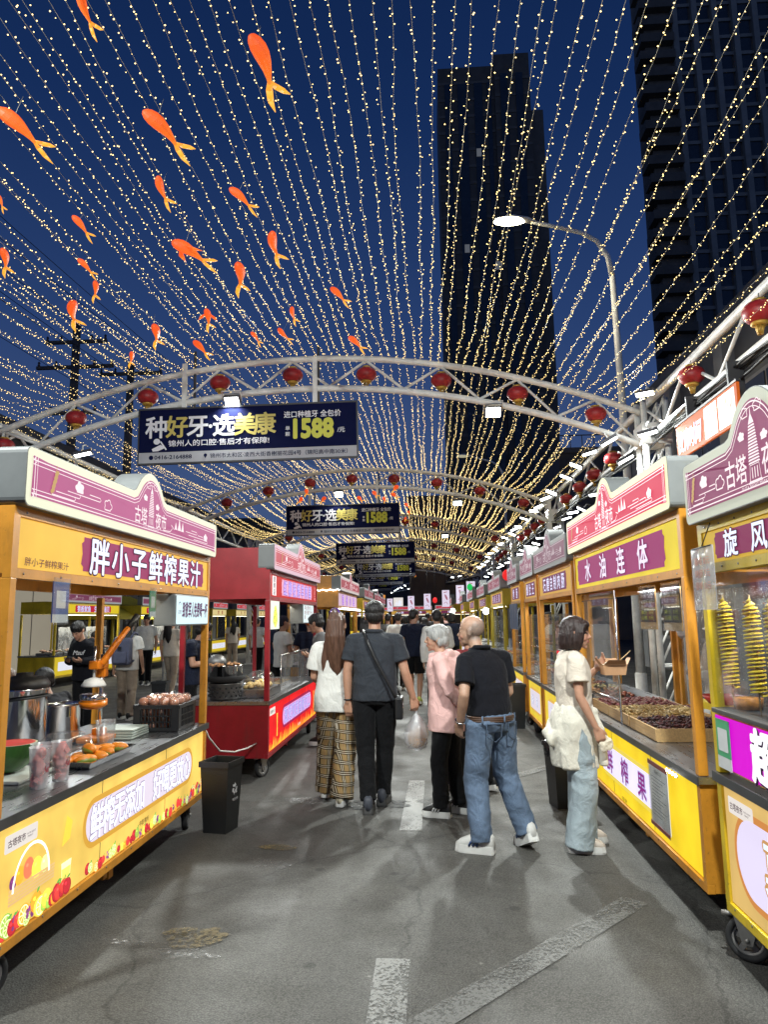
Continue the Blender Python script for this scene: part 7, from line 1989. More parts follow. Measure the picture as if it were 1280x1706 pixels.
MB().use(frost).lathe([(0.0, 0.002), (0.033, 0.002), (0.036, 0.01), (0.036, 0.15), (0.03, 0.18), (0.014, 0.205), (0.014, 0.215)], 20, cap=False).build('bottle_wall', t); MB().use(mat('red_sauce', (0.4, 0.06, 0.02), 0.4)).lathe([(0.0, 0.006), (0.031, 0.006), (0.033, 0.06), (0, 0.062)], 16).build('sauce', t)
MB().use(white_tee).lathe([(0.017, 0.21), (0.017, 0.24), (0, 0.245)], 14).build('cap', t)
t = on(L2, 'covered_tray', 'steel tray of food under a clear dome cover on the red stall', 'tray', 0.62, 0.24, ZC)
MB().use(ster).bbox(-0.34, 0.34, -0.16, 0.16, 0.0, 0.09, 0.008).build('tray_pan', t)
q = MB().use(clear_pl); vs = []; fs = []
for i, (a, b, z) in enumerate(((0.31, 0.14, 0.092), (0.305, 0.135, 0.17), (0.27, 0.115, 0.23), (0.18, 0.07, 0.262), (0.02, 0.01, 0.27))):
    for j in range(28):
        th = 2 * PI * j / 28; vs.append((a * math.copysign(abs(math.cos(th)) ** .6, math.cos(th)), b * math.copysign(abs(math.sin(th)) ** .6, math.sin(th)), z))
for i in range(4):
    for j in range(28): a = i * 28 + j; b = i * 28 + (j + 1) % 28; fs.append((a, b, b + 28, a + 28))
q.add(vs, fs, True); q.build('dome', t)
q = MB().use(mat('warm_buns', (0.62, 0.42, 0.16), 0.6, var=0.4, vscale=20)); rn = random.Random(5)
for k in range(22): q.ell((rn.uniform(-.25, .25), rn.uniform(-.1, .1), 0.105 + rn.uniform(0, .035)), (0.045, 0.035, 0.025), 10, 6)
q.build('bread_roll', t)
t = on(L2, 'wind_shield', 'crinkled clear film shield standing on the red stall counter', 'shield', 2.0, 0.10, ZC)
q = MB().use(film_m); N_ = 26
q.add([(-0.92 + 1.84 * i / N_, 0.012 * math.sin(i * 1.7), z) for z in (0.002, 0.2, 0.40) for i in range(N_ + 1)], [(r * (N_ + 1) + i, r * (N_ + 1) + i + 1, (r + 1) * (N_ + 1) + i + 1, (r + 1) * (N_ + 1) + i) for r in range(2) for i in range(N_)], True); q.build('film', t)
q = MB().use(chrome); q.tube([(-0.93, 0, 0), (-0.93, 0, 0.41), (0.93, 0, 0.41), (0.93, 0, 0)], 0.008, 8); q.build('rail', t)
for k in range(9):
    m = on(L2, 'meat_skewer', 'grilled meat skewer lying behind the film shield', 'skewer', 1.55 + k * 0.10, 0.42, ZC + 0.03, PI / 2 + 0.1 * math.sin(k * 2.0), 'meat skewers on the red stall')
    MB().use(mat('bamboo_stick', (0.5, 0.36, 0.18), 0.7)).tube([(-0.2, 0, 0), (0.17, 0, 0)], 0.003, 6).build('stick', m)
    q = MB().use(mat('grilled_meat', (0.28, 0.10, 0.05), 0.5, var=0.4, vscale=30))
    for j in range(6): q.ell((-0.02 + j * 0.033, 0.002 * math.sin(j), 0), (0.019, 0.017, 0.014), 10, 6)
    q.build('meat', m)
t = on(L2, 'hot_pan', 'shallow steel pan behind the skewers on the red stall', 'pan', 1.7, 0.66, ZC); MB().use(chrome).lathe([(0, 0.002), (0.14, 0.002), (0.17, 0.06), (0.176, 0.06), (0.15, 0.008)], 28, cap=False).build('pan_bowl', t); MB().use(chrome).tube([(0.17, 0, 0.055), (0.34, 0, 0.09)], 0.012, 8).build('handle', t)
t = on(L2, 'picture_panel', 'tall white lit panel with a leafy yellow skewer picture, at the red stall corner', 'lightbox', 0.26, 0.0, 1.50)
MB().use(glow(rgb(232, 240, 225), 0.95)).box(-0.21, 0.21, -0.004, 0.02, 0, 0.30).build('lit_face', t)
q = MB().use(vprint(0.7)); q.col = (0.42, 0.48, 0.05)
q.poly([(-0.02, 0.02), (0.03, 0.02), (0.11, 0.08), (0.09, 0.17), (0.03, 0.25), (-0.01, 0.25), (-0.08, 0.17), (-0.11, 0.08)], -0.0055)
for k in range(9): q.col = (0.75, 0.72 - 0.05 * (k % 3), 0.12); q.disc(0.05 * math.sin(k * 2.1), 0.045 + 0.022 * k, 0.028, 0.014, -0.006 - 0.0002 * k, 10, None, 0.5 * math.cos(k))
q.build('picture', t, attr=True)
t = on(L2, 'menu_lightbox', 'white lit menu board with red writing hanging from the red stall', 'lightbox', 2.3, 0.0, 1.545)
MB().use(box_grey).bbox(-0.42, 0.42, -0.015, 0.16, 0, 0.25, 0.01).build('case', t); MB().use(glow(rgb(222, 238, 240), 0.95)).poly(rrect(-0.40, 0.40, 0.012, 0.238, 0.01), -0.017).build('lit_face', t)
q = MB().use(glow(rgb(170, 50, 60), 0.5, sample=False))
for k, s_ in enumerate(('羊肉串', '板筋', '鸡翅', '烤饼', '5元', '3元')):
    for j, ch in enumerate(s_): q.text(ch, -0.30 + 0.12 * k, 0.205 - 0.06 * j, 0.052, -0.02, 0.02)
q.build('lettering', t)

# ------------------------------------------------------------------ things on the dried fruit stall
wd_m = mat('pale_wood', (0.44, 0.28, 0.12), 0.6, var=0.25, vscale=6, stretch=(1, 14, 14))
rn = random.Random(12)
for (x0, x1, lb, cols, mn) in ((1.28, 1.90, 'wooden tray of dark red dates, nearest of three', [(0.05, 0.012, 0.012), (0.09, 0.02, 0.018), (0.03, 0.01, 0.012)], 'dark_dates'),
                               (0.66, 1.26, 'wooden tray of pale dried nuts, middle of three', [(0.62, 0.46, 0.20), (0.55, 0.36, 0.12), (0.7, 0.56, 0.30)], 'pale_nuts'),
                               (0.06, 0.64, 'wooden tray of reddish dried fruit, farthest of three', [(0.20, 0.05, 0.05), (0.28, 0.10, 0.10), (0.35, 0.2, 0.16)], 'red_fruit')):
    t = on(R2, 'wooden_tray', lb, 'tray', (x0 + x1) / 2, 0.40, ZC, 0.0, 'wooden trays of dried fruit')
    w_ = (x1 - x0) / 2 - 0.005; q = MB().use(wd_m); q.box(-w_, w_, -0.30, 0.30, 0.002, 0.012)
    for s_ in (-1, 1): q.box(-w_, w_, s_ * 0.30 - 0.008, s_ * 0.30 + 0.008, 0.012, 0.085); q.box(s_ * (w_ - 0.008) - 0.008, s_ * (w_ - 0.008) + 0.008, -0.292, 0.292, 0.012, 0.085)
    q.build('tray_box', t)
    q = MB()
    for k in range(520):
        q.use(mat(mn + str(k % 3), cols[k % 3], 0.4, var=0.2))
        x = rn.uniform(-w_ + 0.03, w_ - 0.03); y = rn.uniform(-0.27, 0.27); z = 0.05 + 0.035 * rn.random() + 0.02 * math.cos(x * 4) * math.cos(y * 4)
        q.ell((0, 0, 0), (0.019, 0.0105, 0.008) if mn != 'pale_nuts' else (0.024, 0.007, 0.006), 7, 5, M=Matrix.Translation((x, y, z)) @ Matrix.Rotation(rn.uniform(0, 6), 4, 'Z') @ Matrix.Rotation(rn.uniform(-.7, .7), 4, 'Y'))
    o = q.build('dried_fruit', t); o['kind'] = 'stuff'
for k, (x, y, r, h) in enumerate(((1.42, 0.80, 0.045, 0.13), (1.55, 0.82, 0.04, 0.11), (1.68, 0.80, 0.045, 0.12))):
    t = on(R2, 'steel_tin', '%s steel tin behind the tray of dates' % ['tallest', 'smallest', 'end'][k], 'tin', x, y, ZC, 0, 'steel tins on the dried fruit stall'); MB().use(chrome).lathe([(0, 0.002), (r, 0.002), (r, h), (r + 0.003, h + 0.004), (r - 0.004, h), (r - 0.004, 0.01)], 20).build('tin_wall', t)
t = on(R2, 'price_card', 'small white price card standing among the dried fruit', 'card', 1.0, 0.74, ZC + 0.03, 0.2); MB().use(mat('card_white', (0.6, 0.62, 0.62), 0.4)).box(-0.08, 0.08, -0.003, 0.003, 0, 0.07).build('card_face', t)
t = on(R2, 'food_bowl', 'bowl of purple snacks at the back of the dried fruit stall', 'bowl', 0.72, 0.80, ZC); MB().use(mat('pale_tray', (0.42, 0.47, 0.42), 0.5)).lathe([(0, 0.002), (0.09, 0.002), (0.13, 0.06), (0.125, 0.06), (0, 0.02)], 24).build('bowl_wall', t)
q = MB().use(mat('purple_snack', (0.14, 0.05, 0.08), 0.5, var=0.5, vscale=20))
for k in range(40): q.ell((rn.uniform(-.09, .09), rn.uniform(-.09, .09), 0.06 + rn.uniform(0, .03)), (0.028, 0.008, 0.008), 7, 5, rot=Matrix.Rotation(rn.uniform(0, 6), 3, 'Z'))
q.build('snack', t)
t = on(R2, 'clear_screen', 'dusty clear screen across the front of the dried fruit stall', 'screen', 0.62, 0.06, 0.95)
q = MB().use(pane_m).box(-0.56, 0.56, -0.002, 0.002, 0, 0.84); q.build('pane', t); q = MB().use(chrome).tube([(-0.57, 0, 0), (0.57, 0, 0)], 0.008, 8).tube([(0.57, 0, -0.17), (0.57, 0, 0.84)], 0.008, 8); q.build('rail', t)
t = on(R2, 'back_screen', 'scratched clear film across the back of the dried fruit stall', 'screen', 1.45, 0.925, ZC); MB().use(film_m).box(-1.38, 1.38, -0.002, 0.002, 0.02, 1.02).build('film', t); MB().use(ochre_fr).box(-1.39, 1.39, -0.015, 0.015, 0.0, 0.03).build('rail', t)
t = on(R2, 'plastic_bag', 'clear plastic bag of supplies hanging inside the dried fruit stall', 'plastic bag', 0.75, 0.72, 1.45)
q = MB().use(bagm); bm = bmesh.new(); bmesh.ops.create_icosphere(bm, subdivisions=3, radius=0.16)
for v in bm.verts: v.co = Vector((v.co.x, v.co.y * 0.5, v.co.z * 1.2)) * (1 + 0.25 * noise.noise(v.co * 12)) + Vector((0, 0, 0.16))
q.addbm(bm, None, True); bm.free(); q.build('bag', t); MB().use(cable_m).tube([(0, 0, 0.34), (0, 0, 0.5)], 0.003, 5).build('cord', t)
t = on(R2, 'red_basin', 'red plastic basin at the back of the dried fruit stall', 'basin', 1.15, 0.84, 0.93); MB().use(mat('red_plastic', (0.45, 0.03, 0.02), 0.4)).lathe([(0.11, 0), (0.15, 0.06), (0.156, 0.06), (0.115, 0.006)], 24).build('basin_wall', t)
t = on(R2, 'storage_box', 'yellow plastic box behind the trays under the red basin', 'box', 1.15, 0.84, ZC); MB().use(yellow_fr).bbox(-0.34, 0.34, -0.07, 0.07, 0.001, 0.155, 0.01).build('box_wall', t)
menu_bk = mat('menu_black', (0.012, 0.012, 0.016), 0.3); 
for (x, lb, w2, rz) in ((1.68, 'smaller black menu card hanging in the dried fruit stall', 0.13, 0.1), (2.18, 'larger black menu card hanging in the dried fruit stall', 0.19, -0.05)):
    t = on(R2, 'menu_card', lb, 'menu', x, 0.16, 1.52, rz); 
    MB().use(wd_m).box(-w2 - 0.012, w2 + 0.012, 0.002, 0.006, -0.02, 0.28).build('backing', t); MB().use(menu_bk).box(-w2, w2, -0.002, 0.001, 0.03, 0.27).build('card_face', t)
    q = MB().use(mat('menu_white', (0.6, 0.6, 0.62), 0.5, var=0)); names = ['红枣', '核桃', '葡萄干', '杏仁', '果汁', '山楂']
    for k in range(6):
        q.use(mat('menu_white', (0.6, 0.6, 0.62), 0.5, var=0) if k < 4 else mat('menu_lime', (0.5, 0.55, 0.05), 0.5, var=0)); q.text(names[k] + '  5元', 0, 0.245 - k * 0.037, 0.026, -0.004, 0.012, wd=w2 * 1.6)
    q.build('lettering', t); MB().use(clear_pl).box(-w2 - 0.015, w2 + 0.015, -0.0065, -0.006, -0.025, 0.285).build('sleeve', t)
t = on(R2, 'notice_sleeve', 'grey notice in a clear sleeve taped to the dried fruit stall front', 'notice', 2.28, -0.022, 0.335)
MB().use(mat('notice_paper', (0.75, 0.75, 0.76), 0.6, var=0.12)).box(-0.17, 0.17, -0.002, 0.002, 0.012, 0.36).build('paper', t); MB().use(clear_pl).box(-0.18, 0.18, -0.006, -0.0055, -0.005, 0.385).build('sleeve', t)
for za, zb_ in ((0.355, 0.38), (0.0, 0.022)): MB().use(mat('notice_trim', (0.16, 0.03, 0.03), 0.5)).box(-0.175, 0.175, -0.009, -0.0065, za, zb_).build('trim', t)
q = MB().use(mat('notice_ink', (0.14, 0.14, 0.145), 0.6, var=0)); q.text('食品经营公示', 0, 0.325, 0.02, -0.0035, 0.01)
for k in range(12): q.ribbon([(-0.13, 0.29 - k * 0.02), (0.13 - 0.05 * (k % 3), 0.29 - k * 0.02)], 0.004, -0.0035)
q.build('lettering', t)
q = MB().use(glow((1.0, 1.0, 0.98), 14.0, sample=False)); t = on(R2, 'led_cluster', 'row of four bright white LEDs under the counter edge of the dried fruit stall', 'light', 2.53, -0.022, 0.715)
for k in range(4): q.ell((-0.08 + 0.05 * k, 0, 0.0), (0.016, 0.006, 0.010), 10, 6)
q.build('led', t)
q = MB().use(cable_m).tube([(-0.1, 0.003, -0.004), (0.09, 0.003, -0.004)], 0.004, 5); q.build('wire', t)

# ------------------------------------------------------------------ spiral potato stall extras
ZR = 0.8385
LR = 1.62
t = on(R1, 'lit_board', 'magenta lit board with white writing along the spiral potato counter', 'sign', LR / 2, 0.0, ZR + 0.035)
MB().use(yellow_fr).box(-LR / 2 + 0.055, LR / 2 - 0.055, 0.0, 0.05, 0, 0.25).build('case', t)
MB().use(glow(rgb(214, 20, 206), 0.95)).box(-LR / 2 + 0.06, LR / 2 - 0.06, -0.006, -0.001, 0.008, 0.242).build('lit_face', t)
for k, ch in enumerate('超长薯塔'):
    q = MB().use(glow(rgb(60, 5, 70), 0.4, sample=False)).text(ch, -0.245 + k * 0.27, 0.118, 0.20, -0.009, 0.06).use(glow((0.96, 0.96, 0.98), 1.0, sample=False)).text(ch, -0.252 + k * 0.27, 0.126, 0.20, -0.012, 0.045).build('lettering', t)
t = on(R1, 'ledge', 'dark steel ledge on top of the magenta board', 'ledge', LR / 2, 0.0, ZR + 0.29); MB().use(ster_dk).bbox(-LR / 2 + 0.055, LR / 2 - 0.055, -0.02, 0.30, 0, 0.022, 0.004).build('shelf', t)
t = on(R1, 'payment_card', 'green and white payment card stuck on the magenta board', 'card', 0.16, -0.012, ZR + 0.04)
q = MB().use(mat('card_green', (0.06, 0.36, 0.16), 0.3)).box(-0.075, 0.075, -0.004, 0.0, 0.055, 0.225); q.use(mat('card_white', (0.6, 0.62, 0.62), 0.4)).box(-0.075, 0.075, -0.004, 0.0, 0, 0.054).poly(rrect(-0.055, 0.055, 0.08, 0.185, 0.008), -0.005); q.build('card_face', t)
t = on(R1, 'glass_screen', 'dusty glass screen above the magenta board of the potato stall', 'screen', LR / 2, 0.015, ZR + 0.312); MB().use(clear('clean_pane', gloss=0.08, dusty=0.015)).box(-LR / 2 + 0.06, LR / 2 - 0.06, -0.002, 0.002, 0, 0.64).build('pane', t)
t = on(R1, 'back_screen', 'grey film across the back of the potato stall', 'screen', LR / 2, 0.92, ZR); MB().use(clear('grey_film', (0.75, 0.77, 0.8), gloss=0.2, rough=0.15, dusty=0.3, scratch=True)).box(-LR / 2 + 0.06, LR / 2 - 0.06, -0.002, 0.002, 0.01, 0.94).build('film', t)
pot_y = mat('fried_potato', (0.85, 0.62, 0.05), 0.4, var=0.2, vscale=30); pot_e = mat('potato_chilli', (0.50, 0.16, 0.03), 0.5, var=0.4, vscale=40)
def spiral_potato(x, y, z, label, lean):
    t = on(R1, 'spiral_potato', label, 'spiral potato', x, y, z, 0, 'spiral potatoes on sticks')
    t.rotation_euler.rotate_axis('Y', lean)
    MB().use(mat('bamboo_stick', (0.5, 0.36, 0.18), 0.7)).tube([(0, 0, -0.07), (0, 0, 0.47)], 0.0035, 6).build('stick', t)
    q = MB().use(pot_y); turns = 23; n = turns * 18; vs = []; fs = []
    for i in range(n + 1):
        u = i / n; a = 2 * PI * turns * u; r = 0.040 * (0.86 + 0.14 * math.sin(u * PI)) * (1.0 if u < 0.9 else max(0.35, 1 - (u - 0.9) * 6)); z_ = 0.03 + 0.42 * u
        wob = 0.003 * math.sin(a * 0.31)
        vs += [(0.007 * math.cos(a), 0.007 * math.sin(a), z_ + 0.005), (r * math.cos(a), r * math.sin(a), z_ - 0.004 + wob), (r * math.cos(a), r * math.sin(a), z_ - 0.0085 + wob), (0.007 * math.cos(a), 0.007 * math.sin(a), z_)]
    for i in range(n):
        for k in range(4): a = i * 4 + k; b = i * 4 + (k + 1) % 4; fs.append((a, b, b + 4, a + 4))
    q.add(vs, fs, False); q.build('potato', t)
    q = MB().use(pot_e); rn = random.Random(int(x * 50))
    for k in range(60): u = rn.random(); a = rn.uniform(0, 6.28); q.ell((0.03 * math.cos(a), 0.03 * math.sin(a), 0.04 + 0.4 * u), (0.005, 0.005, 0.003), 5, 4)
    q.build('seasoning', t); return t
spiral_potato(0.12, 0.065, ZR + 0.385, 'spiral potato on a stick nearest the yellow post', -0.07); spiral_potato(0.40, 0.065, ZR + 0.375, 'second spiral potato on a stick behind the glass', -0.04); spiral_potato(0.60, 0.065, ZR + 0.375, 'spiral potato cut by the right edge of the photo', -0.02)
t = on(R1, 'sauce_tub', 'clear tub of chilli sauce holding the potato sticks', 'tub', 0.18, 0.11, ZR + 0.313); MB().use(clear_pl).lathe([(0, 0.002), (0.06, 0.002), (0.075, 0.09), (0.078, 0.09)], 22, cap=False).build('tub_wall', t); MB().use(mat('chilli_sauce', (0.55, 0.22, 0.03), 0.4, var=0.5, vscale=30)).lathe([(0, 0.004), (0.057, 0.004), (0.066, 0.055), (0, 0.058)], 20).build('sauce', t)
t = on(R1, 'price_sheet', 'clear plastic sleeve with a pale price sheet hanging in front of the potato stall', 'price sheet', 0.20, -0.06, 1.62)
MB().use(clear('soft_sleeve', (0.85, 0.87, 0.9), gloss=0.5, rough=0.12, dusty=0.3, scratch=True)).box(-0.14, 0.14, -0.002, 0.002, 0, 0.30).build('sleeve', t); q = MB().use(mat('price_ink', (0.40, 0.18, 0.14), 0.6, var=0))
for k in range(3): q.text(['薯塔 8元', '烤肠 5元', '里脊 10元'][k], 0, 0.235 - 0.06 * k, 0.035, -0.004, 0.01, wd=0.19)
q.build('lettering', t); MB().use(cable_m).tube([(-0.12, 0, 0.30), (0.12, 0, 0.30)], 0.004, 5).tube([(0, 0, 0.30), (0, 0.05, 0.42)], 0.003, 5).build('hook', t)

# panes and lit board on the third to fifth stalls on the right
for s_, lb in ((R3, 'clear screen on the third stall on the right'), (R4, 'clear screen on the fourth stall on the right'), (R5, 'clear screen on the fifth stall on the right'), (R6, 'clear screen on the sixth stall on the right')):
    Ls = s_['L']; t = on(s_, 'clear_screen', lb, 'screen', Ls / 2, 0.05, ZC); MB().use(pane_m).box(-Ls / 2 + 0.06, Ls / 2 - 0.06, -0.002, 0.002, 0.005, 0.85).build('pane', t); MB().use(chrome).tube([(-Ls / 2 + 0.06, 0, 0.42), (Ls / 2 - 0.06, 0, 0.42)], 0.007, 6).build('rail', t)
    rn = random.Random(int(Ls * 100))
    for k in range(int(Ls / 0.42)):
        c = on(s_, 'food_tray', 'steel tray of food behind the clear screen', 'tray', 0.28 + 0.42 * k, 0.42, ZC + 0.001, 0, 'food trays behind the right-hand screens')
        MB().use(ster).bbox(-0.17, 0.17, -0.2, 0.2, 0, 0.06, 0.006).build('tray_pan', c); q = MB().use(mat('food_%d' % (k % 3), [(0.45, 0.2, 0.06), (0.3, 0.08, 0.04), (0.5, 0.4, 0.15)][k % 3], 0.5, var=0.5, vscale=20))
        for j in range(24): q.ell((rn.uniform(-.13, .13), rn.uniform(-.16, .16), 0.07 + rn.uniform(0, .025)), (0.035, 0.022, 0.016), 8, 5)
        q.build('food', c)
t = on(R3, 'led_board', 'upright red and yellow lit board on the counter of the third stall on the right', 'sign', 1.62, -0.05, ZC - 0.02)
MB().use(blk_pl).box(-0.20, 0.20, 0.0, 0.03, 0, 0.50).build('case', t); q = MB().use(glow(rgb(235, 30, 50), 0.95)).box(-0.19, 0.19, -0.005, 0.0, 0.27, 0.49); q.use(glow(rgb(240, 235, 40), 0.95)).box(-0.19, 0.19, -0.005, 0.0, 0.06, 0.268); q.use(glow(rgb(235, 30, 50), 0.95)).box(-0.19, 0.19, -0.005, 0, 0.01, 0.058); q.build('lit_face', t)
q = MB().use(glow(rgb(255, 230, 60), 1.0, sample=False)).text('正宗', 0, 0.38, 0.15, -0.008, 0.04); q.use(glow(rgb(90, 190, 30), 0.7, sample=False)).text('肉肠', 0, 0.165, 0.15, -0.008, 0.04); q.build('lettering', t)
t = on(R5, 'blue_sheet', 'blue plastic sheet hanging under the sign of the fifth stall on the right', 'sheet', 0.62, -0.03, 1.40); q = MB().use(mat('blue_sheet', (0.07, 0.11, 0.20), 0.5)); q.add([(-0.58 + 1.16 * i / 16, 0.015 * math.sin(i * 1.5), z) for z in (0, 0.2, 0.4) for i in range(17)], [(r * 17 + i, r * 17 + i + 1, (r + 1) * 17 + i + 1, (r + 1) * 17 + i) for r in range(2) for i in range(16)], True); q.build('sheet', t)
for s_, lb in ((FL1, 'grey glass screen on the seafood stall'), (FL2, 'grey glass screen on the canopy stall')):
    t = on(s_, 'clear_screen', lb, 'screen', s_['L'] / 2, 0.35, ZC); MB().use(clear('grey_film', (0.75, 0.77, 0.8))).box(-s_['L'] / 2 + 0.8, s_['L'] / 2 - 0.1, -0.002, 0.002, 0, 0.7).build('pane', t)
    for k in range(7):
        c = on(s_, 'food_tray', 'tray of raw food on a far left stall', 'tray', 0.3 + 0.5 * k, 0.3, ZC + 0.001, 0, 'food trays on the far left stalls'); MB().use(ster).bbox(-0.2, 0.2, -0.25, 0.25, 0, 0.06, 0.006).build('tray_pan', c)
        q = MB().use(mat('raw_%d' % (k % 2), [(0.5, 0.28, 0.2), (0.42, 0.36, 0.28)][k % 2], 0.45, var=0.4, vscale=20)); rn = random.Random(k)
        for j in range(20): q.ell((rn.uniform(-.15, .15), rn.uniform(-.2, .2), 0.07 + rn.uniform(0, .05)), (0.05, 0.03, 0.02), 8, 5)
        q.build('food', c)

# ------------------------------------------------------------------ bins, cable, hanging signs
bin_m = mat('bin_plastic', (0.012, 0.013, 0.014), 0.45, bump=0.12, bscale=90)
def make_bin(x, y, rz, label, lined, h=0.52):
    t = thing('litter_bin', label, 'bin', (x, y, 0), rz)
    q = MB().use(bin_m); a, b = 0.095, 0.10; c, d = 0.118, 0.125
    q.add([(-a, -b, 0), (a, -b, 0), (a, b, 0), (-a, b, 0), (-c, -d, h), (c, -d, h), (c, d, h), (-c, d, h), (-c + 0.008, -d + 0.008, h), (c - 0.008, -d + 0.008, h), (c - 0.008, d - 0.008, h), (-c + 0.008, d - 0.008, h), (-a + 0.01, -b + 0.01, 0.01), (a - 0.01, -b + 0.01, 0.01), (a - 0.01, b - 0.01, 0.01), (-a + 0.01, b - 0.01, 0.01)],
          [(3, 2, 1, 0), (0, 1, 5, 4), (1, 2, 6, 5), (2, 3, 7, 6), (3, 0, 4, 7), (4, 5, 9, 8), (5, 6, 10, 9), (6, 7, 11, 10), (7, 4, 8, 11), (8, 9, 13, 12), (9, 10, 14, 13), (10, 11, 15, 14), (11, 8, 12, 15), (12, 13, 14, 15)])
    q.build('bin_body', t)
    q = MB().use(bin_m)
    for s_ in (-1, 1): q.box(-c - 0.008, c + 0.008, s_ * d - 0.008 + s_ * 0.004, s_ * d + 0.008 + s_ * 0.004, h - 0.035, h + 0.006); q.box(s_ * c - 0.008 + s_ * 0.004, s_ * c + 0.008 + s_ * 0.004, -d - 0.0045, d + 0.0045, h - 0.034, h + 0.005)
    q.build('rim', t)
    if lined:
        q = MB().use(mat('black_bin_bag', (0.015, 0.015, 0.017), 0.25, bump=0.5, bscale=30)); N_ = 36; vs = []; fs = []
        for i, (k_, z) in enumerate(((0.86, h - 0.04), (1.02, h + 0.012), (1.10, h + 0.004), (1.10, h - 0.05), (1.06, h - 0.10))):
            for j in range(N_):
                an = 2 * PI * j / N_; u = math.cos(an); v = math.sin(an); m_ = max(abs(u), abs(v)); w_ = 1 + 0.05 * math.sin(j * 2.3 + i)
                vs.append((c * k_ * u / m_ * w_, d * k_ * v / m_ * w_, z + 0.014 * math.sin(j * 1.9 + i * 2)))
        for i in range(4):
            for j in range(N_): a_ = i * N_ + j; b_ = i * N_ + (j + 1) % N_; fs.append((a_, b_, b_ + N_, a_ + N_))
        q.add(vs, fs, True); q.build('bin_bag', t)
    else:
        q = MB().use(mat('bin_print', (0.5, 0.5, 0.5), 0.6, var=0))       # recycling arrows on the end panel
        Mx = Matrix.Translation((0.1105, 0, 0.31)) @ Matrix.Rotation(PI / 2, 4, 'Z') @ Matrix.Rotation(-0.058, 4, 'X')
        for k in range(3):
            R_ = Mx @ Matrix.Rotation(2 * PI * k / 3, 4, 'Y')
            q.poly([(-0.032, 0.034), (0.004, 0.034), (0.004, 0.050), (0.026, 0.025), (0.004, 0.002), (0.004, 0.016), (-0.022, 0.016)], -0.004, M=R_)
        q.text('可回收物', 0, -0.075, 0.02, -0.004, 0.01, M=Mx); q.build('recycling_mark', t)
    return t
make_bin(-1.66, 5.68, -0.2, 'black litter bin with a recycling mark at the end of the juice stall', False)
make_bin(1.10, 6.42, 0.2, 'black bag-lined litter bin behind the person in the pale apron', True)
make_bin(1.22, 10.75, 0.1, 'dark litter bin in front of the fourth stall on the right', False, 0.62)
make_bin(-4.55, 11.9, 0.1, 'grey-black litter bin beyond the person with the backpack', False, 0.6)
q = MB().use(mat('white_cable', (0.6, 0.58, 0.55), 0.5)); q.tube([(-1.88, 5.9, 0.74), (-1.90, 6.1, 0.62), (-1.92, 6.5, 0.44), (-1.90, 6.9, 0.36), (-1.84, 7.15, 0.35), (-1.80, 7.36, 0.36)], 0.008, 6)
tag(q.build('power_cable'), 'white power cable sagging from the juice stall to the red stall', 'cable')
# orange billboard strip above the right stalls
t = thing('shop_banner', 'orange shop banner with food pictures under the right truss', 'banner', (3.0, 7.65, 3.62), -PI / 2)
q = MB().use(glow(rgb(232, 110, 40), 0.55)).box(-0.85, 0.85, 0, 0.03, -0.20, 0.20); q.build('board', t)
q = MB().use(vprint(0.5)); rn = random.Random(8)
for (a, b) in ((0.02, 0.36), (0.40, 0.80)):
    q.col = (0.9, 0.85, 0.8); q.poly(rrect(a, b, -0.17, 0.17, 0.01), -0.003); q.col = (0.25, 0.06, 0.03) if a < 0.2 else (0.75, 0.18, 0.05); q.poly(rrect(a + 0.012, b - 0.012, -0.158, 0.158, 0.01), -0.004)
    for k in range(26): q.col = rn.choice([(0.55, 0.2, 0.08), (0.8, 0.75, 0.75), (0.35, 0.1, 0.04), (0.75, 0.35, 0.12)]); q.disc(rn.uniform(a + 0.05, b - 0.05), rn.uniform(-.13, .11), rn.uniform(.015, .04), rn.uniform(.01, .03), -0.0045 - 0.0001 * k, 8, None, rn.uniform(0, 3))
q.build('picture', t, attr=True); MB().use(glow(rgb(235, 225, 255), 0.9, sample=False)).text('夜宵时间', -0.43, -0.02, 0.22, -0.006, 0.05, wd=0.72, slant=0.2).build('lettering', t)
MB().use(frame_dk).box(-0.87, 0.87, -0.01, 0.04, 0.20, 0.225).box(-0.6, -0.56, 0.04, 0.2, 0.1, 0.5).box(0.56, 0.6, 0.04, 0.2, 0.1, 0.5).build('bracket', t)
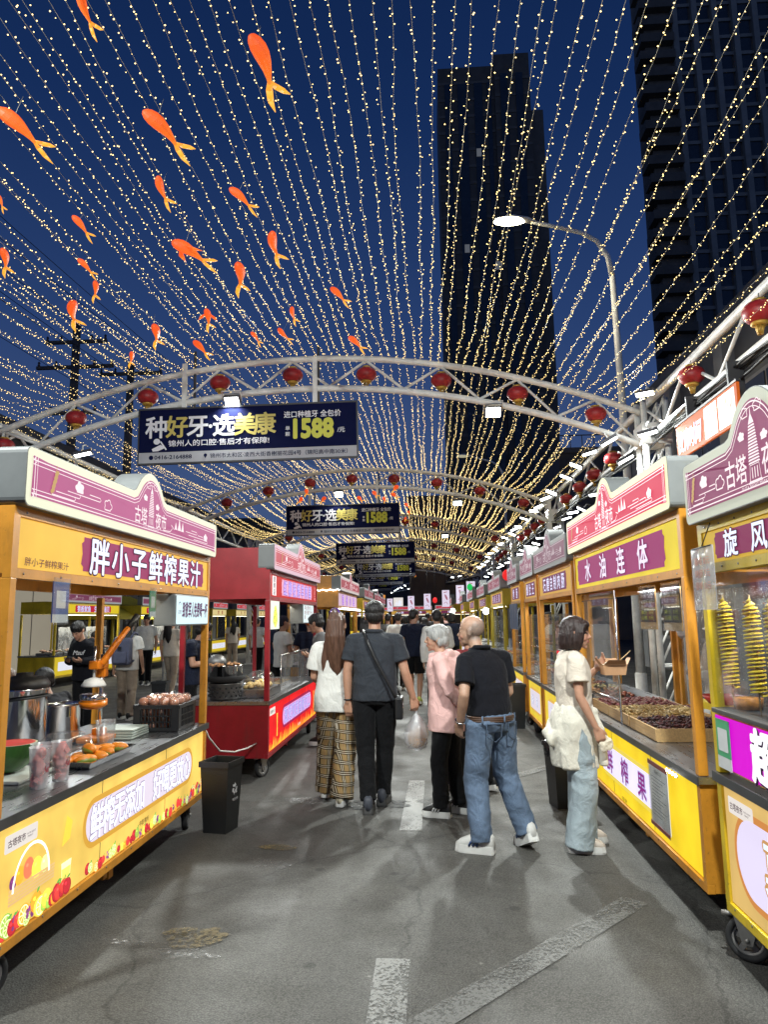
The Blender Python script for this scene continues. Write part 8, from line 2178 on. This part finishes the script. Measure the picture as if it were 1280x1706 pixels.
# lit scroll boards hung far down the lane
sb0 = None
for k, (px, py, Y) in enumerate(((685, 1005, 34), (712, 1002, 32), (743, 997, 29.5), (767, 990, 27), (785, 985, 24.5), (650, 1008, 38), (604, 1012, 30))):
    v = _R3 @ Vector((px - 640, py - 853, 1180.0)); kk_ = Y / v.y; p = Vector((v.x * kk_, Y, CH + v.z * kk_))
    if sb0 is None:
        sb0 = thing('scroll_lightbox', 'x', 'lightbox'); MB().use(glow(rgb(225, 215, 235), 0.95)).box(-0.15, 0.15, 0, 0.05, -0.34, 0.34).build('lit_face', sb0)
        q = MB().use(glow(rgb(190, 120, 140), 0.7, sample=False)).disc(0.02, 0.05, 0.04, 0.13, -0.004, 10, None, 0.4).ribbon([(-0.08, -0.2), (0.02, -0.14), (0.08, -0.24)], 0.02, -0.0045).ribbon([(-0.08, 0.24), (0.06, 0.27)], 0.03, -0.0045); q.build('picture', sb0)
        MB().use(frame_dk).box(-0.16, 0.16, -0.005, 0.055, 0.34, 0.37).tube([(0, 0.02, 0.37), (0, 0.02, 1.7)], 0.01, 5).build('hanger', sb0); o = sb0
    else: o = copy_tree(sb0)
    o.location = p; o.rotation_euler = (0, 0, -0.25 + 0.05 * k); o['label'] = 'white and pink lit scroll board hanging far down the lane, %s' % ['left of the shorts wearer', 'above the shorts wearer', 'above the grey-haired head', 'above the bald head', 'nearest of the row', 'farthest of the row', 'left of the charcoal polo'][k]; o['group'] = 'lit scroll boards far down the lane'
for (px, py, Y, c, lb) in ((725, 1000, 26, (0.9, 0.03, 0.03), 'small red glowing lantern far down the lane'), (783, 978, 22, (0.02, 0.6, 0.12), 'green glowing lantern beside the right stalls'), (845, 958, 13.3, (0.9, 0.03, 0.03), 'red glowing lantern between the fifth and sixth stalls on the right')):
    v = _R3 @ Vector((px - 640, py - 853, 1180.0)); kk_ = Y / v.y; t = thing('glow_lantern', lb, 'lantern', (v.x * kk_, Y, CH + v.z * kk_))
    MB().use(glow(c, 0.9)).lathe([(0.03, -0.10), (0.075, -0.055), (0.085, 0), (0.075, 0.055), (0.03, 0.10)], 18).build('shade', t); MB().use(cable_m).tube([(0, 0, 0.10), (0, 0, 1.4)], 0.006, 4).build('cord', t)
# bright bulbs hung inside far stalls
for (px, py, Y, lb) in ((755, 1018, 19.0, 'bare white bulb glowing above the bald head'), (810, 1018, 15.0, 'bare white bulb inside the sixth stall on the right')):
    v = _R3 @ Vector((px - 640, py - 853, 1180.0)); kk_ = Y / v.y; t = thing('hanging_bulb', lb, 'bulb', (v.x * kk_, Y, CH + v.z * kk_)); MB().use(glow((0.95, 1, 0.97), 16, sample=False)).ell((0, 0, 0), (0.06, 0.06, 0.07), 14, 10).build('globe', t); MB().use(cable_m).tube([(0, 0, 0.06), (0, 0, 0.5)], 0.006, 4).build('cord', t)

# ------------------------------------------------------------------ people behind and beyond
sock_w = mat('white_shoe', (0.62, 0.62, 0.59), 0.55); neon = mat('lime_shoe', (0.45, 0.5, 0.10), 0.5)
walker('person in a navy top, black shorts and lime shoes walking away in mid-lane', -0.32, 13.7, -0.15, 1.76, navy, black_tr, 'crop_full', short=0.85, shoe=dict(mat=neon, sole=sole_w), sleeve='short', stride=0.16, hy=-0.5)
walker('person in a white shirt walking ahead of the grey-haired person', 0.10, 12.2, 0.1, 1.72, white_tee, black_tr, 'crop_full', sleeve='long', arms=2)
walker('person in a maroon top half hidden between the grey-haired and bald people', 0.36, 6.95, 0.9, 1.53, maroon, black_tr, 'bun', fem=True, sleeve='long', arms=2, vox=0.008)
walker('person in a grey T-shirt leaning over the far end of the red stall', -1.36, 9.35, 1.25, 1.70, grey_cl, black_tr, 'crop_full', stride=0.03, arms=1, bent=0.2, vox=0.008)
walker('person with black hair in a white top walking beyond the red stall', -1.05, 11.4, 0.1, 1.62, white_tee, denim, 'long', fem=True)
walker('person in a dark top and orange cap in the gap after the red stall', -1.95, 11.5, 0.4, 1.66, navy, black_tr, 'crop', hm=cloth('orange_cap', (0.75, 0.13, 0.01)), stride=0.03, arms=1)
walker('vendor in a white shirt and dark headscarf behind the red stall', -2.45, 11.75, -0.9, 1.66, white_tee, black_tr, 'crop', arms=1, stride=0.02, hm=cloth('dark_scarf', (0.03, 0.03, 0.05)))
walker('vendor in a dark vest with bare arms between the red and orange stalls', -2.75, 12.4, -1.3, 1.70, navy, black_tr, 'crop', arms=1, stride=0.02)
walker('person in a white blouse and black trousers on the left aisle behind the red stall', -4.95, 20.2, -0.3, 1.66, white_tee, black_tr, 'bun', fem=True, stride=0.08)
walker('person in beige clothes walking away on the left aisle behind the red stall', -6.9, 24.6, 0.4, 1.62, cream_tee, khaki, 'ponytail', fem=True, stride=0.08)
ph, phP, phH = walker('person in a black sweatshirt looking down at a phone behind the juice stall', -4.72, 9.6, PI - 0.15, 1.64, black_cl, black_tr, 'crop_full', arms=1, sleeve='long', stride=0.02, vox=0.008, bent=0.5)
q = MB().use(stripe_w); q.text('Mauf', 0, 1.20, 0.075, 0.166, 0.01, slant=0.3, M=Matrix.Rotation(PI, 4, 'Z') @ Matrix.Translation((0, -0.335, 0))); q.build('chest_print', ph)
q = MB().use(blk_pl); c = (phP['wl'] + phP['wr']) / 2 + Vector((0.01, 0.10, 0.05)); q.bbox(c.x - 0.037, c.x + 0.037, c.y - 0.075, c.y + 0.075, c.z, c.z + 0.009, 0.003); free(q, 'mobile_phone', 'black phone in the hands of the person in the black sweatshirt', 'phone', ph)
walker('short person with dark hair in a pale top behind the juicer lever', -5.35, 11.2, 2.4, 1.45, white_tee, khaki, 'crop_full', stride=0.05)
bp, bpP, bpH = walker('person with long dark hair, white T-shirt and sand trousers carrying a backpack', -5.05, 11.7, 0.0, 1.62, white_tee, khaki, 'long', fem=True, stride=0.06, vox=0.008)
q = MB().use(cloth('slate_backpack', (0.10, 0.11, 0.17))); q.bbox(-0.15, 0.15, -0.29, -0.135, 0.90, 1.34, 0.05); q.bbox(-0.11, 0.11, -0.33, -0.288, 0.93, 1.12, 0.02)
for s_ in (-1, 1): q.tube([(s_ * 0.10, -0.15, 1.32), (s_ * 0.12, -0.06, 1.42), (s_ * 0.125, 0.06, 1.40), (s_ * 0.13, 0.13, 1.24), (s_ * 0.14, 0.08, 1.02), (s_ * 0.13, -0.13, 0.95)], 0.018, 8)
q.use(leather_bk).box(-0.03, 0.03, -0.3385, -0.331, 1.14, 1.20); free(q, 'backpack', 'slate purple backpack worn by the person in sand trousers', 'backpack', bp)
s1, s1P, s1H = walker('seated person in black bending forward behind the steel pot', -3.42, 6.55, 1.35, 1.66, black_cl, black_tr, 'crop', sit=True, sleeve='long', vox=0.008)
s2, s2P, s2H = walker('seated person with brown hair behind the tea urn', -3.55, 6.05, 1.1, 1.70, grey_cl, denim, 'bob', hm=brown_hair, sit=True, fem=True, vox=0.008)
for (o, lb) in ((s1, 'purple plastic stool under the bending person in black'), (s2, 'purple plastic stool under the seated person with brown hair')):
    t = thing('plastic_stool', lb, 'stool', o.location, o.rotation_euler.z); m_ = mat('purple_plastic', (0.06, 0.025, 0.20), 0.4)
    MB().use(m_).bbox(-0.16, 0.16, -0.13, 0.15, 0.345, 0.37, 0.01).build('seat', t)
    for (a, b) in ((-0.14, -0.11), (0.14, -0.11), (-0.14, 0.13), (0.14, 0.13)): MB().use(m_).tube([(a * 0.9, b * 0.9, 0.346), (a * 1.15, b * 1.15, 0)], [0.02, 0.015], 8).build('leg', t)
walker('vendor in a dark jersey with bare arms behind the near end of the red stall', -3.05, 8.95, -1.2, 1.62, navy, black_tr, 'crop_full', arms=1, stride=0.02, bent=0.2, vox=0.008)
walker('vendor in a beige long-sleeved top behind the dried fruit stall', 2.62, 6.75, 1.7, 1.60, cream_tee, denim, 'bun', fem=True, sleeve='long', arms=1, stride=0.02, vox=0.008)
walker('vendor in pink behind the sixth stall on the right', 2.55, 14.6, 1.5, 1.60, pink, black_tr, 'bun', fem=True, arms=1, stride=0.02)
walker('vendor in white behind the sixth stall on the right', 2.55, 15.6, 1.5, 1.68, white_tee, black_tr, 'crop_full', arms=1, stride=0.02)
# the crowd beyond, each a person of their own
rn = random.Random(31); pool = []
tops = [('white', white_tee), ('black', black_cl), ('grey', grey_cl), ('navy', navy), ('pink', pink), ('cream', cream_tee)]
for k in range(6):
    nm, m_ = tops[k]
    o, _, _ = walker('person in a %s top far down the lane' % nm, 0, 0, 0, 1.68, m_, [black_tr, denim, khaki][k % 3], ['crop_full', 'long', 'crop', 'bob', 'bun', 'ponytail'][k], fem=k in (1, 3, 4, 5), vox=0.016, arms=[0, 0, 2, 1, 0, 2][k]); pool.append((nm, o))
spots = [(-0.75, 16.4), (-0.15, 17.6), (-1.1, 18.3), (0.55, 18.9), (-0.5, 20.4), (0.2, 21.5), (-1.0, 22.2), (0.7, 23.2), (-0.1, 24.6), (-0.9, 25.6), (0.5, 26.6), (-0.4, 28.4), (0.15, 30.5), (-1.2, 31.2), (-0.7, 33.6), (0.3, 35.0), (-1.6, 36.5), (-5.6, 15.2), (-7.3, 18.0), (-6.2, 28.0), (-7.8, 22.0), (-5.2, 32.0), (-0.2, 38.5), (-1.4, 41.0), (-0.7, 44.0)]
for k, (x, y) in enumerate(spots):
    nm, o0 = pool[k % 6]; o = o0 if k < 6 else copy_tree(o0)
    o.location = (x, y, 0); o.rotation_euler = (0, 0, rn.choice([0.0, 0.2, PI, -0.3, PI + 0.3, 1.2]) + rn.uniform(-.2, .2)); sc_ = rn.uniform(0.94, 1.05); o.scale = (sc_,) * 3
    sd_ = x < -4; n_ = sum(1 for j in range(k) if j % 6 == k % 6 and (spots[j][0] < -4) == sd_ and spots[j][1] < y) + sum(1 for j in range(k + 1, len(spots)) if j % 6 == k % 6 and (spots[j][0] < -4) == sd_ and spots[j][1] < y)
    o['label'] = 'person in a %s top, %s nearest of the %s tops %s' % (nm, ORD[n_], nm, 'on the left aisle' if sd_ else 'in the distant lane crowd'); o['group'] = 'people in the crowd far down the lane'

# lit shop signs on the far buildings at the end of the lane
for k, (x, z, w_, h_, c, tx_) in enumerate(((-4.6, 3.2, 1.6, 0.7, (0.75, 0.30, 0.06), '烧烤'), (-6.9, 3.6, 1.2, 0.6, (0.15, 0.45, 0.7), '冷饮'), (-2.7, 2.7, 0.8, 1.2, (0.8, 0.75, 0.7), '小吃'), (-9.0, 4.1, 1.8, 0.7, (0.7, 0.08, 0.06), '火锅'), (0.9, 3.2, 1.2, 0.6, (0.75, 0.55, 0.12), '奶茶'), (-11.5, 3.4, 1.4, 0.7, (0.7, 0.5, 0.2), '饭店'))):
    t = thing('shop_sign', 'lit %s sign at the very end of the lane' % ['orange', 'pale blue', 'upright white', 'red', 'small yellow', 'amber'][k], 'sign', (x, 60, z), 0, 'lit signs at the end of the lane')
    MB().use(glow(c, 1.0)).box(-w_ / 2, w_ / 2, 0, 0.12, -h_ / 2, h_ / 2).build('lit_face', t); MB().use(white_ink).text(tx_, 0, 0, h_ * 0.6, -0.01, 0.03, wd=w_ * 0.7).build('lettering', t)
    MB().use(frame_dk).box(-w_ / 2 - 0.04, w_ / 2 + 0.04, 0.02, 0.1, -h_ / 2 - 0.05, -h_ / 2 - 0.001).box(-0.05, 0.05, 0.12, 0.2, -z, h_ / 2).build('bracket', t)
